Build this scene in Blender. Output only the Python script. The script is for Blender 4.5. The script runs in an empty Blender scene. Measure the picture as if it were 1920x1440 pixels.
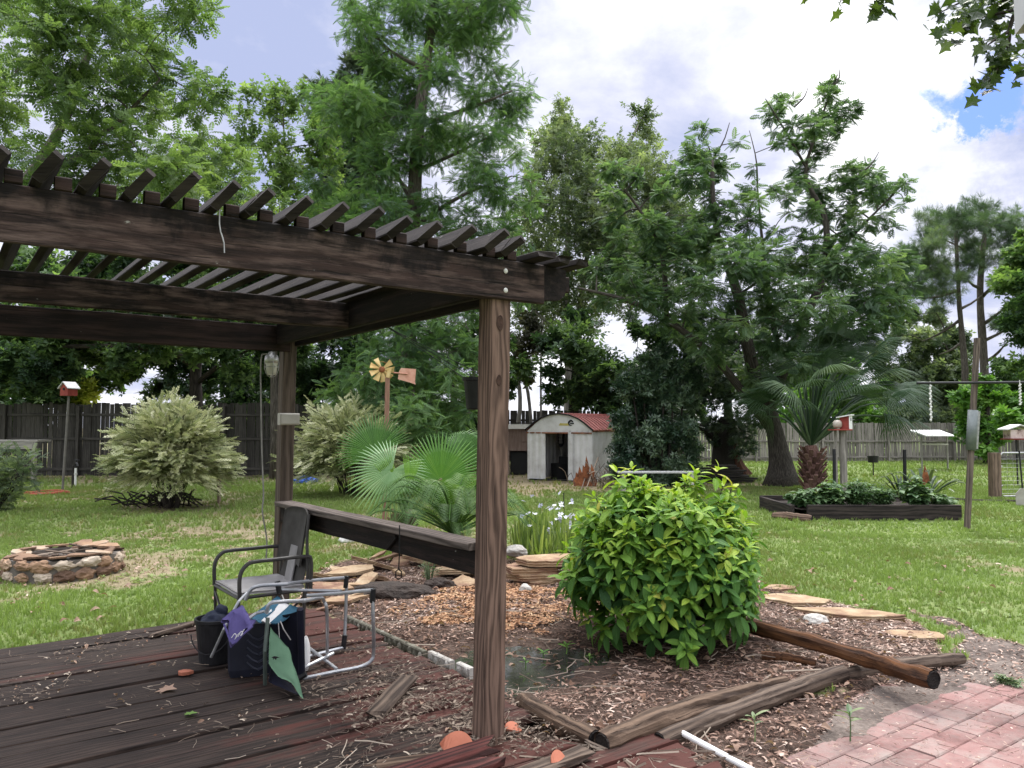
import bpy, math, random
import numpy as np
from mathutils import Vector
rng = np.random.default_rng(11)
random.seed(11)
sin, cos, pi = math.sin, math.cos, math.pi
sc = bpy.context.scene
col = sc.collection
F = 1480.0; CZ = 1.66; TH = math.atan(77 / 1480.0); G = -0.05
def P(px, py, d):
    cx = (px - 960) / F; cy = (720 - py) / F
    dy = cos(TH) - sin(TH) * cy; dz = sin(TH) + cos(TH) * cy
    k = d / dy
    return np.array([cx * k, d, CZ + dz * k])
def GP(px, py, z=G):
    cx = (px - 960) / F; cy = (720 - py) / F
    dy = cos(TH) - sin(TH) * cy; dz = sin(TH) + cos(TH) * cy
    k = (z - CZ) / dz
    return np.array([cx * k, dy * k, z])
# yard axes: u runs along the deck boards and the front beam, v along the side rail
PX, PY = -0.13, 4.29
UX, UY = 0.805, 0.593
def W(u, v, z=0.0):
    return np.array([PX + UX * u - UY * v, PY + UY * u + UX * v, z])
def UV(x, y):
    rx, ry = x - PX, y - PY
    return UX * rx + UY * ry, -UY * rx + UX * ry
def nrm(a):
    a = np.asarray(a, float)
    return a / np.maximum(np.linalg.norm(a, axis=-1, keepdims=True), 1e-9)
# ---------- noise ----------
_H = rng.random((64, 64, 64))
def vn(p):
    p = np.asarray(p, float); i = np.floor(p).astype(int); f = p - i
    f = f * f * (3 - 2 * f); i = i & 63; j = (i + 1) & 63
    x0, y0, z0 = i[..., 0], i[..., 1], i[..., 2]; x1, y1, z1 = j[..., 0], j[..., 1], j[..., 2]
    fx, fy, fz = f[..., 0], f[..., 1], f[..., 2]
    def L(a, b, t): return a + (b - a) * t
    return L(L(L(_H[x0, y0, z0], _H[x1, y0, z0], fx), L(_H[x0, y1, z0], _H[x1, y1, z0], fx), fy),
             L(L(_H[x0, y0, z1], _H[x1, y0, z1], fx), L(_H[x0, y1, z1], _H[x1, y1, z1], fx), fy), fz)
def fbm(p, o=4):
    p = np.asarray(p, float); a = 0; w = .5; s = 0
    for k in range(o):
        a = a + w * vn(p * 2 ** k + 7.3 * k); s += w; w *= .5
    return a / s
def n2(x, y, s, o=3, k=0.0):
    x = np.asarray(x, float); y = np.asarray(y, float)
    return fbm(np.stack([x * s + 31.7 + k, y * s + 17.1 - k, np.full_like(x, 3.3 + k)], -1), o)
def inpoly(x, y, poly):
    x = np.asarray(x, float); y = np.asarray(y, float); r = np.zeros(x.shape, bool)
    n = len(poly)
    for i in range(n):
        x0, y0 = poly[i][0], poly[i][1]; x1, y1 = poly[(i + 1) % n][0], poly[(i + 1) % n][1]
        if y0 == y1: continue
        c = ((y0 > y) != (y1 > y)) & (x < (x1 - x0) * (y - y0) / (y1 - y0) + x0)
        r ^= c
    return r
# ---------- mesh builder ----------
class MB:
    def __init__(s):
        s.V = []; s.T = []; s.R = []; s.F = []; s.n = 0
    def add(s, v, f, t=None, g=None):
        v = np.asarray(v, float).reshape(-1, 3)
        if t is None: t = random.random()
        t = np.broadcast_to(np.asarray(t, float), (len(v),))
        g = v if g is None else np.asarray(g, float)
        s.V.append(v); s.T.append(t); s.R.append(g)
        if isinstance(f, np.ndarray): s.F.append(f + s.n)
        else:
            d = {}
            for q in f: d.setdefault(len(q), []).append(q)
            for q in d.values(): s.F.append(np.array(q, int) + s.n)
        s.n += len(v)
    def build(s, name, mat, parent=None, smooth=False, origin=None, **attrs):
        V = np.concatenate(s.V); T = np.concatenate(s.T); R = np.concatenate(s.R)
        if parent is not None: o = np.array(parent['_w'])
        elif origin is not None: o = np.asarray(origin, float)
        else:
            o = np.array([(V[:, 0].min() + V[:, 0].max()) / 2, (V[:, 1].min() + V[:, 1].max()) / 2, V[:, 2].min()])
        me = bpy.data.meshes.new(name)
        me.vertices.add(len(V)); me.vertices.foreach_set('co', (V - o).astype(np.float32).ravel())
        li = np.concatenate([f.ravel() for f in s.F]); tot = np.concatenate([np.full(len(f), f.shape[1]) for f in s.F])
        me.loops.add(len(li)); me.loops.foreach_set('vertex_index', li.astype(np.int32))
        me.polygons.add(len(tot))
        st = np.concatenate([[0], np.cumsum(tot)[:-1]])
        me.polygons.foreach_set('loop_start', st.astype(np.int32))
        me.polygons.foreach_set('use_smooth', np.full(len(tot), bool(smooth)))
        a = me.attributes.new('t', 'FLOAT', 'POINT'); a.data.foreach_set('value', T.astype(np.float32))
        a = me.attributes.new('gr', 'FLOAT_VECTOR', 'POINT'); a.data.foreach_set('vector', R.astype(np.float32).ravel())
        me.update(calc_edges=True)
        if mat: me.materials.append(mat)
        ob = bpy.data.objects.new(name, me); col.objects.link(ob)
        if parent is not None: ob.parent = parent
        else: ob.location = o
        ob['_w'] = [float(q) for q in o]
        for k, q in attrs.items(): ob[k] = q
        return ob
    # --- shapes ---
    def beam(s, a, b, w, h, up=(0, 0, 1), ch=.005, seg=1, jit=0., t=None, tap=1., rag=0., grs=1., zraw=False):
        """rectangular timber from a to b; w across, h along up"""
        a = np.asarray(a, float); b = np.asarray(b, float)
        L = np.linalg.norm(b - a); x = (b - a) / L
        y = np.cross(np.asarray(up, float), x); y /= max(np.linalg.norm(y), 1e-9); z = np.cross(x, y)
        ch = min(ch, w * .3, h * .3)
        W2, H2 = w / 2, h / 2
        pr = np.array([[-W2 + ch, -H2], [W2 - ch, -H2], [W2, -H2 + ch], [W2, H2 - ch], [W2 - ch, H2], [-W2 + ch, H2], [-W2, H2 - ch], [-W2, -H2 + ch]])
        ts = np.linspace(0, 1, seg + 1); V = []; Gr = []
        off = np.array([random.random() * 50, random.random() * 50, 0. if zraw else random.random() * 50])
        for i, tt in enumerate(ts):
            k = 1 + (tap - 1) * tt
            q = pr * k
            lx = np.full(8, tt * L)
            if rag and i in (0, seg):
                lx = lx + (rng.random(8) - .5) * 2 * rag
            g = np.stack([lx, q[:, 0], q[:, 1]], 1)
            if jit:
                nz = vn(np.stack([lx * 5 + off[0], q[:, 0] * 60 + off[1], q[:, 1] * 60 + off[2]], 1)) - .5
                wob = vn(np.array([[tt * L * 1.3 + off[1], off[0], 2.], [tt * L * 1.3 + off[2], off[0], 9.]])) - .5
                q = q * (1 + nz[:, None] * jit * 2) + wob * jit * .12
            V.append(a + lx[:, None] * x + q[:, :1] * y + q[:, 1:] * z); Gr.append(g * grs + off)
        V = np.concatenate(V); Gr = np.concatenate(Gr); f = []
        for i in range(seg):
            for k in range(8):
                f.append([i * 8 + k, i * 8 + (k + 1) % 8, (i + 1) * 8 + (k + 1) % 8, (i + 1) * 8 + k])
        f.append(list(range(7, -1, -1))); f.append([seg * 8 + k for k in range(8)])
        s.add(V, f, t, Gr)
    def box(s, c, size, rz=0., t=None, ch=.004, tilt=None):
        c = np.asarray(c, float); x = np.array([cos(rz), sin(rz), 0.])
        if tilt is not None: x = nrm(np.asarray(tilt, float))
        s.beam(c - x * size[0] / 2, c + x * size[0] / 2, size[1], size[2], ch=ch, t=t)
    def tube(s, pts, r, n=8, t=None, cap=True, bump=0., grs=1.):
        p = np.asarray(pts, float); m = len(p); r = np.broadcast_to(np.asarray(r, float), (m,))
        d = np.gradient(p, axis=0); d = nrm(d)
        ref = np.array([0, 0, 1.]) if abs(d[0][2]) < .9 else np.array([1., 0, 0])
        nx = np.cross(ref, d[0]); nx /= np.linalg.norm(nx); V = []; Gr = []
        an = np.arange(n) * 2 * pi / n; off = np.array([random.random() * 40, random.random() * 40, random.random() * 40]); L = 0
        for i in range(m):
            if i: L += np.linalg.norm(p[i] - p[i - 1])
            nx = nx - d[i] * np.dot(nx, d[i]); nx /= max(np.linalg.norm(nx), 1e-9); ny = np.cross(d[i], nx)
            rr = np.full(n, r[i])
            if bump: rr = rr * (1 + bump * 2 * (vn(np.stack([np.cos(an) * 2 + off[0], np.sin(an) * 2 + off[1], np.full(n, L * 2.2 / max(r[0] * 8, .2) + off[2])], 1)) - .5))
            V.append(p[i] + rr[:, None] * (np.cos(an)[:, None] * nx + np.sin(an)[:, None] * ny))
            Gr.append(np.stack([np.full(n, L), np.cos(an) * r[i], np.sin(an) * r[i]], 1) * grs + off)
        V = np.concatenate(V); f = []
        for i in range(m - 1):
            for k in range(n): f.append([i * n + k, i * n + (k + 1) % n, (i + 1) * n + (k + 1) % n, (i + 1) * n + k])
        if cap: f.append(list(range(n - 1, -1, -1))); f.append([(m - 1) * n + k for k in range(n)])
        s.add(V, f, t, np.concatenate(Gr))
    def lathe(s, c, prof, n=20, t=None, axis=(0, 0, 1), sq=None):
        c = np.asarray(c, float); z = nrm(axis); ref = np.array([1., 0, 0]) if abs(z[0]) < .9 else np.array([0, 1., 0])
        x = np.cross(ref, z); x /= np.linalg.norm(x); y = np.cross(z, x); V = []; f = []
        an = np.arange(n) * 2 * pi / n
        for r, h in prof: V.append(c + h * z + r * (np.cos(an)[:, None] * x + np.sin(an)[:, None] * y))
        m = len(prof)
        for i in range(m - 1):
            for k in range(n): f.append([i * n + k, i * n + (k + 1) % n, (i + 1) * n + (k + 1) % n, (i + 1) * n + k])
        if prof[0][0] > 1e-4: f.append(list(range(n - 1, -1, -1)))
        if prof[-1][0] > 1e-4: f.append([(m - 1) * n + k for k in range(n)])
        s.add(np.concatenate(V), f, t)
    def rock(s, c, r, jit=.25, sub=2, t=None, fr=1.6, flat=None, rz=0.):
        v, f = ico(sub); off = rng.random(3) * 40
        k = 1 + jit * 2 * (fbm(v * fr + off, 3) - .5)
        q = v * k[:, None] * np.asarray(r, float)
        if flat is not None: q[:, 2] = np.clip(q[:, 2], -flat, flat)
        cz, sz = cos(rz), sin(rz)
        q = np.stack([q[:, 0] * cz - q[:, 1] * sz, q[:, 0] * sz + q[:, 1] * cz, q[:, 2]], 1)
        s.add(q + np.asarray(c, float), f, t, q * 1. + off)
    def slab(s, c, rx, ry, th, rz=0., n=9, irr=.2, tilt=(0, 0), t=None):
        """flat irregular stone; c = centre of the top"""
        n = min(n, 7); an = np.arange(n) * 2 * pi / n + rng.random(n) * .5; rr = 1 + irr * (rng.random(n) - .5) * 2
        cr = np.stack([np.cos(an) * rx * rr, np.sin(an) * ry * rr], 1); ring = []
        for i in range(n):
            a, b = cr[i], cr[(i + 1) % n]
            for k in range(4): ring.append(a + (b - a) * k / 4 + (rng.random(2) - .5) * .09 * min(rx, ry) * (1 if k else .4))
        ring = np.array(ring); n = len(ring)
        rings = [(.5, th * .03), (.8, .04 * th), (.985, 0), (1.0, -.15 * th), (.955, -.38 * th), (1.015, -.5 * th), (.96, -.75 * th), (.98, -th)]
        V = [np.array([[0, 0, th * .03]])]
        for k, z in rings: V.append(np.concatenate([ring * k, np.full((n, 1), z) + (rng.random((n, 1)) - .5) * th * .12], 1))
        q = np.concatenate(V); m = len(rings); f = [[0, 1 + k, 1 + (k + 1) % n] for k in range(n)]
        for i in range(m - 1):
            for k in range(n): f.append([1 + i * n + k, 1 + (i + 1) * n + k, 1 + (i + 1) * n + (k + 1) % n, 1 + i * n + (k + 1) % n])
        f.append([1 + (m - 1) * n + k for k in range(n - 1, -1, -1)])
        q[:, 2] += q[:, 0] * tilt[0] + q[:, 1] * tilt[1]
        cz, sz = cos(rz), sin(rz)
        w = np.stack([q[:, 0] * cz - q[:, 1] * sz, q[:, 0] * sz + q[:, 1] * cz, q[:, 2]], 1)
        s.add(w + np.asarray(c, float), f, t, q + rng.random(3) * 30)
    def prism(s, pts, d, t=None):
        """polygon pts (3D, planar) pushed along vector d"""
        p = np.asarray(pts, float); n = len(p); d = np.asarray(d, float)
        f = [list(range(n)), list(range(2 * n - 1, n - 1, -1))]
        for k in range(n): f.append([k, n + k, n + (k + 1) % n, (k + 1) % n][::-1])
        s.add(np.concatenate([p, p + d]), f, t)
    def scatter(s, tpl, pos, xd, nd, sc_, t):
        tv, tf = tpl; n = len(pos); k = len(tv)
        X = nrm(xd); Z = nd - X * np.sum(nd * X, 1, keepdims=True); Z = nrm(Z); Y = np.cross(Z, X)
        sc_ = np.broadcast_to(np.asarray(sc_, float), (n,))
        V = pos[:, None, :] + sc_[:, None, None] * (tv[None, :, 0:1] * X[:, None, :] + tv[None, :, 1:2] * Y[:, None, :] + tv[None, :, 2:3] * Z[:, None, :])
        Fc = (tf[None] + (np.arange(n) * k)[:, None, None]).reshape(-1, tf.shape[1])
        T = np.repeat(np.broadcast_to(np.asarray(t, float), (n,)), k)
        Gr = np.tile(tv, (n, 1))
        s.add(V.reshape(-1, 3), Fc, T, Gr)
_IC = {}
def ico(sub):
    if sub in _IC: return _IC[sub]
    ph = (1 + 5 ** .5) / 2
    v = [(-1, ph, 0), (1, ph, 0), (-1, -ph, 0), (1, -ph, 0), (0, -1, ph), (0, 1, ph), (0, -1, -ph), (0, 1, -ph), (ph, 0, -1), (ph, 0, 1), (-ph, 0, -1), (-ph, 0, 1)]
    f = [(0, 11, 5), (0, 5, 1), (0, 1, 7), (0, 7, 10), (0, 10, 11), (1, 5, 9), (5, 11, 4), (11, 10, 2), (10, 7, 6), (7, 1, 8), (3, 9, 4), (3, 4, 2), (3, 2, 6), (3, 6, 8), (3, 8, 9), (4, 9, 5), (2, 4, 11), (6, 2, 10), (8, 6, 7), (9, 8, 1)]
    v = [np.array(q) / np.linalg.norm(q) for q in v]
    for _ in range(sub):
        c = {}; nf = []
        def mid(a, b):
            k = (min(a, b), max(a, b))
            if k not in c:
                m = v[a] + v[b]; v.append(m / np.linalg.norm(m)); c[k] = len(v) - 1
            return c[k]
        for a, b, d in f:
            x, y, z = mid(a, b), mid(b, d), mid(d, a)
            nf += [(a, x, z), (b, y, x), (d, z, y), (x, y, z)]
        f = nf
    _IC[sub] = (np.array(v), np.array(f, int)); return _IC[sub]
def spline(pts, n):
    p = np.asarray(pts, float)
    if len(p) == 2: return p[0] + (p[1] - p[0]) * np.linspace(0, 1, n)[:, None]
    q = np.concatenate([[2 * p[0] - p[1]], p, [2 * p[-1] - p[-2]]]); o = []
    for tt in np.linspace(0, len(p) - 1 - 1e-6, n):
        i = int(tt); f = tt - i; a, b, c, d = q[i:i + 4]
        o.append(.5 * ((2 * b) + (-a + c) * f + (2 * a - 5 * b + 4 * c - d) * f * f + (-a + 3 * b - 3 * c + d) * f ** 3))
    return np.array(o)
def thing(name, label, cat, loc, group=None):
    o = bpy.data.objects.new(name, None); col.objects.link(o); o.empty_display_size = .1
    o.location = [float(q) for q in loc]; o['_w'] = [float(q) for q in loc]
    o['label'] = label; o['category'] = cat
    if group: o['group'] = group
    return o
def tag(o, label, cat, group=None):
    o['label'] = label; o['category'] = cat
    if group: o['group'] = group
    return o
# ---------- materials ----------
def newmat(name):
    m = bpy.data.materials.new(name); m.use_nodes = True; nt = m.node_tree; nt.nodes.clear()
    out = nt.nodes.new('ShaderNodeOutputMaterial'); b = nt.nodes.new('ShaderNodeBsdfPrincipled')
    nt.links.new(b.outputs[0], out.inputs[0]); return m, nt, b, out
def N(nt, kind, **kw):
    n = nt.nodes.new('ShaderNode' + kind)
    for k, q in kw.items(): setattr(n, k, q)
    return n
def attr(nt, nm):
    a = N(nt, 'Attribute'); a.attribute_name = nm; return a
def ramp(nt, fac, stops, interp='LINEAR'):
    r = N(nt, 'ValToRGB'); e = r.color_ramp.elements; r.color_ramp.interpolation = interp
    while len(e) < len(stops): e.new(.5)
    for i, (p, c) in enumerate(stops):
        e[i].position = p; c = (c, c, c) if isinstance(c, (int, float)) else c; e[i].color = (*c, 1)
    nt.links.new(fac, r.inputs[0]); return r.outputs[0]
def math_(nt, op, a, b=None, c=None, clamp=False):
    n = N(nt, 'Math', operation=op, use_clamp=clamp)
    for i, q in enumerate((a, b, c)):
        if q is None: continue
        if isinstance(q, (int, float)): n.inputs[i].default_value = q
        else: nt.links.new(q, n.inputs[i])
    return n.outputs[0]
def mixc(nt, f, a, b, mode='MIX'):
    n = N(nt, 'Mix', data_type='RGBA', blend_type=mode)
    for i, q in ((0, f), (6, a), (7, b)):
        if isinstance(q, (int, float)): n.inputs[i].default_value = q
        elif isinstance(q, tuple): n.inputs[i].default_value = (*q, 1)
        else: nt.links.new(q, n.inputs[i])
    return n.outputs[2]
def noise(nt, vec, scale, detail=5, rough=.55, mp=None, dist=0.):
    if mp is not None:
        m = N(nt, 'Mapping'); m.inputs['Scale'].default_value = mp; nt.links.new(vec, m.inputs[0]); vec = m.outputs[0]
    n = N(nt, 'TexNoise'); n.inputs['Scale'].default_value = scale; n.inputs['Detail'].default_value = detail
    n.inputs['Roughness'].default_value = rough; n.inputs['Distortion'].default_value = dist
    nt.links.new(vec, n.inputs['Vector']); return n.outputs['Fac']
def bump(nt, b, h, st, dist=.02):
    n = N(nt, 'Bump'); n.inputs['Strength'].default_value = st; n.inputs['Distance'].default_value = dist
    nt.links.new(h, n.inputs['Height']); nt.links.new(n.outputs[0], b.inputs['Normal'])
def mat(name, stops, scale=4., mp=None, detail=6, rough=.8, tm=.4, bmp=.3, bs=None, spec=.3, metal=0., bd=.01, con=1.):
    m, nt, b, out = newmat(name); g = attr(nt, 'gr').outputs['Vector']; t = attr(nt, 't').outputs['Fac']
    nf = noise(nt, g, scale, detail, .6, mp)
    nf = math_(nt, 'MULTIPLY_ADD', nf, 1.8 * con, .5 - .9 * con)
    fac = math_(nt, 'ADD', math_(nt, 'MULTIPLY', nf, 1 - tm), math_(nt, 'MULTIPLY', t, tm))
    nt.links.new(ramp(nt, fac, stops), b.inputs['Base Color'])
    b.inputs['Roughness'].default_value = rough; b.inputs['Specular IOR Level'].default_value = spec; b.inputs['Metallic'].default_value = metal
    if bmp: bump(nt, b, noise(nt, g, bs or scale * 3, 5, .6, mp), bmp, bd)
    return m
def leafmat(name, stops, trans=.35, tcol=None, rough=.5, spec=.3, vein=False):
    m, nt, b, out = newmat(name); t = attr(nt, 't').outputs['Fac']
    c = ramp(nt, t, stops)
    if vein:
        g = attr(nt, 'gr'); sx = N(nt, 'SeparateXYZ'); nt.links.new(g.outputs['Vector'], sx.inputs[0])
        ay = math_(nt, 'ABSOLUTE', sx.outputs[1])
        w = math_(nt, 'SINE', math_(nt, 'MULTIPLY', math_(nt, 'SUBTRACT', sx.outputs[0], math_(nt, 'MULTIPLY', ay, .9)), 55.))
        mid = ramp(nt, ay, [(0, 1.25), (.018, 1.2), (.03, 1.)])
        c = mixc(nt, 1., c, mid, 'MULTIPLY'); bump(nt, b, w, .25, .004)
    nt.links.new(c, b.inputs['Base Color']); b.inputs['Roughness'].default_value = rough; b.inputs['Specular IOR Level'].default_value = spec
    if trans:
        tr = N(nt, 'BsdfTranslucent'); mx = N(nt, 'MixShader'); mx.inputs[0].default_value = trans
        tc = mixc(nt, 1., c, tcol or (1.5, 1.6, .7), 'MULTIPLY'); nt.links.new(tc, tr.inputs[0])
        nt.links.new(b.outputs[0], mx.inputs[1]); nt.links.new(tr.outputs[0], mx.inputs[2]); nt.links.new(mx.outputs[0], out.inputs[0])
    return m
def woodmat(name, dark, lite, ring=26., stain=None, rough=.85, knots=False, spots=None, contrast=1., amp=1.2, topdark=0.):
    """timber: growth rings round an axis along x of 'gr', grey checks, optional stain and lichen"""
    m, nt, b, out = newmat(name); g = attr(nt, 'gr').outputs['Vector']; t = attr(nt, 't').outputs['Fac']
    lo = N(nt, 'TexNoise'); lo.inputs['Scale'].default_value = 1.; lo.inputs['Detail'].default_value = 3
    mp = N(nt, 'Mapping'); mp.inputs['Scale'].default_value = (1.1, 9, 9); nt.links.new(g, mp.inputs[0]); nt.links.new(mp.outputs[0], lo.inputs['Vector']); lo.inputs['Distortion'].default_value = .4
    sx = N(nt, 'SeparateXYZ'); nt.links.new(g, sx.inputs[0])
    w = math_(nt, 'ADD', math_(nt, 'MULTIPLY', sx.outputs[1], ring * 9.), math_(nt, 'MULTIPLY', lo.outputs['Fac'], ring * amp))
    w = math_(nt, 'ADD', w, math_(nt, 'MULTIPLY', sx.outputs[2], ring * 6.))
    gr = math_(nt, 'MULTIPLY_ADD', math_(nt, 'SINE', w), .5, .5)
    fib = noise(nt, g, 1., 6, .65, (6, 160, 160)); bl = noise(nt, g, 1., 4, .6, (2.2, 9, 9))
    fac = math_(nt, 'ADD', math_(nt, 'MULTIPLY', gr, .32 * contrast), math_(nt, 'ADD', math_(nt, 'MULTIPLY', fib, .5), math_(nt, 'MULTIPLY', bl, .5)))
    fac = math_(nt, 'ADD', fac, math_(nt, 'MULTIPLY_ADD', t, .3, -.4))
    mid = tuple((a + c) * .5 for a, c in zip(dark, lite))
    c = ramp(nt, fac, [(.18, dark), (.5, mid), (.82, lite)])
    if stain:
        sn = noise(nt, g, 1., 4, .65, (3.2, 15, 15)); tt = math_(nt, 'ADD', math_(nt, 'MULTIPLY', sn, .9), math_(nt, 'MULTIPLY', t, .9))
        c = mixc(nt, ramp(nt, tt, [(.62, 0.), (.86, .9)]), c, stain)
    if spots:
        sp = noise(nt, g, 1., 6, .66, (7, 13, 13)); c = mixc(nt, ramp(nt, sp, [(.69, 0.), (.735, .85)]), c, spots)
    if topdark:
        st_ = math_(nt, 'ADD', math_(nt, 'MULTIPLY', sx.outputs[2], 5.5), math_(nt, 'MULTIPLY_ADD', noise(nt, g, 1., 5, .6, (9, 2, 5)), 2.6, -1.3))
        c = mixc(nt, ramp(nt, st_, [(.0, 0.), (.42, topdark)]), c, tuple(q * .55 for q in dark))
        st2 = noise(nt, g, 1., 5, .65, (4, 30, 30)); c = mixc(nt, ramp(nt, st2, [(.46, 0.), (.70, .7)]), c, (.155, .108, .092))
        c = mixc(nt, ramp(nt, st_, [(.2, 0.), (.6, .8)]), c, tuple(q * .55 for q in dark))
    ck = noise(nt, g, 1., 3, .6, (2.5, 70, 70), .4)
    c = mixc(nt, ramp(nt, ck, [(.30, .85), (.37, 0.)]), c, tuple(q * .25 for q in dark))
    nt.links.new(c, b.inputs['Base Color']); b.inputs['Roughness'].default_value = rough; b.inputs['Specular IOR Level'].default_value = .25
    h = math_(nt, 'ADD', math_(nt, 'MULTIPLY', fib, .7), math_(nt, 'MULTIPLY', ramp(nt, ck, [(.30, 0.), (.42, 1.)]), .6))
    bump(nt, b, h, .6, .006)
    return m
# ---------- leaf templates (all quads) ----------
def tq(quads):
    v = np.array([p for q in quads for p in q], float); return v, np.arange(len(v)).reshape(-1, 4)
def rhomb(o, d, l, w, up=(0, 0, 1), bend=0., mid=.45):
    o = np.array(o, float); d = nrm(d); y = np.cross(np.array(up, float), d); y = y / max(np.linalg.norm(y), 1e-6); z = np.cross(d, y)
    m = o + d * l * mid + z * bend * l
    return [o, m - y * w / 2 + z * w * .12, o + d * l, m + y * w / 2 + z * w * .12]
def t_pinnate(pairs=7, ll=.3, lw=.095, droop=.25, ang=58):
    q = []
    for i in range(pairs):
        x = .14 + .82 * i / (pairs - 1); k = sin(pi * (.18 + .75 * i / (pairs - 1))) ** .6; a = math.radians(ang - 12 * i / pairs)
        for s in (-1, 1): q.append(rhomb((x, 0, -droop * x * x), (cos(a), s * sin(a), -.25 - droop * x), ll * k, lw))
    q.append(rhomb((0, 0, 0), (1, 0, -droop), 1.0, .02, bend=droop * .25)); return tq(q)
def t_broad(w=.42): return tq([rhomb((0, 0, 0), (1, 0, -.1), 1, w)])
def t_cluster(n=5, w=.42, up=.25):
    q = []; r = random.Random(3)
    for i in range(n):
        a = i * 2 * pi / n + r.random() * .7
        q.append(rhomb((.05 * cos(a), .05 * sin(a), 0), (cos(a), sin(a), up - .5 * r.random()), .75 + .4 * r.random(), w))
    return tq(q)
def t_tuft(n=22, cone=1.0, w=.035):
    q = []; r = random.Random(5)
    for i in range(n):
        a = r.random() * 2 * pi; e = cone * (r.random() ** .7)
        q.append(rhomb((0, 0, 0), (cos(e), sin(e) * cos(a), sin(e) * sin(a)), .7 + .4 * r.random(), w))
    return tq(q)
def t_grass(n=6, w=.09, sp=.5):
    q = []; r = random.Random(9)
    for i in range(n):
        a = r.random() * 2 * pi; o = np.array([cos(a) * .18 * r.random(), sin(a) * .18 * r.random(), 0]); h = .55 + .5 * r.random()
        d = np.array([cos(a) * sp * r.random(), sin(a) * sp * r.random(), 1.]); y = np.array([-sin(a), cos(a), 0]) * w / 2
        tip = o + d * h; m = o + d * h * .55 + np.array([0, 0, .05]); q.append([o - y, o + y, tip, m - y])
    return tq(q)
def t_spray(n=11, w=.125):
    """a twig with small alternate leaves all along it"""
    q = []; r = random.Random(4)
    for i in range(n):
        x = .05 + .95 * i / n; s = 1 if i % 2 else -1
        q.append(rhomb((x, 0, 0), (.8, s * .6, .25 * r.random() - .05), .25, w * (.7 + .5 * r.random())))
    q.append(rhomb((0, 0, 0), (1, 0, 0), 1., .02)); q.append(rhomb((.9, 0, 0), (1, 0, 0), .28, w * .8)); return tq(q)
def t_leaf(nl=5, w=.4, droop=.3, fold=.12):
    """smooth pointed leaf: rows of three points"""
    v = []; f = []
    for i in range(nl + 1):
        x = i / nl; hw = w / 2 * (sin(pi * min(1, x * .93 + .06)) ** .8) * (1 if i < nl else 0.02); z = -droop * x * x
        v += [(x, -hw, z + fold * hw * 2), (x, 0, z), (x, hw, z + fold * hw * 2)]
    for i in range(nl):
        a = i * 3; f += [[a, a + 1, a + 4, a + 3], [a + 1, a + 2, a + 5, a + 4]]
    return np.array(v, float), np.array(f, int)
EXPO = 0.68
# ---------- ground ----------
BED = [W(.5, 3.45), W(.5, -.35), W(1.2, -.5), W(2.0, -.48), GP(1610, 1283), GP(1785, 1245), GP(1765, 1195), GP(1690, 1160), GP(1560, 1135), GP(1440, 1100), GP(1390, 1060), GP(1100, 1050), GP(960, 1052), GP(860, 1042), GP(760, 1048), GP(640, 1058), GP(560, 1092), GP(575, 1140)]
BED2 = [W(.15, .4), W(.6, .4), W(.75, -.5), GP(1480, 1312), GP(1690, 1268), GP(1650, 1315), GP(1575, 1385), GP(1520, 1470), GP(1330, 1520), W(.0, -1.7), W(-.4, -1.), W(-.2, -.2)]
PAT = [GP(1490, 1600), GP(1500, 1420), GP(1560, 1340), GP(1640, 1290), GP(1790, 1285), GP(1960, 1275), GP(2500, 1330), GP(2500, 1700)]
DIRT = [GP(1560, 1300), GP(1790, 1240), GP(1780, 1180), GP(1700, 1150), GP(1740, 1150), GP(1830, 1195), GP(2000, 1215), GP(2300, 1260), GP(2200, 1330), GP(1900, 1300), GP(1650, 1310)]
PUD = GP(1000, 1238)
def jit2(x, y, s, a, k=0.): return x + (n2(x, y, s, 3, k) - .5) * a, y + (n2(x, y, s, 3, k + 50) - .5) * a
def in_soft(x, y, poly, s=2.2, a=.5, k=0.):
    jx, jy = jit2(x, y, s, a, k); return inpoly(jx, jy, poly)
def pud(x, y): return ((x - PUD[0] + .05) / .80) ** 2 + ((y - PUD[1] + .02) / .72) ** 2
def hz(x, y):
    x = np.asarray(x, float); y = np.asarray(y, float)
    z = G + (n2(x, y, .5) - .5) * .05 + (n2(x, y, 3., 2) - .5) * .018
    u, v = UV(x, y)
    bed = in_soft(x, y, BED, 2., .25)
    z = np.where(bed, G + .012 + (n2(x, y, 2.4, 4) - .5) * .07 + (n2(x, y, 16., 2) - .5) * .016, z)
    pd = pud(x, y) + (n2(x, y, 2.6, 3, 5.) - .5) * .9
    z = z - .055 * np.exp(-np.maximum(pd, 0) * 1.1) * (bed | (pd < 1.4))
    d2 = in_soft(x, y, BED2, 2., .2); z = np.where(d2, G - .005 + (n2(x, y, 3., 4) - .5) * .05 + (n2(x, y, 18., 2) - .5) * .014, z)
    pt = in_soft(x, y, PAT, 3., .3, 2.); z = np.where(pt, np.minimum(z, G - .03), z)
    dk = (u < .40) & (v < 3.45); z = np.where(dk, np.minimum(z, -.085), z)
    return z
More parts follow.
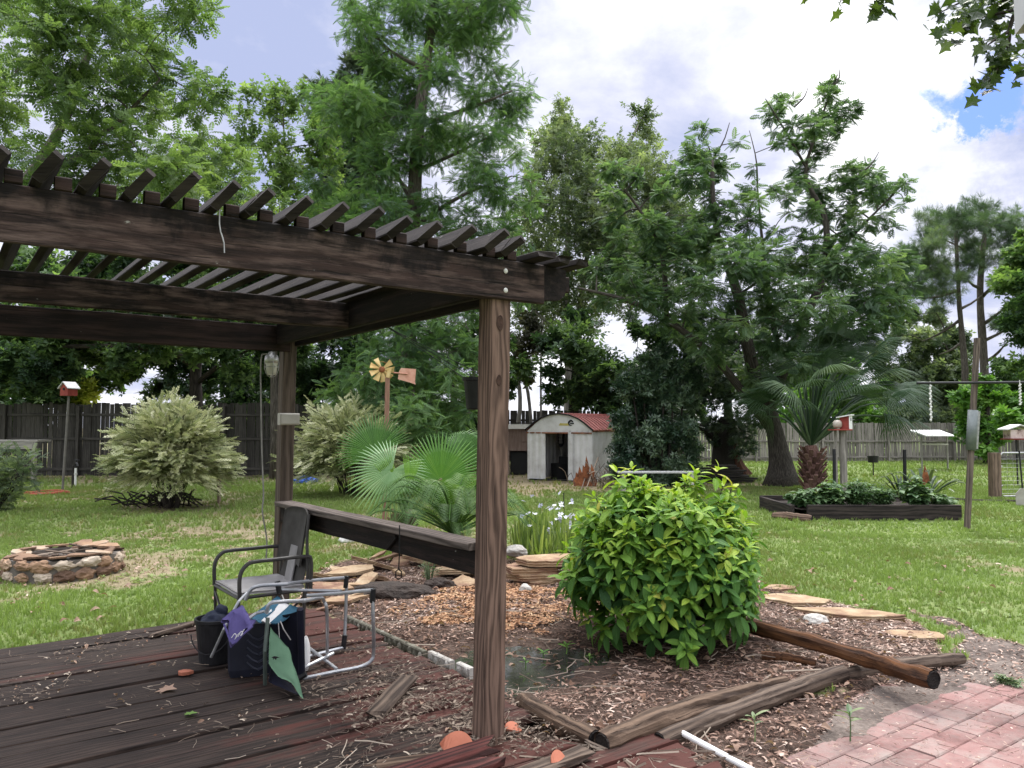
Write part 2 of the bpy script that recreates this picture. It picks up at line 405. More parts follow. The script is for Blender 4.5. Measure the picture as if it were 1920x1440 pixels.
def bare(x, y):
    """0 = thick grass, 1 = bare soil"""
    b = (n2(x, y, .55, 3, 3.) - .50) * 1.6 + (n2(x, y, 3.6, 5, 8.) - .5) * 2.7 + .06 - .12 * np.clip((x - 1.5) / 3, 0, 1)
    def spot(px, py, r, a):
        c = GP(px, py); d = np.hypot(x - c[0], (y - c[1])) / r; return a * np.exp(-d * d)
    b = b + spot(265, 1060, .8, 1.1) + spot(120, 1090, 1.0, .7) + spot(330, 950, 1.6, 1.0) + spot(1725, 1093, .6, 1.3) + spot(1870, 1065, .7, 1.0) + spot(1560, 1010, .8, .5) + spot(1900, 1010, .9, .5) + spot(1690, 1040, .5, .5) + spot(540, 1010, 1.6, .45) + spot(360, 1000, 1.5, .4) + spot(560, 1140, .5, 1.0) + spot(330, 1165, .5, .6) \
        + spot(1080, 915, 2.6, .6) + spot(1400, 905, 3.5, .8) + spot(1250, 915, 3., .6) + spot(960, 900, 2.5, .4) - spot(1550, 1050, 3., .7) - spot(1800, 1130, 1.6, .5) - spot(1900, 940, 5., 1.) - spot(1650, 880, 8., .8)- spot(200, 1170, 1.3, .9) - spot(1500, 960, 3., .8)
    b = np.where(y > 24, np.where(x < 4, b + .7, b - .3), b)
    return np.clip(b, 0, 1)
def axis(lo, hi, step, far, g=1.16):
    a = list(np.arange(lo, hi, step)); s = step; q = hi
    while q < far: a.append(q); s *= g; q += s
    a.append(far); s = step; q = lo - step; b = []
    while q > -far: b.append(q); s *= g; q -= s
    b.append(-far); return np.array(b[::-1] + a)
gx = axis(-5.2, 6.2, .05, 420., 1.12); gy = axis(2.8, 11.5, .05, 420., 1.09)
X, Y = np.meshgrid(gx, gy); xs, ys = X.ravel(), Y.ravel(); Zs = hz(xs, ys)
far_ = np.clip((np.hypot(xs, ys) - 60) / 60, 0, 1); Zs = Zs * (1 - far_) + (G) * far_
bed = in_soft(xs, ys, BED, 2., .25) | in_soft(xs, ys, BED2, 2., .2); dirt = in_soft(xs, ys, DIRT, 3., .5, 4.)
Bv = np.where(bed, 2.0, np.where(dirt, 3.0, bare(xs, ys)))
nx_, ny_ = len(gx), len(gy); ii = np.arange(nx_ * ny_).reshape(ny_, nx_)
q = np.stack([ii[:-1, :-1], ii[:-1, 1:], ii[1:, 1:], ii[1:, :-1]], -1).reshape(-1, 4)
gm = MB(); gm.add(np.stack([xs, ys, Zs], 1), q, Bv)
def ground_mat():
    m, nt, b, out = newmat('lawn_soil'); g = attr(nt, 'gr').outputs['Vector']; t = attr(nt, 't').outputs['Fac']
    n1 = noise(nt, g, 3., 8, .65); n2_ = noise(nt, g, 40., 5, .6); n3 = noise(nt, g, .6, 4, .6)
    grass = ramp(nt, math_(nt, 'ADD', math_(nt, 'MULTIPLY', n1, .5), math_(nt, 'ADD', math_(nt, 'MULTIPLY', n2_, .3), math_(nt, 'MULTIPLY', n3, .3))), [(.35, (.05, .075, .024)), (.52, (.115, .16, .048)), (.68, (.20, .23, .09))])
    soil = ramp(nt, math_(nt, 'ADD', math_(nt, 'MULTIPLY', n1, .5), math_(nt, 'MULTIPLY', n2_, .5)), [(.3, (.10, .085, .045)), (.5, (.21, .175, .105)), (.7, (.34, .28, .19))])
    bedc = ramp(nt, math_(nt, 'ADD', math_(nt, 'MULTIPLY', n1, .5), math_(nt, 'MULTIPLY', n2_, .5)), [(.3, (.02, .013, .010)), (.5, (.065, .044, .034)), (.68, (.14, .10, .08))])
    sand = ramp(nt, math_(nt, 'ADD', math_(nt, 'MULTIPLY', n1, .6), math_(nt, 'MULTIPLY', n2_, .4)), [(.3, (.045, .037, .032)), (.5, (.13, .105, .09)), (.68, (.24, .20, .17))])
    c = mixc(nt, ramp(nt, t, [(.15, 0.), (.8, 1.)]), grass, soil)
    c = mixc(nt, math_(nt, 'SUBTRACT', t, 1., clamp=True), c, bedc)
    c = mixc(nt, math_(nt, 'SUBTRACT', t, 2., clamp=True), c, sand)
    nt.links.new(c, b.inputs['Base Color']); b.inputs['Roughness'].default_value = .95; b.inputs['Specular IOR Level'].default_value = .15
    bump(nt, b, math_(nt, 'ADD', n1, n2_), .6, .03); return m
go = gm.build('lawn', ground_mat(), smooth=True, origin=(0, 0, 0)); go['kind'] = 'structure'
# grass blades
GRS = leafmat('grass_blade', [(.0, (.26, .225, .11)), (.3, (.195, .22, .08)), (.6, (.17, .24, .07)), (1, (.27, .345, .115))], trans=.3, tcol=(1.3, 1.5, .6))
T_WEED = t_cluster(6, .4, .45); TG = t_grass(7, .11, .75); TGF = t_grass(8, .16, .9)
gb = MB()
def strew(n, x0, x1, y0, y1):
    return x0 + (x1 - x0) * rng.random(n), y0 + (y1 - y0) * rng.random(n)
def lawn_ok(x, y):
    u, v = UV(x, y)
    return ~in_soft(x, y, BED, 2., .25) & ~in_soft(x, y, BED2, 2., .2) & ~in_soft(x, y, DIRT, 3., .5, 4.) & ~in_soft(x, y, PAT, 3., .3, 2.) & ~((u < .55) & (v < 3.58))
for n, x0, x1, y0, y1, s, tp in ((90000, -8.5, 8., 4.8, 12.5, .062, TG), (70000, -16, 15., 12., 22., .085, TGF), (36000, -26, 32., 21., 39., .13, TGF)):
    x, y = strew(n, x0, x1, y0, y1); k = lawn_ok(x, y) & (np.abs(x) < y * .85 + 1.5); b = bare(x, y); k &= rng.random(n) > b * .85
    x, y, b = x[k], y[k], b[k]; m = len(x); h = .40 + .85 * n2(x, y, 1.2, 3, 14.) - .15 * b - .10 * np.clip((x - 1.) / 3, 0, 1)
    a = rng.random(m) * 2 * pi; z = hz(x, y)
    dry = np.clip(.62 + (n2(x, y, .8, 3, 21.) - .5) * .9 - b * .45 + rng.normal(0, .16, m), 0, 1)
    gb.scatter(tp, np.stack([x, y, z - .004], 1), np.stack([np.cos(a), np.sin(a), np.zeros(m)], 1), np.stack([rng.normal(0, .12, m), rng.normal(0, .12, m), np.ones(m)], 1), s * h * (.6 + .8 * rng.random(m)), dry)
x, y = strew(5200, -9, 9, 4.8, 15.); k = lawn_ok(x, y) & (n2(x, y, 1.1, 3, 91.) > .54); x, y = x[k], y[k]; m = len(x); a = rng.random(m) * 6.28
gb.scatter(T_WEED, np.stack([x, y, hz(x, y) + .012], 1), np.stack([np.cos(a), np.sin(a), .15 * np.ones(m)], 1), np.stack([rng.normal(0, .2, m), rng.normal(0, .2, m), np.ones(m)], 1), .03 + .035 * rng.random(m), np.clip(rng.normal(.7, .2, m), .35, 1))
go = gb.build('grass', GRS, origin=(0, 0, 0)); go['kind'] = 'stuff'; tag(go, 'short patchy green lawn grass growing between bare spots', 'grass')
# ---------- mulch, litter, twigs ----------
def t_chip(): return np.array([(-.5, -.5, 0), (.0, -.5, .12), (.5, -.45, 0), (.5, .45, 0), (0, .5, .12), (-.5, .5, 0)], float) * np.array([1, .28, 1]), np.array([[0, 1, 4, 5], [1, 2, 3, 4]])
def t_stick(): 
    v = []; 
    for x in (0, .35, .7, 1.): v += [(x, -.012 + .07 * sin(x * 5), -.01), (x, .012 + .07 * sin(x * 5), -.01), (x, .07 * sin(x * 5), .015)]
    f = []
    for i in range(3):
        for k in range(3): f.append([i * 3 + k, i * 3 + (k + 1) % 3, i * 3 + 3 + (k + 1) % 3, i * 3 + 3 + k])
    return np.array(v, float), np.array(f)
def t_dead():
    n = 6; v = []; f = []
    for i in range(n + 1):
        x = i / n; w = .26 * (sin(pi * min(1, x * .9 + .06)) + .12 * (i % 2)); z = .16 * sin(x * 4) ; v += [(x, -w, z + .16 * w * 2), (x, 0, z), (x, w, z + .22 * w * 2)]
    for i in range(n): a = i * 3; f += [[a, a + 1, a + 4, a + 3], [a + 1, a + 2, a + 5, a + 4]]
    return np.array(v, float), np.array(f)
T_CHIP, T_STK, T_DEAD = t_chip(), t_stick(), t_dead()
CHIP = leafmat('mulch_chip', [(0, (.035, .02, .014)), (.35, (.18, .11, .082)), (.6, (.33, .225, .175)), (.82, (.46, .34, .275)), (1, (.60, .49, .41))], trans=0, rough=.9, spec=.15)
ORG = leafmat('orange_mulch', [(0, (.07, .035, .022)), (.3, (.20, .105, .06)), (.65, (.38, .21, .115)), (1, (.52, .36, .22))], trans=0, rough=.9, spec=.15)
DEAD = leafmat('dead_leaf', [(0, (.09, .05, .035)), (.4, (.22, .13, .09)), (.7, (.27, .185, .14)), (1, (.36, .24, .175))], trans=.15, rough=.8, spec=.2)
TWG = leafmat('twig', [(0, (.06, .045, .035)), (.5, (.20, .155, .12)), (1, (.46, .39, .31))], trans=0, rough=.9, spec=.15)
def lay(mb, tpl, x, y, s, t, tilt=.35, dz=.006, zf=None):
    n = len(x); a = rng.random(n) * 2 * pi; z = (hz(x, y) if zf is None else zf(x, y)) + dz + rng.random(n) * .012
    xd = np.stack([np.cos(a), np.sin(a), rng.normal(0, tilt * .45, n)], 1); nd = np.stack([rng.normal(0, tilt, n), rng.normal(0, tilt, n), np.ones(n)], 1)
    mb.scatter(tpl, np.stack([x, y, z], 1), xd, nd, s, t)
mu = MB(); x, y = strew(130000, -2.6, 4.6, 3.6, 11.); pd = pud(x, y) + (n2(x, y, 2.6, 3, 5.) - .5) * .9
k = (in_soft(x, y, BED, 2., .25) | in_soft(x, y, BED2, 2., .2)) & (rng.random(len(x)) < np.clip((pd - .35) * 1.3, .06, 1)); x, y = x[k], y[k]
tt = np.clip(.47 + (n2(x, y, 1.5, 3, 2.) - .5) * .9 + rng.normal(0, .23, len(x)) - .25 * np.exp(-pud(x, y)), 0, 1)
h = len(x) // 2; sz = lambda n, a, b: a + (b - a) * rng.random(n) ** 1.8
lay(mu, T_CHIP, x[:h], y[:h], sz(h, .010, .052), tt[:h]); lay(mu, T_STK, x[h:], y[h:], sz(len(x) - h, .025, .12), tt[h:], .3)
x, y = strew(9000, -8., 7., 4.5, 13.); k = lawn_ok(x, y) & (bare(x, y) > .25); x, y = x[k], y[k]
lay(mu, T_CHIP, x, y, sz(len(x), .015, .07), np.clip(rng.normal(.62, .2, len(x)), 0, 1))
x, y = strew(9000, 2.4, 6., 4.4, 7.4); k = in_soft(x, y, DIRT, 3., .5, 4.); x, y = x[k], y[k]; lay(mu, T_CHIP, x, y, sz(len(x), .01, .05), rng.random(len(x)))
go = mu.build('mulch', CHIP, origin=(0, 0, 0)); go['kind'] = 'stuff'; tag(go, 'brown wood chips and pine straw covering the planting bed', 'mulch')
OP = [GP(760, 1165), GP(800, 1125), GP(900, 1105), GP(1060, 1100), GP(1110, 1130), GP(1100, 1180), GP(1000, 1190), GP(900, 1205)]
mu = MB(); x, y = strew(60000, -1.6, 1.4, 6., 9.); k = in_soft(x, y, OP, 2.5, 1.0, 7.) & (rng.random(len(x)) < np.clip((n2(x, y, 3., 4, 77.) - .36) * 6, .12, 1)); x, y = x[k], y[k]
lay(mu, T_CHIP, x, y, sz(len(x), .015, .06), np.clip(.55 + (n2(x, y, 2., 3) - .5) * .8 + rng.normal(0, .22, len(x)), 0, 1), .55, .014)
go = mu.build('orange_mulch', ORG, origin=(0, 0, 0)); go['kind'] = 'stuff'; tag(go, 'patch of orange wood chips in the bed behind the near post', 'mulch')
li = MB(); x, y = strew(2600, -2.4, 4.4, 3.7, 9.5); k = in_soft(x, y, BED, 2., .25) | in_soft(x, y, BED2, 2., .2); x, y = x[k], y[k]
lay(li, T_DEAD, x, y,   .025 + .05 * rng.random(len(x)) ** 2, np.clip(rng.normal(.5, .22, len(x)), 0, 1), .5, .014)
x, y = strew(260, -6., 6., 5., 10.); k = lawn_ok(x, y); x, y = x[k], y[k]; lay(li, T_DEAD, x, y, .05 + .04 * rng.random(len(x)), np.clip(rng.normal(.65, .2, len(x)), 0, 1), .4, .02)
deckz = lambda x, y: np.zeros_like(x) + .004
def ondeck(n, x0, x1, y0, y1):
    x, y = strew(n, x0, x1, y0, y1); u, v = UV(x, y); d = n2(x, y, 2.2, 4, 31.); k = (u < .42) & (v < 3.4) & (v > -1.5) & (rng.random(n) < np.clip((d - .47) * 6 + np.clip((u + 1.3) * .35, 0, .6), 0, 1)); return x[k], y[k]
x, y = ondeck(700, -4.5, .6, 3.3, 6.9); lay(li, T_DEAD, x, y, .015 + .04 * rng.random(len(x)) ** 2, rng.random(len(x)), .5, .006, deckz)
go = li.build('leaf_litter', DEAD, origin=(0, 0, 0)); go['kind'] = 'stuff'; tag(go, 'dry brown leaves scattered over the bed and the deck', 'leaves')
tw = MB(); x, y = ondeck(9000, -4.5, .8, 3.3, 6.9); h = len(x) // 2
lay(tw, T_STK, x[:h], y[:h], sz(h, .02, .12), rng.random(h) * .7 + .15, .25, .006, deckz); lay(tw, T_CHIP, x[h:], y[h:], sz(len(x) - h, .008, .04), rng.random(len(x) - h), .4, .005, deckz)
q_ = 3600; u = rng.normal(.0, .33, q_); v = rng.normal(.55, .55, q_); k = (u < .42) & (v > -.35) & (v < 2.2) & (n2(PX + UX * u - UY * v, PY + UY * u + UX * v, 3.2, 4, 61.) > .44); u, v = u[k], v[k]; x, y = PX + UX * u - UY * v, PY + UY * u + UX * v; h = len(x) * 2 // 3
lay(tw, T_CHIP, x[:h], y[:h], sz(h, .008, .05), np.clip(rng.normal(.3, .2, h), 0, 1), .5, .006, deckz); lay(tw, T_STK, x[h:], y[h:], sz(len(x) - h, .02, .13), np.clip(rng.normal(.45, .2, len(x) - h), 0, 1), .3, .006, deckz)
x = rng.normal(.42, .28, 420); y = rng.normal(3.98, .22, 420); lay(tw, T_STK, x, y, sz(420, .08, .38), np.clip(rng.normal(.6, .2, 420), 0, 1), .28, .03)
x = rng.normal(-.75, .3, 60); y = rng.normal(3.75, .12, 60); lay(tw, T_STK, x, y, sz(60, .06, .25), np.clip(rng.normal(.7, .15, 60), 0, 1), .3, .02, deckz)
x, y = strew(420, -1.6, 3.2, 4.3, 7.4); k = in_soft(x, y, BED, 2., .25); x, y = x[k], y[k]; lay(tw, T_STK, x, y, sz(len(x), .08, .34), np.clip(rng.normal(.6, .2, len(x)), 0, 1), .2, .02)
go = tw.build('twigs', TWG, origin=(0, 0, 0)); go['kind'] = 'stuff'; tag(go, 'pale dry twigs and splinters littering the deck end and bed', 'twigs')
# puddle
m, nt, b, out = newmat('puddle_water'); g = attr(nt, 'gr').outputs['Vector']
nt.links.new(ramp(nt, noise(nt, g, 3., 5), [(.35, (.022, .02, .018)), (.65, (.055, .052, .047))]), b.inputs['Base Color']); b.inputs['Roughness'].default_value = .05; b.inputs['Specular IOR Level'].default_value = .9
bump(nt, b, noise(nt, g, 9., 3), .06, .01)
pm = MB(); an = np.linspace(0, 2 * pi, 48, endpoint=False); ring = np.stack([PUD[0] - .05 + 1.05 * np.cos(an), PUD[1] - .02 + .92 * np.sin(an), np.full(48, G - .020)], 1)
pm.add(ring, [list(range(48))]); po = pm.build('puddle', m); po['kind'] = 'structure'
# ---------- paver patio ----------
PAV = mat('red_paver', [(.1, (.09, .05, .045)), (.38, (.20, .10, .09)), (.6, (.28, .155, .14)), (.8, (.30, .225, .20)), (1, (.34, .29, .26))], 5., None, 9, .9, .4, .6, 40., .2)
nt = PAV.node_tree; b = next(n for n in nt.nodes if n.type == 'BSDF_PRINCIPLED'); lk = b.inputs['Base Color'].links[0].from_socket; tco = N(nt, 'TexCoord').outputs['Object']
dm = ramp(nt, math_(nt, 'ADD', math_(nt, 'MULTIPLY', noise(nt, tco, 1.3, 6, .65), .7), math_(nt, 'MULTIPLY', noise(nt, tco, 30., 4, .6), .3)), [(.42, .1), (.64, .78)])
nt.links.new(mixc(nt, dm, lk, (.22, .19, .17)), b.inputs['Base Color'])
pv = MB(); bu, bv = .235, .155
for i in range(-4, 26):
    for j in range(-24, 0):
        u = 1.1 + i * bu + (j % 2) * bu / 2; v = -.62 + j * bv; c = W(u, v)
        if not inpoly(np.array([c[0]]), np.array([c[1]]), PAT)[0]: continue
        if v > -.95 and rng.random() < .25: continue
        z = G - .004 + (rng.random() - .5) * .006
        pv.beam(W(u - bu / 2 + .0018, v, z - .03) + [0, 0, (rng.random() - .5) * .003], W(u + bu / 2 - .0018, v, z - .03) + [0, 0, (rng.random() - .5) * .003], bv - .0036, .06, ch=.007, seg=2, jit=.008, t=rng.random())
po = pv.build('patio', PAV, origin=(0, 0, 0)); po['kind'] = 'structure'
# sand in the joints and blown over the edges
sm_ = MB(); gx2 = np.arange(1.2, 6.5, .035); gy2 = np.arange(2.6, 6.4, .035); X, Y = np.meshgrid(gx2, gy2); xs, ys = X.ravel(), Y.ravel(); u, v = UV(xs, ys)
zz = G - .012 + (n2(xs, ys, 1.7, 4, 6.) - .5) * .05 + np.clip((v + 1.15) * .07, -.016, .05) + (n2(xs, ys, 14., 2) - .5) * .006 - np.clip(4.1 - ys, 0, 1) * .02
ii = np.arange(len(xs)).reshape(X.shape); q = np.stack([ii[:-1, :-1], ii[:-1, 1:], ii[1:, 1:], ii[1:, :-1]], -1).reshape(-1, 4)
ins = inpoly(xs, ys, PAT); q = q[ins[q].all(1)]
sm_.add(np.stack([xs, ys, zz], 1), q, 3.); so_ = sm_.build('patio_sand', bpy.data.materials['lawn_soil'], smooth=True, origin=(0, 0, 0)); so_['kind'] = 'structure'
# ---------- deck ----------
WDK = woodmat('deck_wood', (.015, .010, .008), (.090, .060, .046), 20., stain=(.072, .023, .017), contrast=.8)
dk = MB(); bw = .142; j = 0; vv = 3.44
while vv > -2.0:
    segs = 34; e = .43 + rng.normal(0, .025)
    if vv < .12: e = float(np.clip(rng.normal(.05 if vv > -.12 else .25, .12), -.25, .42))
    if vv < -.42: e = .62 + rng.random() * .35
    if -.1 < vv < .1: e = -.10
    L = e + 8.; uu = np.linspace(0, 1, segs + 1) * L - 8.
    tt = np.repeat(np.clip(.02 + .40 * np.clip((uu + 1.4) / 1.7, 0, 1) + (.12 if vv < 0 else 0) * np.clip((uu + 1.) / 1., 0, 1) + rng.normal(0, .09), 0, 1), 8)
    zc = -.02 + rng.normal(0, .004) - (.015 * rng.random() if vv < 0 else 0)
    dk.beam(W(-8, vv, zc), W(e, vv, zc + rng.normal(0, .004)), bw - .002 - .005 * rng.random(), .04, ch=.004, seg=segs, jit=.10, t=tt, rag=.07 if vv < .12 else .015)
    vv -= bw
do = dk.build('deck', WDK, origin=(0, 0, 0)); do['kind'] = 'structure'
# ---------- pergola ----------
WPG = woodmat('pergola_wood', (.009, .006, .005), (.085, .050, .041), 13., spots=(.42, .42, .38), contrast=.45)
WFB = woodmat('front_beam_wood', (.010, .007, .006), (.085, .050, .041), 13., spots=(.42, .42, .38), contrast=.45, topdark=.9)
WRF = woodmat('rafter_wood', (.015, .012, .011), (.07, .058, .05), 13., spots=(.30, .31, .26), contrast=.5)
WPO = woodmat('post_wood', (.05, .031, .023), (.215, .14, .105), 24., contrast=1.3, amp=1.5)
pg = thing('pergola', 'dark weathered timber pergola with slatted top over the deck', 'pergola', W(0, 0))
def part(nm, m, par, *beams, **kw):
    mb = MB()
    for a, b, w_, h_, k in beams: mb.beam(a, b, w_, h_, **k)
    return mb.build(nm, m, par, **kw)
BT = 2.555; BB = 2.335; bm = (BT + BB) / 2; bh = BT - BB
J = dict(seg=14, jit=.05, ch=.006)
ln = np.array([.038, 0, 0])
def post_part(c, w_, top, m):
    mb = MB(); mb.beam(c + [0, 0, -.15], c + ln * (top / 2.34) + [0, 0, top], w_, w_, up=(UX, UY, 0), ch=.008, seg=16, jit=.03, t=.62); return mb.build('post', m, pg)
post_part(W(0, 0), .128, BT - .02, WPO); post_part(W(0, 3.1), .115, BT - .06, woodmat('back_post_wood', (.04, .03, .022), (.15, .115, .09), 15., contrast=1.))
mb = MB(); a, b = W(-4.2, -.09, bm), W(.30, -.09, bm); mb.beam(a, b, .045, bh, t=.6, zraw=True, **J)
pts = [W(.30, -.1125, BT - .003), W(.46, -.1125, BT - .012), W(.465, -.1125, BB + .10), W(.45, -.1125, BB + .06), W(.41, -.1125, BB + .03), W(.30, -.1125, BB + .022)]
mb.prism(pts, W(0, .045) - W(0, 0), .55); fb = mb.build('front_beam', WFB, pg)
part('inner_beam', WPG, pg, (W(-4.2, .09, BT - .05), W(.64, .09, BT - .05), .045, .095, dict(t=.3, **J)))
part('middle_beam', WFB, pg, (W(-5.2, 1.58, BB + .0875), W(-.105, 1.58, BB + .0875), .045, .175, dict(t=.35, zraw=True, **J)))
part('back_beam', WPG, pg, (W(-6.2, 3.02, bm - .05), W(.02, 3.02, bm - .05), .045, bh, dict(t=.4, **J)))
part('side_beam', WPG, pg, (W(-.083, -.062, bm), W(-.083, 2.99, bm), .045, bh - .004, dict(t=.1, **J)))
part('side_beam', WPG, pg, (W(.088, .118, bm), W(.088, 3.2, bm), .045, bh - .004, dict(t=.1, **J)))
us = [-2.78, -2.61, -2.45, -2.28, -2.118, -1.963, -1.80, -1.646, -1.478, -1.331, -1.163, -.989, -.827, -.657, -.478, -.304, -.122, .02]
for i, u in enumerate(us):
    L = .245 + rng.normal(0, .02); mb = MB(); h_ = .122 + rng.normal(0, .004); z = BT + h_ / 2 - .004; tl = .78 + rng.normal(0, .06)
    mb.beam(W(u, -L + .07, z), W(u + rng.normal(0, .01), 3.35, z), .040, h_, up=(UX * tl, UY * tl, 1), seg=12, jit=.06, t=.45 + .3 * rng.random())
    # sloped tail
    e0 = W(u, -L + .07, z); d = W(0, -.10) - W(0, 0); zu = nrm([UX * tl, UY * tl, 1.]); s2 = nrm(np.cross(zu, nrm(d))) * .0195; hh = h_ / 2 - .003
    mb.prism([e0 - s2 - zu * hh, e0 - s2 + zu * hh, e0 - s2 + d * .9 + zu * (hh - .004), e0 - s2 + d + zu * (hh - .022)], s2 * 2, .5)
    mb.build('rafter', WRF, pg)
    c = W(u + .066, -.088, BT + .029); part('spacer_block', WPG, pg, (c - (W(.032, 0) - W(0, 0)), c + (W(.026, 0) - W(0, 0)), .038, .055, dict(t=.5, seg=2, jit=.05)))
for u, L in ((.20, .16), (.36, .12), (.52, .10)):
    part('rafter', WRF, pg, (W(u, -L - .1, BT + .02), W(u + .03, 3.3, BT + .03), .10, .036, dict(seg=12, jit=.1, t=.3, rag=.03)))
part('rail_top', woodmat('rail_wood', (.05, .04, .034), (.22, .18, .155), 15.), pg, (W(-.01, .07, 1.0), W(-.01, 3.03, 1.0), .15, .04, dict(seg=14, jit=.05, t=.6)))
part('rail_board', WPG, pg, (W(-.01, .07, .912), W(-.01, 3.03, .912), .045, .13, dict(seg=14, jit=.04, t=.1)))
for v in (.95, 2.35): part('rail_bracket', WPG, pg, (W(-.045, v, .955), W(-.045, v + .12, .87), .02, .03, dict(t=0.)))
STL = mat('galvanised', [(.2, (.28, .28, .28)), (.8, (.55, .55, .54))], 20., rough=.45, metal=.7, bmp=.1)
WHT = mat('white_paint', [(.2, (.55, .54, .51)), (.6, (.74, .74, .72)), (.9, (.82, .82, .80))], 6., rough=.6, bmp=.1)
BLK = mat('black_plastic', [(.2, (.008, .008, .009)), (.8, (.022, .022, .025))], 12., rough=.5, bmp=.15)
for z in (2.385, 2.49):
    mb = MB(); mb.lathe(W(.035, -.1115, z), [(.013, 0), (.014, .004), (.008, .009), (0, .010)], 10, axis=-(W(0, 1) - W(0, 0))); mb.build('bolt', WHT, pg)
KNT = mat('knot_wood', [(.2, (.035, .018, .012)), (.8, (.10, .055, .038))], 30., bmp=.4)
for z, w_ in ((2.21, .022), (1.90, .016)):
    mb = MB(); c = W(-.012, -.064, z) + ln * (z / 2.34); dv = nrm(W(0, -1) - W(0, 0)); du = nrm(W(1, 0) - W(0, 0)); an = np.linspace(0, 2 * pi, 14, endpoint=False)
    mb.prism([c + du * w_ * cos(a) + np.array([0, 0, 1.9 * w_ * sin(a) * (1 + .2 * cos(a))]) for a in an], dv * .0025, .1); mb.build('knot', KNT, pg)
# things that hang on it
mb = MB(); c = W(-1.475, -.122, 0); mb.tube(spline([c + [0, 0, 2.6], c + [.004, -.006, 2.5], c + [.02, 0, 2.44], c + [.024, 0, 2.39]], 8), .0035, 6)
tag(mb.build('hanging_wire', STL), 'thin pale wire hanging down the front beam of the pergola', 'wire')
lt = thing('lantern', 'old jelly jar lamp with wire cage under the back corner of the pergola', 'lantern', P(509, 704, 6.62))
c = P(509, 704, 6.62); GLS = newmat('jar_glass'); b = GLS[2]; b.inputs['Base Color'].default_value = (.62, .6, .52, 1); b.inputs['Roughness'].default_value = .3; b.inputs['Transmission Weight'].default_value = .35; GLS = GLS[0]
mb = MB(); mb.lathe(c, [(.0, 0), (.032, .004), (.042, .03), (.05, .10), (.05, .11), (0, .11)], 16); mb.build('jar', GLS, lt, smooth=True)
mb = MB(); mb.lathe(c, [(.054, .105), (.06, .13), (.052, .165), (.03, .18), (.025, .2), (0, .2)], 16); mb.build('cap', STL, lt, smooth=True)
mb = MB()
for k in range(4):
    a = k * pi / 2 + .5; mb.tube(spline([c + [.058 * cos(a), .058 * sin(a), .12], c + [.056 * cos(a), .056 * sin(a), .05], c + [.03 * cos(a), .03 * sin(a), -.005], c + [0, 0, -.012]], 7), .003, 5)
an = np.linspace(0, 2 * pi, 17); mb.tube(np.stack([c[0] + .057 * np.cos(an), c[1] + .057 * np.sin(an), np.full(17, c[2] + .07)], 1), .003, 5); mb.build('cage', STL, lt)
CAB = mat('cable_grey', [(.2, (.12, .12, .11)), (.8, (.28, .27, .25))], 10., rough=.7, bmp=0)
mb = MB(); p = [P(512, 668, 6.62), P(497, 664, 6.6), P(489, 680, 6.6), P(490, 800, 6.6), P(492, 870, 6.6), P(494, 930, 6.6), P(492, 960, 6.6), P(500, 1010, 6.62), P(499, 1052, 6.62)]
mb.tube(spline(p, 40), .006, 6); tag(mb.build('lamp_cable', CAB), 'grey electric cable hanging from the lantern beside the back post', 'cable')
bx = thing('outlet_box', 'weathered grey outlet box screwed to the back post of the pergola', 'outlet box', P(541, 798, 6.66)); c = P(541, 798, 6.66)
BXM = mat('box_grey', [(.2, (.28, .27, .23)), (.8, (.46, .44, .39))], 8., rough=.6, bmp=.1)
xd = W(1, 0) - W(0, 0); mb = MB(); mb.beam(c - xd * .085 + [0, 0, .055], c + xd * .085 + [0, 0, .055], .06, .10, ch=.008); mb.build('housing', BXM, bx)
mb = MB(); mb.beam(c - xd * .078 + [.02, -.026, .055], c + xd * .078 + [.02, -.026, .055], .012, .082, ch=.004); mb.build('cover', BXM, bx)
mb = MB(); c = P(749, 1022, 4.85); mb.tube(spline([c + [0, 0, .12], c, c + [0, 0, -.06], c + [-.004, 0, -.145]], 8), .004, 6)
for a in (0, 1):
    q = c + [-.004, 0, -.145 - .0]; mb.tube([q, q + [-.017, 0, -.014], q + [-.017, 0, -.05], q + [0, 0, -.062], q + [.017, 0, -.05], q + [.017, 0, -.014], q], .004, 6)
tag(mb.build('chain_hook', BLK), 'rusty wire with a chain link hanging over the side rail', 'hook')
hp = thing('hanging_planter', 'black plastic hanging pot half hidden behind the near post', 'planter', P(893, 768, 5.3)); c = P(893, 768, 5.3)
mb = MB(); mb.lathe(c, [(.0, 0), (.062, 0), (.066, .01), (.085, .19), (.095, .195), (.095, .215), (.08, .215), (.06, .05), (0, .05)], 24); mb.build('pot', BLK, hp, smooth=False)
mb = MB(); top = W(.09, 1.35, BB) + [0, 0, 0]
for k in range(3): a = k * 2.094 + .4; mb.tube([c + [.093 * cos(a), .093 * sin(a), .21], top], .0025, 5)
mb.build('hanger_wire', BLK, hp)
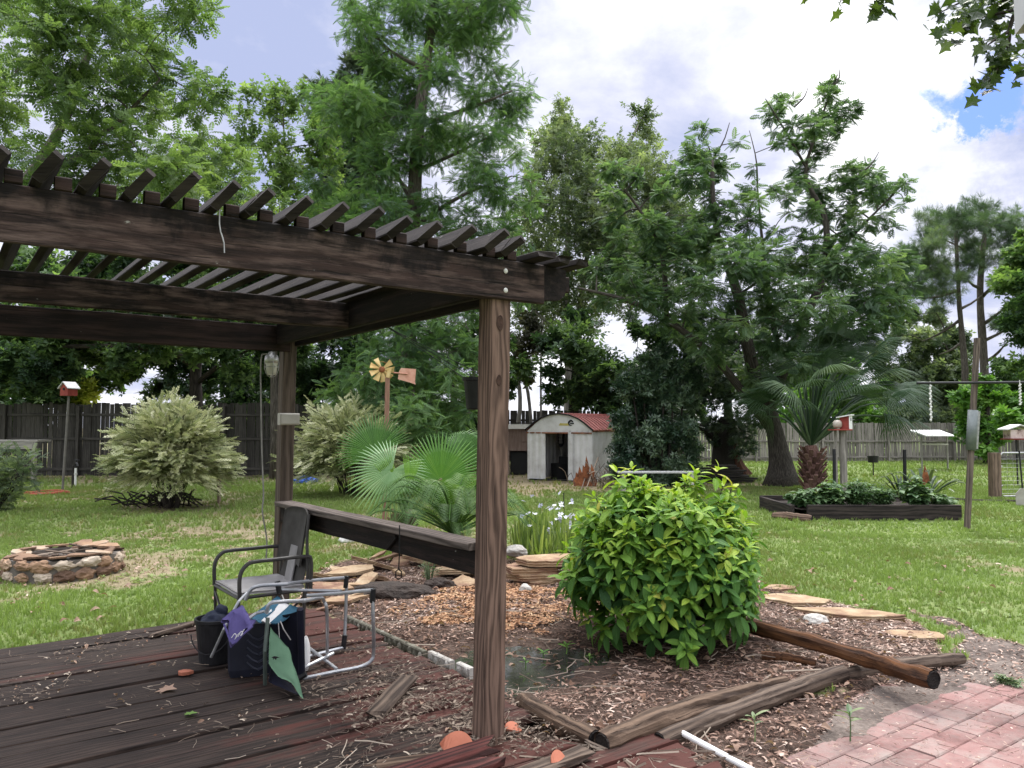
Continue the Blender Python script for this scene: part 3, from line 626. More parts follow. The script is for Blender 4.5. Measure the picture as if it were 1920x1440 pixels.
# ---------- trees and shrubs ----------
def poly_clumps(poly, Z, thick, sp, r, jit=.35, zr=.75, hole=0.):
    """clump centres filling a crown outline (given in picture px at distance Z) with real depth"""
    poly = [tuple(p) for p in poly]; xs = [p[0] for p in poly]; ys = [p[1] for p in poly]; out = []
    gx = np.arange(min(xs), max(xs) + sp, sp); gy = np.arange(min(ys), max(ys) + sp, sp)
    E = np.array(poly, float); E2 = np.roll(E, -1, 0)
    for j, y in enumerate(gy):
        for x in gx:
            px = x + (j % 2) * sp * .5 + (rng.random() - .5) * sp * 2 * jit; py = y + (rng.random() - .5) * sp * 2 * jit
            if not inpoly(np.array([px]), np.array([py]), poly)[0] or rng.random() < hole: continue
            q = np.array([px, py]); dd = E2 - E; tt = np.clip(((q - E) * dd).sum(1) / np.maximum((dd * dd).sum(1), 1e-6), 0, 1)
            ed = np.min(np.linalg.norm(E + dd * tt[:, None] - q, axis=1))
            dep = Z + (rng.random() * 2 - 1) * thick * math.sqrt(min(1, (ed + sp * .5) / (sp * 2.2)))
            rr = r * (.75 + .5 * rng.random()) * Z / F * (1 if ed > sp * .5 else .7)
            out.append((P(px, py, dep), np.array([rr, rr, rr * zr])))
    return out
class Tree:
    def __init__(s, name, label, cat, base, group=None):
        s.root = thing(name, label, cat, base, group); s.wood = MB(); s.leaf = MB(); s.nodes = []; s.tw = []
        s.fruit = None
    def trunk(s, pts, r0, r1, n=14, sides=10, pw=1., flare=0., bumpy=.25, t=None):
        p = spline(pts, n); k = np.linspace(0, 1, n) ** pw; r = r0 + (r1 - r0) * k
        if flare: r = r + flare * np.exp(-np.arange(n) / n * 14)
        s.wood.tube(p, r, sides, bump=bumpy, t=t)
        for a, b in zip(p[2:], r[2:]): s.nodes.append((a, b))
        return p
    def limbs(s, clumps, r0=.05, sag=.12, end=.012, up=.4, sides=5, maxr=.14):
        order = sorted(clumps, key=lambda c: min(np.linalg.norm(c[0] - n[0]) for n in s.nodes))
        s.order = order
        for c, r in order:
            A = np.array([n[0] for n in s.nodes]); R = np.array([n[1] for n in s.nodes])
            d = np.linalg.norm(A - c, axis=1); cost = d + up * np.maximum(0, A[:, 2] - c[2] + .25 * d) + .25 / (R + .05) * .1
            i = int(np.argmin(cost)); a, ra = A[i], R[i]; L = d[i]
            if L < .05: continue
            m = a + (c - a) * .5 + np.array([(rng.random() - .5) * .3, (rng.random() - .5) * .3, sag + (rng.random() - .3) * .2]) * L * .6
            p = spline([a, m, c], 6); rs = min(ra * .75, end + .022 * L, maxr); rr = np.linspace(rs, end, 6)
            s.wood.tube(p, rr, sides, cap=False)
            for k in (2, 3, 4, 5): s.nodes.append((p[k], rr[k]))
    def foliate(s, clumps, tpl, size, ntw, nlf, tl=.8, out=.7, up=.15, flat=.35, tbase=.5, tvar=.22, lift=.8, svar=.3, twr=.004, spread=1., sun=.0):
        """ntw twigs per clump, nlf leaves per twig; every leaf is its own little piece of geometry"""
        C = np.array([c[0] for c in clumps]); R = np.array([c[1] for c in clumps]); n = len(C)
        if n == 0: return
        ct = rng.normal(0, tvar * .6, n)
        rm = R.mean(1); cn = np.maximum(3, (ntw * (rm / np.percentile(rm, 70)) ** 2)).astype(int); ci = np.repeat(np.arange(n), cn); m = len(ci)
        d = nrm(rng.normal(size=(m, 3))); rad = rng.random(m) ** .5
        st = C[ci] + d * R[ci] * (rad * .75)[:, None]
        dr = nrm(d * out + nrm(rng.normal(size=(m, 3))) * .6 + np.array([0, 0, up]))
        ln = R[ci].mean(1) * tl * (.6 + .8 * rng.random(m))
        en = st + dr * ln[:, None]
        # twigs: thin three-sided prisms
        a = nrm(np.cross(dr, [0.3, .2, .9])); b = np.cross(dr, a); V = []
        for q, w in ((st, twr), (en, twr * .4)):
            for k in range(3): V.append(q + w * (cos(k * 2.094) * a + sin(k * 2.094) * b))
        V = np.stack(V, 1).reshape(-1, 3)
        f = np.array([[0, 1, 4, 3], [1, 2, 5, 4], [2, 0, 3, 5]]); f = (f[None] + (np.arange(m) * 6)[:, None, None]).reshape(-1, 4)
        s.wood.add(V, f, .5)
        ti = np.repeat(np.arange(m), nlf); k = len(ti); tt = np.tile((np.arange(nlf) + .7) / nlf, m) + (rng.random(k) - .5) * .2
        pos = st[ti] + dr[ti] * (ln[ti] * tt)[:, None]
        side = nrm(rng.normal(size=(k, 3)) * np.array([1, 1, flat]))
        xd = nrm(dr[ti] * .55 + side * spread); nd = nrm(rng.normal(size=(k, 3)) * .55 + np.array([0, 0, lift]))
        T = np.clip(tbase + ct[ci[ti]] + rng.normal(0, tvar * .7, k), 0, 1)
        s.leaf.scatter(tpl, pos, xd, nd, size * (1 - svar + 2 * svar * rng.random(k)), T)
    def build(s, bark, leaf, wname='trunk', lname='crown', smooth=False):
        if s.wood.n: s.wood.build(wname, bark, s.root, smooth=True)
        if s.leaf.n: s.leaf.build(lname, leaf, s.root, smooth=smooth)
        return s.root
BK = mat('bark_grey', [(.2, (.035, .03, .025)), (.5, (.11, .095, .08)), (.8, (.21, .19, .165))], 3., (1.5, 14, 14), bmp=.8, bd=.03, rough=.95, tm=.15)
BKD = mat('bark_dark', [(.2, (.012, .01, .009)), (.5, (.04, .033, .028)), (.8, (.085, .072, .06))], 3., (1.5, 14, 14), bmp=.8, bd=.03, rough=.95, tm=.15)
BKP = mat('bark_pale', [(.2, (.10, .09, .08)), (.5, (.22, .205, .18)), (.8, (.36, .34, .30))], 3., (1.5, 8, 8), bmp=.6, bd=.02, rough=.95, tm=.15)
BKR = mat('bark_russet', [(.2, (.04, .022, .015)), (.5, (.13, .075, .05)), (.8, (.25, .16, .11))], 3., (1.5, 14, 14), bmp=.8, bd=.03, rough=.95, tm=.15)
def greens(nm, a, b, c, **k): return leafmat(nm, [(.1, a), (.5, b), (.9, c)], **k)
LF_PIN = greens('leaf_spring_green', (.06, .105, .045), (.12, .19, .075), (.21, .29, .125), trans=.48)
LF_MIM = greens('leaf_mimosa', (.048, .09, .05), (.092, .158, .082), (.165, .24, .125), trans=.46)
LF_CYP = greens('leaf_cypress', (.055, .11, .052), (.105, .19, .08), (.18, .285, .125), trans=.48)
LF_DRK = greens('leaf_dark', (.032, .062, .034), (.075, .132, .062), (.165, .25, .105), trans=.46)
LF_OLV = greens('leaf_olive', (.07, .105, .065), (.135, .18, .11), (.25, .30, .19), trans=.42)
LF_PNE = greens('needle_pine', (.045, .08, .052), (.09, .145, .09), (.17, .23, .14), trans=.36)
LF_JUN = greens('needle_juniper', (.03, .054, .042), (.065, .10, .074), (.12, .16, .115), trans=.32)
LF_CAM = greens('leaf_glossy_evergreen', (.026, .055, .033), (.06, .11, .065), (.16, .225, .145), trans=.25, rough=.28, spec=.6)
LF_VAR = leafmat('leaf_variegated', [(.05, (.08, .11, .045)), (.4, (.33, .37, .19)), (.72, (.60, .60, .38)), (1, (.76, .75, .56))], trans=.3, tcol=(1.1, 1.15, .8))
LF_LIM = leafmat('leaf_lime', [(.0, (.025, .075, .02)), (.33, (.065, .165, .03)), (.62, (.17, .30, .04)), (.86, (.33, .43, .06)), (1, (.42, .39, .09))], trans=.32, tcol=(1.35, 1.4, .6), rough=.55, spec=.22, vein=True)
LF_BRT = greens('leaf_bright', (.05, .12, .025), (.10, .22, .04), (.19, .32, .08), trans=.4)
LF_YEL = greens('leaf_yellow_green', (.22, .30, .04), (.40, .48, .08), (.55, .58, .15), trans=.4)
LF_PALM = greens('palm_green', (.022, .05, .024), (.05, .095, .045), (.13, .19, .10), trans=.25, rough=.4, spec=.45)
LF_FAN = greens('fan_palm_green', (.035, .09, .02), (.08, .19, .035), (.17, .30, .06), trans=.35, rough=.5, spec=.3)
LF_FANS = greens('fan_palm_silver', (.09, .19, .08), (.20, .33, .155), (.37, .48, .29), trans=.25, rough=.5, spec=.3)
LF_SAGO = greens('sago_green', (.018, .05, .012), (.05, .115, .022), (.12, .21, .04), trans=.25, rough=.5, spec=.3)
T_PIN = t_pinnate(6, .34, .15); T_PINS = t_pinnate(6, .36, .17, .35); T_FEA = t_pinnate(9, .26, .075, .35, 50)
T_BRO = t_broad(); T_CLU = t_cluster(); T_CLN = t_cluster(6, .3, .1); T_TUF = t_tuft(); T_JUN = t_tuft(14, .5, .10); T_SPR = t_spray()
def ground_at(px, Z): return np.array([P(px, 800, Z)[0], Z, G])

# left tree with feathery compound leaves, its trunk just outside the frame
t = Tree('pecan_tree', 'tall airy tree with spring green compound leaves above the left of the pergola', 'tree', ground_at(-90, 17))
t.trunk([ground_at(-90, 17), P(-80, 700, 17), P(-30, 450, 17.2), P(60, 330, 17.5), P(140, 180, 18), P(200, -40, 18)], .26, .05, flare=.15)
t.trunk([P(60, 330, 17.5), P(160, 292, 17.2), P(185, 255, 17.), P(215, 235, 17), P(300, 150, 17)], .09, .03)
t.trunk([P(-30, 450, 17.2), P(120, 400, 18), P(260, 340, 18.5), P(370, 270, 19)], .10, .03)
c = poly_clumps([(-110, -90), (370, -90), (385, 40), (430, 95), (432, 165), (395, 215), (440, 300), (425, 400), (300, 440), (120, 430), (-110, 470)], 17.5, 2.6, 62, 40, hole=.10)
c += poly_clumps([(330, 260), (470, 300), (530, 380), (540, 470), (400, 480), (280, 430)], 19.5, 1.2, 60, 38, hole=.15)
t.limbs(c, up=.3); t.foliate(c, T_PIN, .33, 34, 4, up=.0, lift=1.0, tbase=.5, tvar=.28, tl=.9)
t.build(BK, LF_PIN)

# broad dark canopy that closes the left under the pergola
t = Tree('oak_tree', 'dark trunked shade tree spreading low branches over the dark left fence', 'tree', ground_at(366, 28.5))
t.trunk([ground_at(366, 28.5), P(368, 780, 28.5), P(366, 700, 28.5), P(372, 620, 28.5), P(340, 520, 28.5), P(300, 420, 28)], .26, .12, flare=.2)
t.trunk([P(368, 690, 28.5), P(320, 660, 27), P(230, 650, 26), P(120, 650, 25.5), P(0, 660, 25)], .14, .04)
t.trunk([P(366, 720, 28.5), P(420, 680, 28), P(480, 650, 27.5)], .10, .04)
c = poly_clumps([(-60, 560), (100, 420), (300, 400), (480, 430), (560, 520), (560, 640), (530, 690), (440, 700), (400, 660), (330, 690), (250, 660), (180, 690), (120, 720), (-60, 735)], 27, 2.6, 50, 34, hole=.12)
c += poly_clumps([(-60, 640), (120, 630), (150, 690), (110, 735), (-60, 745)], 25.5, 1., 34, 26)
t.limbs(c, up=.2); t.foliate(c, T_CLU, .24, 80, 4, up=-.05, tbase=.45, tvar=.35, tl=.8)
t.build(BKD, LF_DRK)

t = Tree('young_tree', 'slim sparse tree with pale green leaves between the pecan and the cypress', 'tree', ground_at(515, 25))
t.trunk([ground_at(515, 25), P(515, 640, 25), P(525, 460, 25), P(535, 330, 25), P(530, 200, 25)], .12, .02)
c = poly_clumps([(430, 250), (465, 160), (520, 140), (575, 185), (610, 240), (640, 300), (640, 420), (580, 480), (440, 480), (415, 380)], 25, 1.6, 46, 30, hole=.12)
t.limbs(c, up=.5); t.foliate(c, T_CLU, .17, 34, 4, up=.5, tbase=.55, tvar=.3, tl=1.1)
t.build(BK, LF_PIN)

# juniper spires behind the cypress
t = Tree('juniper_tree', 'dark narrow juniper with pointed spires standing behind the cypress', 'tree', ground_at(655, 31))
t.trunk([ground_at(655, 31), P(655, 500, 31), P(660, 300, 31), P(690, 130, 31)], .2, .04)
c = poly_clumps([(590, 330), (585, 250), (605, 160), (635, 190), (650, 100), (690, 60), (720, 160), (730, 330), (720, 480), (590, 480)], 31, 1.4, 40, 28)
for sx, sy in ((607, 165), (650, 130), (690, 85), (880, 195), (845, 190)):
    if sx < 800: c += [(P(sx, sy + 14 * k, 31), np.array([.14 + .06 * k] * 3)) for k in range(5)]
t.limbs(c, up=.3); t.foliate(c, T_JUN, .28, 34, 5, up=.7, out=.4, tbase=.45, tvar=.3, tl=.9)
t.build(BKD, LF_JUN)

# the bald cypress
t = Tree('cypress_tree', 'tall cypress with soft feathery green foliage rising behind the middle of the pergola', 'tree', ground_at(752, 22.5))
t.trunk([ground_at(752, 22.5), P(758, 700, 22.5), P(768, 500, 22.5), P(776, 400, 22.5), P(784, 250, 22.5), P(806, 60, 22.5), P(812, -160, 22.5)], .30, .10, n=20, flare=.35)
for pts in ([(776, 385), (745, 330), (700, 270), (665, 235)], [(786, 235), (900, 195), (960, 170)], [(780, 320), (850, 290), (930, 250)], [(795, 130), (725, 90), (690, 40)], [(800, 90), (830, 30), (860, -30)],
            [(772, 430), (860, 370), (960, 330)], [(772, 440), (680, 400), (600, 390)], [(765, 600), (830, 640), (870, 680)], [(762, 640), (720, 690), (660, 720)]):
    z0 = 22.5; k = rng.choice([-1, 1]); t.trunk([P(x, y, z0 + k * .55 * i) for i, (x, y) in enumerate(pts)], .075, .02, n=8, sides=6)
c = poly_clumps([(640, -90), (960, -90), (972, 15), (935, 95), (985, 150), (1000, 190), (965, 235), (995, 300), (1010, 385), (960, 430), (890, 480), (760, 520), (640, 460), (545, 410), (560, 330), (600, 240), (585, 185), (640, 150), (685, 120), (650, 60)], 22.5, 2.3, 38, 28, hole=.16, zr=.5)
c += poly_clumps([(590, 740), (655, 690), (700, 610), (780, 590), (870, 590), (897, 650), (890, 780), (830, 840), (690, 810)], 20.5, 1.4, 38, 26, zr=.6, hole=.05)
c += poly_clumps([(560, 470), (880, 470), (980, 450), (1000, 560), (900, 600), (700, 620), (580, 600)], 22, 1.6, 44, 28, zr=.6, hole=.15)
t.limbs(c, up=.35, sag=.05); t.foliate(c, T_FEA, .32, 46, 4, up=-.12, out=.8, lift=.9, tbase=.45, tvar=.3, tl=1.1, flat=.5)
t.build(BK, LF_CYP)

# undergrowth behind the left fence
LF_MID = greens('leaf_mid_green', (.03, .065, .028), (.075, .14, .055), (.17, .26, .09), trans=.45)
for nm, lab, tx, poly, Z, lm in (
    ('evergreen_tree', 'mid green leafy tree right behind the left end of the dark left fence', 60, [(-90, 590), (250, 600), (300, 690), (230, 720), (110, 745), (100, 830), (-90, 830)], 31.5, LF_MID),
    ('evergreen_tree', 'dark leafy tree behind the dark left fence between the oak trunk and the back post', 440, [(250, 640), (430, 610), (580, 620), (580, 880), (400, 880), (330, 760), (250, 730)], 33, LF_DRK),
    ('evergreen_tree', 'dense dark evergreen behind the lantern post and the windmill', 640, [(430, 640), (640, 600), (720, 640), (760, 760), (740, 860), (560, 880), (430, 880)], 30, LF_DRK),
    ('evergreen_tree', 'dark evergreen filling the gap between the windmill tail and the near pergola post', 850, [(740, 640), (930, 600), (990, 680), (945, 760), (910, 880), (740, 880)], 29, LF_DRK),
    ('evergreen_tree', 'dark broad evergreen with a stout trunk right behind the metal shed', 1076, [(1010, 650), (1060, 590), (1180, 610), (1270, 590), (1330, 640), (1330, 840), (1200, 860), (1140, 790), (1040, 775)], 29, LF_DRK),
    ('evergreen_tree', 'dark drooping evergreen between the glossy bush and the mimosa trunk', 1365, [(1270, 620), (1400, 590), (1450, 680), (1440, 800), (1400, 850), (1330, 830), (1290, 740)], 26.5, LF_JUN)):
    t = Tree(nm, lab, 'tree', ground_at(tx, Z))
    t.trunk([ground_at(tx, Z), P(tx, 780, Z), P(tx + 3, 660, Z)], .3 if tx in (1076,) else .18, .08, flare=.1)
    c = poly_clumps(poly, Z, 1.7, 40, 28, hole=.1 if tx != 1076 else .2)
    t.limbs(c, up=.2); t.foliate(c, T_JUN if lm is LF_JUN else T_CLU, .24, 54, 4, up=.0, tbase=.4, tvar=.3, tl=.85)
    t.build(BKD, lm)

# pale tree behind the shed, two stems
t = Tree('birch_tree', 'tall pale green tree with twin grey stems behind the shed', 'tree', ground_at(1072, 33))
t.trunk([ground_at(1066, 33), P(1066, 700, 33), P(1062, 560, 33), P(1065, 420, 33), P(1062, 220, 33)], .22, .04)
t.trunk([ground_at(1082, 33), P(1084, 680, 33), P(1090, 560, 33), P(1120, 400, 33), P(1205, 220, 33)], .2, .04)
t.trunk([P(1062, 640, 33), P(1010, 590, 33), P(975, 540, 33)], .09, .03)
c = poly_clumps([(965, 430), (990, 310), (1035, 200), (1060, 175), (1085, 250), (1130, 270), (1195, 205), (1215, 190), (1235, 290), (1290, 320), (1310, 420), (1290, 530), (1170, 590), (1090, 640), (1000, 660), (955, 540)], 33, 2.8, 38, 33, hole=.02)
c += [(P(1050 + 4 * (k % 2), 190 + 16 * k, 33), np.array([.10 + .09 * k] * 3)) for k in range(5)] + [(P(1212, 205 + 18 * k, 33), np.array([.10 + .10 * k] * 3)) for k in range(4)]
t.limbs(c, up=.4); t.foliate(c, T_CLU, .165, 66, 4, up=.35, tbase=.5, tvar=.3, tl=1.)
t.build(BKP, LF_OLV)
t = Tree('scrub_tree', 'thin scrubby tree with brownish leaves just right of the near post', 'tree', ground_at(985, 31))
t.trunk([ground_at(960, 31), P(975, 760, 31), P(968, 690, 31), P(962, 640, 31)], .10, .05)
t.trunk([ground_at(1000, 31), P(992, 750, 31), P(975, 690, 31), P(950, 640, 31)], .08, .03)
t.trunk([ground_at(1015, 31), P(1014, 700, 31), P(1017, 600, 31)], .05, .03)
c = poly_clumps([(930, 600), (1000, 570), (1025, 640), (1000, 690), (1010, 730), (985, 720), (950, 690)], 31, 1.2, 34, 24, hole=.1)
t.limbs(c); t.foliate(c, T_CLU, .26, 18, 4, tbase=.45, tvar=.3)
t.build(BKP, greens('leaf_brown_green', (.03, .03, .02), (.06, .065, .04), (.13, .13, .08), trans=.3))

# the mimosa: the big dark spreading tree on the right
t = Tree('mimosa_tree', 'large spreading mimosa with grey forked trunk and fern like dark leaves', 'tree', ground_at(1464, 22.5))
t.trunk([ground_at(1464, 22.5), P(1462, 860, 22.5), P(1450, 800, 22.5), P(1440, 760, 22.4), P(1415, 700, 22.2), P(1385, 560, 22), P(1365, 500, 22), P(1340, 420, 22), P(1335, 300, 22)], .30, .05, n=20, flare=.25)
t.trunk([P(1445, 800, 22.5), P(1405, 750, 22.2), P(1340, 670, 21.8), P(1250, 600, 21.3), P(1170, 562, 21), P(1085, 540, 20.6)], .16, .03, n=14)
t.trunk([P(1444, 770, 22.4), P(1490, 640, 22.8), P(1535, 540, 23), P(1550, 470, 23), P(1545, 400, 23), P(1510, 330, 23), P(1530, 250, 23), P(1570, 140, 23)], .15, .02, n=18)
t.trunk([P(1535, 540, 23), P(1560, 480, 23.2), P(1610, 430, 23.4), P(1680, 360, 23.6)], .10, .02)
t.trunk([P(1470, 700, 22.6), P(1440, 560, 22.8), P(1430, 460, 23), P(1420, 350, 23)], .10, .02)
t.trunk([P(1250, 600, 21.3), P(1240, 470, 21.2), P(1190, 380, 21), P(1130, 310, 21)], .08, .02)
t.trunk([P(1515, 320, 23), P(1475, 250, 23), P(1435, 185, 23)], .05, .012)
for pts in ([(1565, 160), (1573, 128)], [(1490, 200), (1515, 165)], [(1335, 300), (1368, 230)], [(1420, 350), (1405, 245)], [(1610, 330), (1648, 285)], [(1330, 290), (1318, 262)]):
    t.trunk([P(*pts[0], 22.8), P(pts[0][0] * .5 + pts[1][0] * .5 + 5, pts[0][1] * .5 + pts[1][1] * .5, 22.8), P(*pts[1], 22.8)], .03, .01, n=6, sides=5)
c1 = poly_clumps([(1090, 540), (1150, 440), (1240, 400), (1300, 420), (1420, 430), (1500, 440), (1640, 430), (1700, 480), (1745, 510), (1690, 600), (1600, 640), (1500, 720), (1420, 760), (1330, 690), (1300, 640), (1180, 590)], 22, 2.6, 34, 23, zr=.36, hole=.10)
c2 = poly_clumps([(1265, 290), (1320, 240), (1400, 270), (1440, 340), (1430, 440), (1300, 440), (1260, 360)], 22, 1.4, 28, 16, zr=.4, hole=.24)
c2 += poly_clumps([(1420, 170), (1480, 185), (1510, 225), (1550, 160), (1620, 165), (1600, 230), (1560, 280), (1620, 290), (1690, 320), (1722, 330), (1690, 430), (1600, 440), (1500, 430), (1440, 370), (1480, 300), (1440, 230)], 23, 1.4, 27, 15, zr=.4, hole=.24)
c2 += poly_clumps([(1120, 300), (1210, 290), (1260, 400), (1240, 460), (1140, 430)], 21, 1.2, 32, 18, zr=.4, hole=.25)
t.limbs(c1 + c2, up=.35, sag=.1); t.foliate(c1, T_PINS, .26, 34, 4, up=-.05, lift=1.2, tbase=.42, tvar=.3, tl=1.05, flat=.25)
t.foliate(c2, T_PINS, .26, 18, 4, up=.1, lift=1.2, tbase=.4, tvar=.28, tl=1.0, flat=.25)
t.build(mat('bark_mimosa', [(.2, (.02, .017, .014)), (.5, (.065, .056, .048)), (.8, (.14, .125, .108))], 3., (1.5, 14, 14), bmp=.8, bd=.03, rough=.95, tm=.15), LF_MIM)

# pines and broadleaf on the far right
t = Tree('pine_tree', 'slender pine on the far right, left of the two bare trunks', 'tree', ground_at(1808, 43), 'far pines')
t.trunk([ground_at(1810, 43), P(1808, 680, 43), P(1798, 560, 43), P(1792, 430, 43)], .20, .08)
for a, b in (((1800, 600), (1730, 640)), ((1797, 545), (1720, 560)), ((1800, 580), (1850, 545)), ((1806, 640), (1760, 665))): t.trunk([P(*a, 43), P((a[0] + b[0]) / 2, (a[1] + b[1]) / 2 + 4, 43.5), P(*b, 44)], .09, .03, n=6, sides=5)
c = poly_clumps([(1685, 490), (1710, 425), (1760, 385), (1810, 378), (1840, 430), (1815, 530), (1750, 600), (1680, 570)], 43, 2.4, 30, 24, zr=.6, hole=.05)
c += poly_clumps([(1655, 590), (1740, 585), (1780, 660), (1720, 690), (1660, 660)], 43, 1.6, 34, 20, zr=.45, hole=.25)
t.limbs(c, up=.3, end=.02); t.foliate(c, T_TUF, .40, 30, 4, up=.5, tbase=.45, tvar=.28, tl=.8)
t.build(BK, LF_PNE)
t = Tree('pine_tree', 'thicker pine on the far right, right of the two bare trunks', 'tree', ground_at(1846, 44), 'far pines')
t.trunk([ground_at(1848, 44), P(1846, 700, 44), P(1838, 560, 44), P(1842, 480, 44), P(1850, 400, 44)], .26, .09)
for a, b in (((1840, 610), (1900, 560)), ((1838, 560), (1890, 500)), ((1842, 640), (1910, 600)), ((1838, 540), (1810, 520)), ((1846, 680), (1890, 640))): t.trunk([P(*a, 44), P((a[0] + b[0]) / 2, (a[1] + b[1]) / 2 + 4, 43.5), P(*b, 43)], .11, .04, n=6, sides=5)
c = poly_clumps([(1800, 385), (1870, 375), (1960, 400), (1990, 520), (1900, 560), (1840, 520), (1790, 470)], 44, 2.4, 30, 24, zr=.6, hole=.05)
c += poly_clumps([(1850, 570), (1920, 560), (1940, 640), (1860, 650)], 44, 1.6, 36, 18, zr=.45, hole=.3)
t.limbs(c, up=.3, end=.02); t.foliate(c, T_TUF, .40, 30, 4, up=.5, tbase=.45, tvar=.28, tl=.8)
t.build(BK, LF_PNE)
for nm, lab, tx, poly, Z, lm, hole in (
    ('broadleaf_tree', 'bushy green tree at the right edge in front of the thicker pine', 1925, [(1885, 470), (1960, 420), (2040, 500), (2040, 790), (1870, 800), (1860, 720), (1890, 640), (1870, 560)], 38, LF_MID, .1),
    ('broadleaf_tree', 'low bright leafy tree over the fence behind the clothes line pole', 1850, [(1790, 760), (1820, 720), (1880, 720), (1930, 760), (1900, 840), (1840, 850), (1800, 810)], 34.5, LF_BRT, .08),
    ('broadleaf_tree', 'hazy green tree beyond the far fence left of the clothes line pole', 1745, [(1640, 800), (1660, 720), (1740, 690), (1830, 700), (1850, 790), (1760, 810)], 47, LF_OLV, .08),
    ('broadleaf_tree', 'pale green tree glimpsed beyond the fence behind the palm trunk', 1570, [(1440, 830), (1470, 700), (1580, 660), (1660, 720), (1660, 830)], 46, LF_BRT, .15),
    ('broadleaf_tree', 'loose grey green tree seen through the gap between the mimosa and the pines', 1700, [(1630, 610), (1700, 570), (1790, 590), (1820, 700), (1780, 810), (1620, 810), (1650, 700)], 49, LF_OLV, .22),
    ('yellow_tree', 'yellow green tree top glimpsed over the fence beside the red birdhouse', 175, [(55, 735), (90, 700), (140, 735), (240, 715), (235, 750), (130, 755), (50, 752)], 33, LF_YEL, .1)):
    t = Tree(nm, lab, 'tree', ground_at(tx, Z))
    t.trunk([ground_at(tx, Z), P(tx, 800, Z), P(tx + 3, 745, Z)], .2, .08)
    c = poly_clumps(poly, Z, 2., 30 if Z > 33 else 26, 22, hole=hole)
    t.limbs(c); t.foliate(c, T_CLU, .27, 60, 4, tbase=.45, tvar=.32, tl=.85)
    t.build(BKD, lm)

# glossy camellia bush beside the shed
t = Tree('camellia_bush', 'tall rounded bush with small dark glossy leaves beside the shed', 'bush', ground_at(1235, 22.3))
for k in range(6): t.trunk([ground_at(1235 + 8 * (k - 2.5), 22.3), P(1235 + 14 * (k - 2.5), 830, 22.3 + .2 * (k % 3 - 1)), P(1235 + 20 * (k - 2.5), 720, 22.3)], .05, .02, n=7, sides=6)
c = poly_clumps([(1150, 800), (1165, 720), (1200, 670), (1245, 655), (1290, 680), (1320, 700), (1310, 800), (1320, 870), (1290, 915), (1180, 920), (1130, 900), (1150, 850)], 22.3, 1.25, 30, 22)
t.limbs(c, sag=.05); t.foliate(c, T_CLN, .16, 44, 5, tbase=.45, tvar=.35, tl=.8, lift=.5)
t.build(BKD, LF_CAM)

def arching_shrub(label, base, rx, rz, z0, nst, seed):
    """many thin arching sprays of small cream edged leaves out of one stool"""
    t = Tree('variegated_shrub', label, 'shrub', base, 'cream leaved shrubs'); b = np.array(base)
    r = np.random.default_rng(seed); pos = []; xd = []; T = []
    for k in range(nst):
        a = r.random() * 2 * pi; el = math.radians(-10 + 98 * r.random() ** 1.1) if k % 4 else math.radians(-34 + 40 * r.random())
        d = np.array([cos(a) * cos(el), sin(a) * cos(el), sin(el) * 1.0]); L = (.62 + .5 * r.random() ** .8)
        tip = b + np.array([0, 0, z0]) + d * np.array([rx, rx, rz]) * L
        st = b + np.array([cos(a) * .2 * r.random(), sin(a) * .2 * r.random(), .02]); mid = b + np.array([0, 0, z0 * .75]) + (tip - b - np.array([0, 0, z0])) * .45 + np.array([0, 0, .30 * cos(el)])
        p = spline([st, mid, tip + np.array([0, 0, -.03])], 9)
        t.wood.tube(p if k % 8 == 0 else p[4:], np.linspace(.010, .002, 9 if k % 8 == 0 else 5), 4, cap=False)
        ct = r.normal(0, .1)
        for i in range(15):
            f = .30 + .72 * i / 15; j = min(f * 8, 7.98); q = p[int(j)] * (1 - j % 1) + p[int(j) + 1] * (j % 1) if f < 1 else p[-1]
            dd = nrm(p[min(int(j) + 1, 8)] - p[int(j)])
            for _ in range(2):
                pos.append(q + r.normal(0, .03, 3)); xd.append(dd * np.array([1, 1, .35]) + r.normal(0, .34, 3) * np.array([1, 1, .7])); T.append(np.clip(.5 + ct + r.normal(0, .17) + .12 * (f - .6), 0, 1))
    k = len(pos); nd = nrm(r.normal(size=(k, 3)) * .5 + [0, 0, 1])
    t.leaf.scatter(T_SPR, np.array(pos), np.array(xd), nd, .22 * (.6 + .7 * r.random(k)), np.array(T))
    return t.build(BKD, LF_VAR)
arching_shrub('round cream and green shrub standing alone on the lawn in front of the left fence', ground_at(322, 16.2), 1.22, 1.16, 1.02, 360, 3)
arching_shrub('large cream and green shrub behind the lantern post and the windmill pole', ground_at(655, 19.2), 1.55, 1.35, 1.0, 300, 4)
t = Tree('edge_shrub', 'small leafy shrub at the left edge in front of the grey bench', 'shrub', ground_at(-5, 15.5))
for k in range(7): t.trunk([ground_at(-5, 15.5), P(-10 + 8 * k, 900, 15.5), P(-30 + 14 * k, 850 + 8 * (k % 3), 15.4)], .016, .006, n=6, sides=5)
c = poly_clumps([(-60, 850), (20, 845), (80, 855), (70, 880), (40, 960), (-60, 980)], 15.5, .5, 26, 20)
t.limbs(c); t.foliate(c, T_SPR, .2, 14, 4, tbase=.4, tvar=.3)
t.build(BKD, LF_OLV)
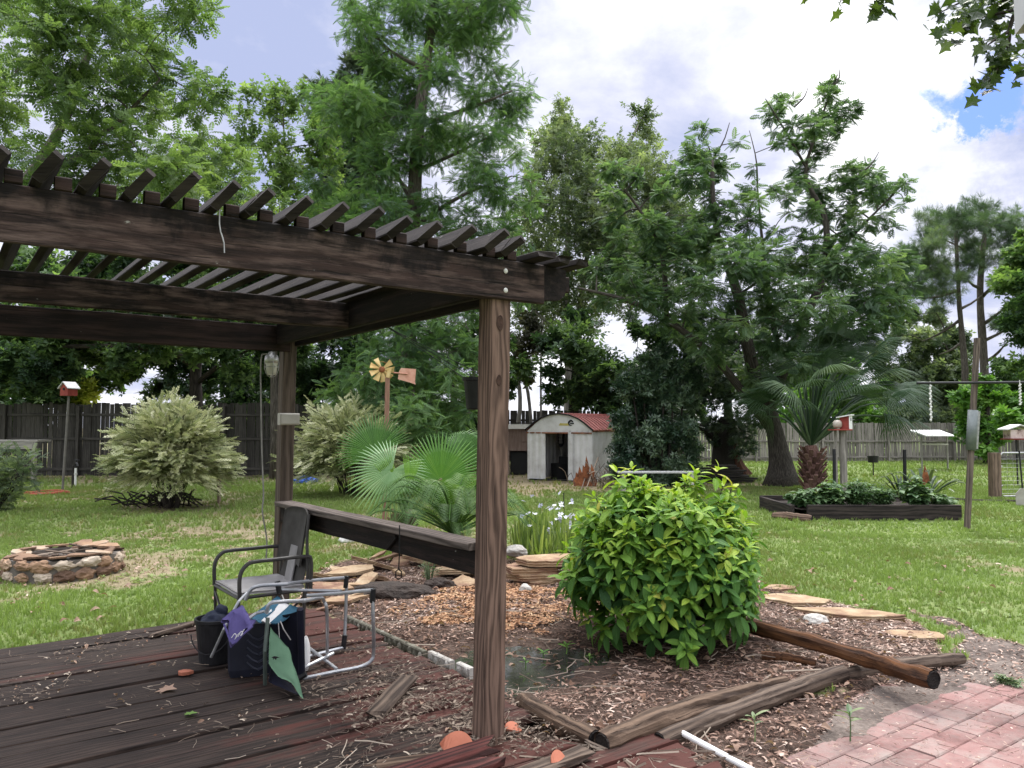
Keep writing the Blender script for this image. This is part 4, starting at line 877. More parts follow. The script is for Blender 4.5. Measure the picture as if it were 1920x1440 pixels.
# ---------- fences ----------
FDK = woodmat('fence_dark', (.028, .026, .023), (.12, .112, .10), 12., contrast=.5)  # shade of the oak over the left fence is put into this dark colour
FGR = woodmat('fence_grey', (.11, .10, .09), (.34, .31, .28), 12.)
def fence(label, a, b, h, m, bw=.14, gap=.012, post=2.4, rails=(.3, 1.1, 1.9), side=-1, wob=.03, gapj=.012):
    a = np.array([a[0], a[1], G]); b = np.array([b[0], b[1], G]); L = np.linalg.norm(b - a); d = (b - a) / L; nn = np.array([d[1], -d[0], 0]) * (1 if side < 0 else -1)
    t = thing('fence', label, 'fence', (a + b) / 2); mb = MB(); s = 0.
    while s < L:
        hh = h + (rng.random() - .5) * 2 * wob; q = a + d * s
        if rng.random() > .012: mb.beam(q + [0, 0, .03], q + d * rng.normal(0, .012) + [0, 0, hh], bw * (.93 + .1 * rng.random()), .02, up=nn, ch=.003, seg=3, jit=.04, t=rng.random())
        s += bw + gap + gapj * max(0, rng.normal(0, 1))
    mb.build('board_panel', m, t)
    for z in rails: 
        mb = MB(); mb.beam(a + nn * .03 + [0, 0, z], b + nn * .03 + [0, 0, z], .04, .09, ch=.004, seg=12, jit=.04, t=.6); mb.build('rail', m, t)
    s = .6
    while s < L:
        q = a + d * s + nn * .1; mb = MB(); mb.beam(q + [0, 0, -.1], q + [0, 0, h - .12 * rng.random()], .09, .09, up=d, ch=.006, seg=3, jit=.03, t=.7); mb.build('post', m, t); s += post
fence('tall dark board fence with light showing through its gaps on the left', (-27., 26.), (-3.6, 26.6), 2.42, FDK, gap=.001, gapj=.007, rails=(.25, 1.25, 2.05), wob=.05)
fence('dark board fence behind the metal shed and the small wooden coop', (-3.4, 31.5), (7.0, 32.5), 2.3, FDK, rails=(.4, 1.9))
fence('long weathered grey board fence behind the palm and the feeders', (7.5, 36.5), (36., 38.5), 1.82, FGR, rails=(.2, .95), post=3.2, wob=.02)
# ---------- shed ----------
SHW = mat('shed_white', [(.1, (.30, .25, .20)), (.3, (.56, .55, .53)), (.6, (.70, .70, .69)), (.9, (.77, .77, .76))], 2.2, None, 7, .55, .1, .3)
SHR = mat('shed_red_roof', [(.15, (.06, .02, .016)), (.45, (.20, .05, .042)), (.8, (.30, .10, .085))], 2.5, None, 7, .7, .15, .3)
RUST = mat('rust', [(.2, (.08, .03, .015)), (.5, (.28, .10, .04)), (.85, (.45, .19, .08))], 6., rough=.9, bmp=.4, tm=.2)
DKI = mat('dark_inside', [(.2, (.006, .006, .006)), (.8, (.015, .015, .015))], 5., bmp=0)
sh = thing('metal_shed', 'small white metal shed with rounded red ribbed roof and open doorway', 'shed', GP(1045, 902)); FL = GP(990, 899.5)
ax = np.array([cos(math.radians(-33)), sin(math.radians(-33)), 0]); ay = np.array([-ax[1], ax[0], 0]); up = np.array([0, 0, 1.])
SW, SD, SE = 2.26, 3.0, 1.54
def S(a, b, z): return FL + ax * a + ay * b + up * (z - 0.0)
prof = [(0, SE), (.06, 1.64), (.13, 1.77), (.22, 1.90), (.34, 2.0), (.5, 2.05), (.66, 2.0), (.78, 1.9), (.87, 1.77), (.94, 1.64), (1, SE)]
def corr(p0, p1, n, h, dep, nv, t=.5):
    """ribbed sheet from p0 to p1"""
    mb = MB(); V = []; d = (p1 - p0)
    for i in range(n * 4 + 1):
        o = dep if (i % 4) in (1, 2) else 0.; q = p0 + d * i / (n * 4) + nv * o; V += [q, q + up * h]
    f = [[2 * i, 2 * i + 2, 2 * i + 3, 2 * i + 1] for i in range(n * 4)]
    mb.add(np.array(V), f, t); return mb
corr(S(SW, 0, .02), S(SW, SD, .02), 12, SE - .02, .02, ax).build('side_wall', SHW, sh)
corr(S(0, SD, .02), S(0, 0, .02), 12, SE - .02, .02, -ax).build('side_wall', SHW, sh)
corr(S(SW, SD, .02), S(0, SD, .02), 9, SE + .3, .02, ay).build('back_wall', SHW, sh)
corr(S(SW * .64, 0, .02), S(SW, 0, .02), 4, SE - .02, .02, -ay).build('front_wall', SHW, sh)
corr(S(SW * -.0, -.03, .02), S(SW * .29, -.03, .02), 3, SE - .05, .03, -ay, .6).build('sliding_door', SHW, sh)
corr(S(SW * .645, -.05, .02), S(SW * .72, -.05, .02), 1, SE - .05, .03, -ay, .6).build('sliding_door', SHW, sh)
mb = MB(); pl = [S(SW * a, -.02, z) for a, z in prof]; mb.prism([S(0, -.02, SE - .06)] + pl + [S(SW, -.02, SE - .06)], ay * .03, .75); mb.build('gable', SHW, sh)
mb = MB(); mb.prism([S(SW * .50, -.032, 1.70), S(SW * .66, -.032, 1.69), S(SW * .66, -.032, 1.76), S(SW * .52, -.032, 1.77)], ay * .008); mb.build('sign_strip', mat('faded_yellow', [(.3, (.5, .42, .12)), (.8, (.6, .55, .3))], 5., bmp=0), sh)
mb = MB(); q = S(SW * .69, -.035, 1.76)
mb.tube(spline([q + ax * .07 + up * .04, q + up * .09, q - ax * .08 + up * .03, q - ax * .05 - up * .05, q + ax * .03 - up * .06], 12), [.012, .02, .026, .03, .03, .03, .028, .024, .02, .015, .012, .008], 6); mb.tube([q - ax * .02, q + ax * .09], .02, 6); mb.build('emblem', BLK, sh)
mb = MB(); R = [S(SW * (a * 1.06 - .03), 0, z + .015) for a, z in prof]
V = []
for b_ in (-.07, SD + .07): V += [r + ay * b_ for r in R]
n = len(R); mb.add(np.array(V), [[i, i + 1, n + i + 1, n + i] for i in range(n - 1)], .5)
for k in range(15):
    b_ = -.07 + k * (SD + .14) / 14; mb.tube([r + ay * b_ + up * .008 for r in R], .016, 5, t=.35)
mb.build('roof', SHR, sh)
mb = MB(); mb.tube([r - ay * .075 for r in R], .025, 6); mb.build('roof_trim', DKI, sh)
mb = MB(); mb.beam(S(SW + .04, -.05, SE + .0), S(SW + .04, SD, SE + .0), .02, .07, ch=.002); mb.beam(S(-.02, -.045, SE - .07), S(SW, -.045, SE - .07), .03, .04, ch=.002); mb.build('eave_trim', RUST, sh)
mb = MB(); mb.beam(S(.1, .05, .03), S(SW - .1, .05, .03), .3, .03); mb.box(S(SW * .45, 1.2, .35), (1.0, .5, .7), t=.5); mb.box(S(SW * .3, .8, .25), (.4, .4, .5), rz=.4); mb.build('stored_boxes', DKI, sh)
# feeder pole in front of the doorway
cf = thing('caged_feeder', 'black caged bird feeder on a pale pole in front of the shed doorway', 'bird feeder', GP(1053, 897)); c = GP(1053, 897)
mb = MB(); mb.tube([c + [.02, 0, 0], c + [-.01, 0, 1.0]], .022, 8); mb.lathe(c, [(.11, 0), (.10, .06), (.04, .1), (0, .1)], 12); mb.build('pole', BXM, cf)
mb = MB(); q = c + [-.02, 0, 1.0]
mb.lathe(q, [(0, 0), (.05, .02), (.09, .1), (.09, .12), (0, .12)], 12); mb.lathe(q + [0, 0, .62], [(.11, 0), (.12, .02), (.03, .08), (0, .08)], 12)
for k in range(10): a = k * pi / 5; mb.tube([q + [.10 * cos(a), .10 * sin(a), .1], q + [.11 * cos(a), .11 * sin(a), .64]], .008, 4)
an = np.linspace(0, 2 * pi, 15)
for z in (.2, .3, .4, .5): mb.tube(np.stack([q[0] + .108 * np.cos(an), q[1] + .108 * np.sin(an), np.full(15, q[2] + z)], 1), .007, 4)
mb.build('cage', BLK, cf)
mb = MB(); mb.lathe(q + [0, 0, .12], [(.05, 0), (.05, .45), (0, .45)], 10); mb.build('seed_tube', WHT, cf)
# wooden coop left of the shed
CBR = mat('coop_brown', [(.2, (.09, .06, .048)), (.5, (.17, .12, .10)), (.8, (.24, .18, .15))], 3., (6, 6, 1), bmp=.3)
cp = thing('wooden_coop', 'brown wooden coop with white eave board beside the metal shed', 'coop', P(972, 890, 27.2)); o = np.array([P(972, 800, 27.2)[0], 27.2, G])
mb = MB(); mb.box(o + [-.1, .6, .95], (1.7, .05, 1.0), t=.5); mb.box(o + [-.92, .3, .8], (.05, .6, 1.6)); mb.box(o + [.72, .3, .8], (.05, .6, 1.6)); mb.box(o + [-.1, 0, 1.2], (1.7, .05, .75), t=.6); mb.box(o + [-.62, -.01, .4], (.62, .05, .84)); mb.build('wall', CBR, cp)
mb = MB(); mb.box(o + [.45, -.04, 1.32], (.62, .03, .35), t=.7); mb.build('hatch', CBR, cp)
mb = MB(); mb.box(o + [-.1, -.16, 1.66], (1.95, .04, .16), t=.8); mb.build('eave_board', mat('peeling_white', [(.25, (.14, .12, .10)), (.45, (.55, .54, .5)), (.9, (.72, .71, .68))], 9., (1, 3, 3), bmp=.2), cp)
mb = MB(); mb.beam(o + [-1.1, -.15, 1.74], o + [-1.1, .9, 1.85], .04, .03); mb.box(o + [-.1, .35, 1.78], (2.0, 1.1, .04)); mb.build('roof', FDK, cp)
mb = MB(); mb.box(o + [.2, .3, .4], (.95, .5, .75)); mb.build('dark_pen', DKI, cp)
# clutter in front of the shed
rm = thing('rusty_ornament', 'pair of orange rusted metal flame shapes leaning on the shed wall', 'ornament', GP(1090, 910))
for i, (px, hh) in enumerate(((1085, .55), (1098, .85), (1108, .62))):
    c = GP(px, 911) + [0, -.1, 0]; mb = MB(); pt = [(-.13, 0), (.13, 0), (.15, .25), (.08, .42), (.10, .6), (.02, 1.), (-.02, .62), (-.07, .7), (-.09, .45), (-.15, .3)]
    mb.prism([c + np.array([a * 1.1, .1 * z, z * hh]) for a, z in pt], [0, .02, 0]); mb.build('flame_plate', RUST, rm)
mb = MB(); c = GP(1140, 912)
for k in range(46):
    a = rng.random() * 6.28; q = c + [rng.normal(0, .35), rng.normal(0, .25), .02]; mb.tube(spline([q, q + [.2 * cos(a), .2 * sin(a), .35 * rng.random() + .15], q + [.45 * cos(a), .45 * sin(a), .75 * rng.random()]], 5), .008, 4, t=rng.random())
tag(mb.build('brush_heap', TWG), 'small heap of dry grey brush and wire between the shed and the bushes', 'brush heap')
mb = MB(); mb.beam(GP(1098, 915) + [0, -.2, 0], GP(1122, 905) + [0, 0, .75], .03, .03); mb.beam(GP(1088, 918) + [0, -.3, 0], GP(1102, 905) + [0, 0, .4], .03, .03); tag(mb.build('leaning_sticks', TWG), 'two bare sticks leaning up by the rusted flames', 'sticks')
bn = thing('garden_bench', 'white topped low bench standing behind the big lime green shrub', 'bench', GP(1232, 925)); c = GP(1232, 925)
mb = MB(); mb.box(c + [0, 0, .53], (2.0, .4, .04)); mb.build('top', mat('bench_pale', [(.2, (.30, .30, .29)), (.8, (.48, .48, .46))], 6., bmp=.1), bn)
for s in (-.85, .85):
    mb = MB(); mb.box(c + [s, 0, .27], (.08, .34, .54)); mb.build('leg', BXM, bn)
mb = MB(); c = GP(1362, 905)
for k in range(7):
    for i in range(3): q = c + [rng.normal(0, .1), i * .12, .045 + k * .075]; mb.beam(q + [-.85 + .05 * k, 0, 0], q + [.85 - .1 * k, .05 * rng.normal(), 0], .09, .05, t=rng.random(), seg=3, jit=.1)
tag(mb.build('lumber_stack', FDK), 'low stack of dark old boards left of the mimosa trunk', 'lumber stack')
st = thing('burnt_stump', 'charred tree stump with a torn reddish bark side beyond the lumber stack', 'stump', GP(1358, 893)); c = GP(1358, 893)
CHR = mat('charred_wood', [(.2, (.006, .005, .005)), (.8, (.03, .024, .02))], 4., (2, 9, 9), bmp=.8, bd=.03)
mb = MB(); mb.tube(spline([c, c + [0, 0, .4], c + [.02, 0, 1.0], c + [.1, 0, 1.6], c + [.2, 0, 1.9]], 9), np.linspace(.48, .30, 9), 14, bump=.3); mb.tube(spline([c + [-.1, -.05, 1.1], c + [-.5, -.1, 1.4], c + [-.9, -.1, 1.75]], 6), np.linspace(.14, .06, 6), 8, bump=.3); mb.build('trunk', CHR, st)
mb = MB(); mb.tube(spline([c + [.62, -.2, 0], c + [.42, -.25, .35], c + [.3, -.25, .8], c + [.33, -.2, 1.25]], 8), np.linspace(.24, .06, 8), 8, bump=.4); mb.build('torn_bark', mat('red_bark', [(.2, (.07, .03, .02)), (.8, (.22, .11, .08))], 4., (1, 9, 9), bmp=.6), st)
# ---------- things along the left fence ----------
RED = mat('red_paint', [(.2, (.16, .025, .02)), (.8, (.30, .06, .045))], 6., bmp=.15)
bh_ = thing('birdhouse', 'red birdhouse with pale roof on a thin pole at the dark left fence', 'birdhouse', GP(117, 921)); c = GP(117, 921)
tp = P(129, 742, c[1]); mb = MB(); mb.tube([c, tp], .03, 8); mb.build('pole', mat('pole_grey', [(.2, (.10, .095, .085)), (.8, (.19, .18, .165))], 6., bmp=.2), bh_)
mb = MB(); w2, hh, dp = .15, .2, .14; a0 = np.array([.9, -.43, 0]); b0 = np.array([.43, .9, 0])
mb.prism([tp - a0 * w2 - b0 * dp, tp + a0 * w2 - b0 * dp, tp + a0 * w2 - b0 * dp + up * hh, tp - b0 * dp + up * (hh + .13), tp - a0 * w2 - b0 * dp + up * hh], b0 * dp * 2); mb.build('house', RED, bh_)
mb = MB(); mb.lathe(tp - b0 * (dp + .012) + up * .17, [(.035, 0), (.035, .02), (0, .02)], 12, axis=b0); mb.build('entrance', DKI, bh_)
mb = MB()
for s in (-1, 1):
    e = tp + up * (hh + .145) - b0 * (dp + .04); mb.prism([e, e + a0 * s * .2 - up * .17, e + a0 * s * .2 - up * .15, e + up * .022][::s], b0 * (dp * 2 + .08))
mb.build('roof', mat('roof_pale', [(.2, (.4, .41, .42)), (.8, (.6, .6, .6))], 5., rough=.5), bh_)
sp = thing('water_standpipe', 'white plastic standpipe with a black tap near the red birdhouse pole', 'standpipe', GP(141, 916)); c = GP(141, 916)
mb = MB(); mb.tube([c, c + [.0, 0, .55]], .03, 8); mb.tube([c + [-.0, 0, .36], c + [0, 0, .42]], .04, 8); mb.build('pipe', WHT, sp)
mb = MB(); mb.beam(c + [-.07, 0, -.05], c + [-.07, 0, .62], .05, .05, up=(1, 0, 0)); mb.build('stake', FDK, sp)
mb = MB(); mb.tube(spline([c + [0, 0, .55], c + [0, 0, .66], c + [.05, -.04, .68], c + [.1, -.08, .6]], 8), .026, 8); mb.tube([c + [0, 0, .66], c + [0.02, 0, .76]], .014, 6); mb.tube([c + [-.04, 0, .77], c + [.09, 0, .76]], .014, 6); mb.build('tap', BLK, sp)
mb = MB(); c = GP(88, 926)
for k in range(5):
    an = np.linspace(0, 2 * pi, 26); r = .30 + .045 * k; mb.tube(np.stack([c[0] + r * 1.05 * np.cos(an), c[1] + r * np.sin(an), G + .03 + .02 * (k % 2) + .012 * np.sin(an * 3 + k)], 1), .016, 5)
tag(mb.build('garden_hose', mat('hose_red', [(.2, (.30, .06, .04)), (.8, (.42, .10, .07))], 5., bmp=0)), 'coiled red garden hose lying on the grass under the birdhouse', 'hose')
PGR = woodmat('bench_grey_wood', (.13, .125, .11), (.40, .38, .34), 12.)
tb = thing('potting_table', 'weathered grey wooden potting table against the dark left fence', 'table', GP(30, 905)); c = GP(30, 905)
y0 = c[1]; zt = P(40, 824, y0)[2]
mb = MB(); mb.box([c[0] - .3, y0 + .1, zt - .04], (2.1, .7, .05), t=.8); mb.build('top', PGR, tb)
mb = MB(); mb.box([c[0] - .3, y0 - .24, zt - .17], (2.0, .04, .2), t=.7); mb.build('apron', PGR, tb)
for s in (-1.2, .64):
    mb = MB(); mb.beam([c[0] + s, y0 - .2, G - .05], [c[0] + s, y0 - .2, zt - .07], .13, .1, up=(1, 0, 0), t=.75, seg=3, jit=.04); mb.build('leg', PGR, tb)
mb = MB(); c = GP(411, 943); mb.beam(c + [0, 0, -.05], [*P(411, 868, c[1])], .115, .05, up=(1, 0, 0), t=.7, seg=4, jit=.03); tag(mb.build('wooden_stake', mat('stake_tan', [(.2, (.12, .09, .065)), (.8, (.24, .18, .14))], 4., (2, 20, 20))), 'short flat brown stake in the lawn right of the lone cream shrub', 'stake')
mb = MB(); c = GP(300, 950)
for k in range(38):
    a = rng.random() * 6.28; q = c + [rng.normal(0, .35), rng.normal(0, .2), .02]; mb.tube(spline([q, q + [.25 * cos(a), .25 * sin(a), .25 * rng.random() + .05], q + [.7 * cos(a), .4 * sin(a), .35 * rng.random()]], 5), .016, 4, t=rng.random() * .3)
tag(mb.build('branch_pile', BKD), 'pile of dead black branches under the lone cream shrub', 'branch pile')
BLU = mat('blue_tarp', [(.2, (.01, .05, .30)), (.6, (.03, .13, .55)), (.9, (.10, .25, .70))], 6., rough=.4, bmp=.6, bd=.05)
mb = MB(); c = GP(572, 905); v, f = ico(3); k = 1 + .9 * (fbm(v * 2.3 + 3, 3) - .5); q = v * k[:, None] * np.array([.34, .25, .17]); q[:, 2] = np.maximum(q[:, 2], -.02); mb.add(q + c + [0, 0, .02], f, .5, v); tag(mb.build('crumpled_tarp', BLU), 'crumpled bright blue tarp on the lawn right of the back post', 'tarp')
mb = MB(); mb.rock(GP(650, 1018) + [0, 0, .04], (.12, .09, .08), .2, 3, .9); tag(mb.build('white_rock', mat('pale_stone', [(.2, (.35, .34, .32)), (.8, (.62, .61, .58))], 8.)), 'single pale rock on the grass under the side rail', 'rock')
# ---------- fire pit ----------
STN = mat('field_stone', [(0, (.06, .038, .028)), (.3, (.16, .10, .068)), (.5, (.29, .185, .115)), (.7, (.33, .27, .205)), (1, (.50, .43, .35))], 5., None, 7, .9, .6, .62, 14., .2)
FLG = mat('flagstone', [(0, (.10, .05, .036)), (.3, (.20, .115, .075)), (.55, (.29, .20, .12)), (.8, (.37, .28, .18)), (1, (.43, .37, .29))], 5., (1, 1, 3), 9, .9, .4, .8, 18., .3, con=1.5)
MOR = mat('mortar_ash', [(.2, (.05, .043, .037)), (.8, (.16, .14, .12))], 8., bmp=.5)
fp = thing('fire_pit', 'round low fire pit of mortared brown field stones on the left lawn', 'fire pit', (P(125, 900, 9.25)[0], 9.25, G)); fc = np.array([P(125, 900, 9.25)[0], 9.25, G])
mb = MB(); mb.lathe(fc, [(.60, -.05), (.585, .22), (.36, .24), (.35, .02)], 36); mb.build('wall', MOR, fp)
mb = MB(); mb.lathe(fc, [(.37, .0), (.37, .17), (.2, .20), (0, .19)], 24); mb.build('ash_bed', MOR, fp)
for row, (z, n, off) in enumerate(((.055, 17, 0.), (.165, 16, .2))):
    for k in range(n):
        a = (k + off + .25 * rng.random()) * 2 * pi / n; mb = MB(); r = .585
        mb.rock(fc + [r * cos(a), r * sin(a), z + rng.normal(0, .008)], (.05, .085 + .06 * rng.random(), .05 + .025 * rng.random()), .5, 2, rng.random(), 2.4, rz=a); mb.build('stone', STN, fp)
for k in range(15):
    a = (k + .4 * rng.random()) * 2 * pi / 15; mb = MB(); mb.slab(fc + [.48 * cos(a), .48 * sin(a), .252 + .03 * rng.random()], .10 + .09 * rng.random(), .09 + .05 * rng.random(), .02, a + pi / 2, 7, .4, (rng.normal(0, .12), rng.normal(0, .12)), rng.random() * .8); mb.build('cap_stone', STN, fp)
for k in range(14): q = fc + [rng.normal(0, .16), rng.normal(0, .16), .20 + .04 * rng.random()]; a = rng.random() * 6.28; mb = MB(); mb.tube([q, q + [.25 * cos(a), .25 * sin(a), .06 * rng.random()]], .012, 5, t=.8 * rng.random()); mb.build('kindling_stick', TWG, fp)
# ---------- edging stones round the bed ----------
WST = mat('white_stone', [(.2, (.24, .22, .19)), (.8, (.52, .50, .46))], 8., bmp=.5)
stones = [
 (700, 1070, .34, .20, .07, .55, 'long tan flagstone in the bed edge nearest the hanging hook'), (790, 1062, .30, .18, .08, .65, 'tan flagstone under the side rail right of the hanging hook'),
 (850, 1085, .24, .17, .09, .75, 'pale upright flagstone just left of the near post'), (610, 1098, .22, .15, .06, .85, 'yellowish flagstone behind the toppled aluminium frame'),
 (655, 1084, .26, .16, .06, .8, 'yellow flagstone tipped up above the aluminium frame'), (622, 1118, .22, .13, .07, .12, 'reddish flat stone beside the aluminium frame'), (670, 1112, .26, .15, .06, .7, 'tan flagstone at the left corner of the bed'),
 (735, 1052, .30, .12, .05, .3, 'thin brown flagstone farthest back under the side rail'), (590, 1135, .2, .12, .05, .6, 'small tan stone at the deck edge behind the camp chair'), (645, 1138, .22, .11, .05, .5, 'brown tan stone slab inside the left bed corner'),
 (875, 1062, .2, .14, .10, .9, 'pinkish white stone half hidden behind the near post')]
for px, py, rx, ry, th, tt, lab in stones:
    mb = MB(); mb.slab(GP(px, py) + [0, 0, th + .035], rx, ry, th * .6, rng.random() * .7 - .2, 7, .36, (rng.normal(0, .13), rng.normal(0, .13) - .10), tt); tag(mb.build('flagstone', FLG), lab, 'stone', 'edging stones of the planting bed')
for px, py in ((598, 1082), (632, 1078), (676, 1062), (718, 1090), (748, 1078), (770, 1050), (812, 1050), (838, 1060), (690, 1098), (640, 1104), (600, 1112), (580, 1120), (660, 1128), (625, 1145), (880, 1080), (862, 1100), (822, 1085), (760, 1062), (705, 1048), (590, 1150)):
    mb = MB(); mb.slab(GP(px + rng.normal(0, 4), py + rng.normal(0, 3)) + [0, 0, .03 + .05 * rng.random()], .07 + .11 * rng.random(), .06 + .06 * rng.random(), .025 + .03 * rng.random(), rng.random() * 3, 6, .4, (rng.normal(0, .2), rng.normal(0, .2)), rng.random()); tag(mb.build('broken_stone', FLG), 'small broken stone in the jumble along the back left edge of the bed', 'stone', 'small stones along the bed edge')
for i, (dx, z, rx, tt, lab) in enumerate(((0, .06, .30, .4, 'brown slab at the bottom of the stone stack right of the near post'), (.02, .13, .34, .5, 'second slab from the bottom of the stone stack right of the near post'), (-.05, .2, .30, .35, 'middle slab of the stone stack right of the near post'), (.12, .285, .42, .6, 'broad orange tan slab on top of the stone stack'))):
    mb = MB(); mb.slab(GP(1010, 1095) + [dx, 0, z], rx, .2, .065, .1 * i, 9, .22, (0, .02 * i), tt); tag(mb.build('flagstone', FLG), lab, 'stone', 'edging stones of the planting bed')
mb = MB(); mb.slab(GP(1050, 1085) + [.05, 0, .19], .22, .16, .06, .2, 8, .2, (0, .03), .45); tag(mb.build('flagstone', FLG), 'flat brown slab at the right end of the stone stack touching the lime shrub', 'stone', 'edging stones of the planting bed')
mb = MB(); mb.rock(GP(968, 1078) + [0, .05, .26], (.13, .1, .07), .3, 3); tag(mb.build('white_stone', WST), 'lumpy white stone on the left of the stone stack', 'stone')
mb = MB(); mb.rock(GP(985, 1108) + [0, -.06, .02], (.07, .06, .06), .3, 2); tag(mb.build('white_stone', WST), 'small pale stone at the foot of the stone stack', 'stone')
mb = MB(); mb.slab(GP(1490, 1131) + [0, 0, .05], .30, .24, .05, -.5, 7, .14, (.02, -.02), .78); tag(mb.build('flagstone', FLG), 'large yellow tan flagstone right of the lime shrub', 'stone', 'edging stones of the planting bed')
mb = MB(); mb.slab(GP(1590, 1157) + [0, 0, .05], .42, .17, .05, -.48, 8, .18, (.02, -.02), .72); tag(mb.build('flagstone', FLG), 'long pointed tan flagstone next to the large yellow one', 'stone', 'edging stones of the planting bed')
mb = MB(); mb.slab(GP(1722, 1197) + [0, 0, .03], .24, .13, .035, -.4, 8, .3, (.03, 0), .6); tag(mb.build('flagstone', FLG), 'small half buried flagstone near the dirt by the patio', 'stone', 'edging stones of the planting bed')
mb = MB(); mb.slab(GP(1455, 1105) + [0, 0, .03], .2, .12, .04, 0, 7, .2, (0, 0), .5); tag(mb.build('flagstone', FLG), 'pinkish flagstone tucked against the right side of the lime shrub', 'stone', 'edging stones of the planting bed')
mb = MB(); mb.rock(GP(1530, 1168) + [0, 0, .02], (.10, .08, .06), .3, 3); tag(mb.build('white_stone', WST), 'pale pebble like stone in front of the two tan flagstones', 'stone')
mb = MB(); mb.rock(GP(735, 1118) + [0, 0, .02], (.42, .2, .13), .25, 3, .3, 2.4, flat=.11); tag(mb.build('soil_clod', mat('dark_soil', [(.2, (.012, .008, .006)), (.8, (.06, .042, .032))], 8., bmp=.9, bd=.03)), 'thick dark clod of root bound soil behind the aluminium frame', 'soil clod')
mb = MB(); mb.rock(GP(825, 1105) + [0, 0, .03], (.16, .1, .09), .3, 3, .5, 2.4); tag(mb.build('soil_clod', bpy.data.materials['dark_soil']), 'small dark clod of soil left of the near post', 'soil clod')
# scalloped concrete edging
CON = mat('concrete', [(.2, (.07, .065, .045)), (.5, (.16, .15, .115)), (.85, (.30, .285, .24))], 8., bmp=.5)
for i, (v0, v1, m, lab, sk) in enumerate(((1.52, 2.85, CON, 'long mossy scalloped concrete edging strip along the deck end', 0), (1.20, 1.50, WST, 'broken white length of scalloped edging nearest the mossy strip', .03), (.98, 1.15, WST, 'last short white piece of scalloped edging behind the near post', .05))):
    mb = MB(); n = int((v1 - v0) / .075)
    for k in range(n): 
        c = W(.50 + sk, v0 + (k + .5) * .075 * (v1 - v0) / (n * .075), -.01); mb.rock(c + [0, 0, -.01], (.034, .036, .05), .3, 2, rng.random())
    mb.beam(W(.50 + sk, v0, -.01), W(.50 + sk, v1, -.01), .045, .075, ch=.008, seg=6, jit=.03)
    tag(mb.build('concrete_edging', m), lab, 'edging')
# ---------- rotting timbers ----------
LOGT = woodmat('old_timber', (.03, .018, .012), (.28, .19, .13), 12., contrast=.7)
LOGO = woodmat('orange_timber', (.025, .011, .006), (.24, .105, .042), 12., contrast=.7)
LOGD = woodmat('dark_timber', (.03, .02, .015), (.19, .14, .105), 14.)
def log(name, lab, a, b, r0, r1, m, hollow=True, bump=.16, n=22, bend=.02, flat=1., sides=12):
    a = np.asarray(a, float); b = np.asarray(b, float); mb = MB(); p = spline([a, (a + b) / 2 + [rng.normal(0, bend), rng.normal(0, bend), .01], b], n); r = np.linspace(r0, r1, n) * (1 + .08 * rng.normal(size=n)); r[0] *= .92; r[-1] *= .9
    t = thing(name, lab, 'timber', (a + b) / 2 - [0, 0, max(r0, r1)]); mb.tube(p, r, sides, bump=bump, t=.45, cap=not hollow); mb.build('body', m, t, smooth=False)
    if hollow:
        for e, q, k in ((0, p[0], p[0] - p[1]), (n - 1, p[-1], p[-1] - p[-2])):
            k = k / np.linalg.norm(k); mb = MB(); rr = r[e]
            mb.lathe(q + k * .0, [(rr * .98, -.002), (rr * .9, .006), (rr * .62, -.012), (rr * .45, -.05), (0, -.06)], sides, axis=k); mb.build('end_grain', CHR, t)
    return t
gz = lambda px, py, r: GP(px, py) + [0, 0, r + .01]
log('landscape_timber', 'weathered tan landscape timber running from the near post toward the front corner of the bed', W(.50, .36, .0), W(.44, -.36, .0), .052, .058, LOGT)
log('landscape_timber', 'long split landscape timber with a rotten near end along the front of the bed', W(.42, -.44, .01), W(1.98, -.45, .02), .060, .054, LOGT, bump=.30)
log('landscape_timber', 'lower landscape timber lying in front of the long split one', W(.75, -.53, -.03), W(2.52, -.52, .005), .052, .06, LOGD)
log('landscape_timber', 'dark thin landscape timber continuing the bed edge beside the patio', W(2.5, -.50, -.02), W(3.55, -.82, -.005), .05, .045, LOGD)
log('wooden_pole', 'long orange brown round pole slanting from the lime shrub over the timbers onto the patio', GP(1395, 1193) + [0, 0, .10], GP(1752, 1332) + [0, 0, .18], .056, .060, LOGO, bump=.16)
log('wood_piece', 'short orange stick of wood half buried beside the slanting pole', gz(1428, 1240, .03), gz(1530, 1252, .02), .032, .025, LOGO, hollow=False)
PVC = mat('pvc_white', [(.2, (.66, .66, .65)), (.8, (.82, .82, .81))], 8., rough=.35, bmp=.05)
mb = MB(); mb.tube([GP(1266, 1383) + [0, 0, .045], GP(1420, 1470) + [0, 0, .05]], .0165, 12); tag(mb.build('pvc_pipe', PVC), 'thin white plastic pipe lying at the front edge of the bed', 'pipe')
TER = mat('terracotta', [(.2, (.26, .085, .048)), (.8, (.42, .15, .09))], 6., bmp=.15, tm=.3)
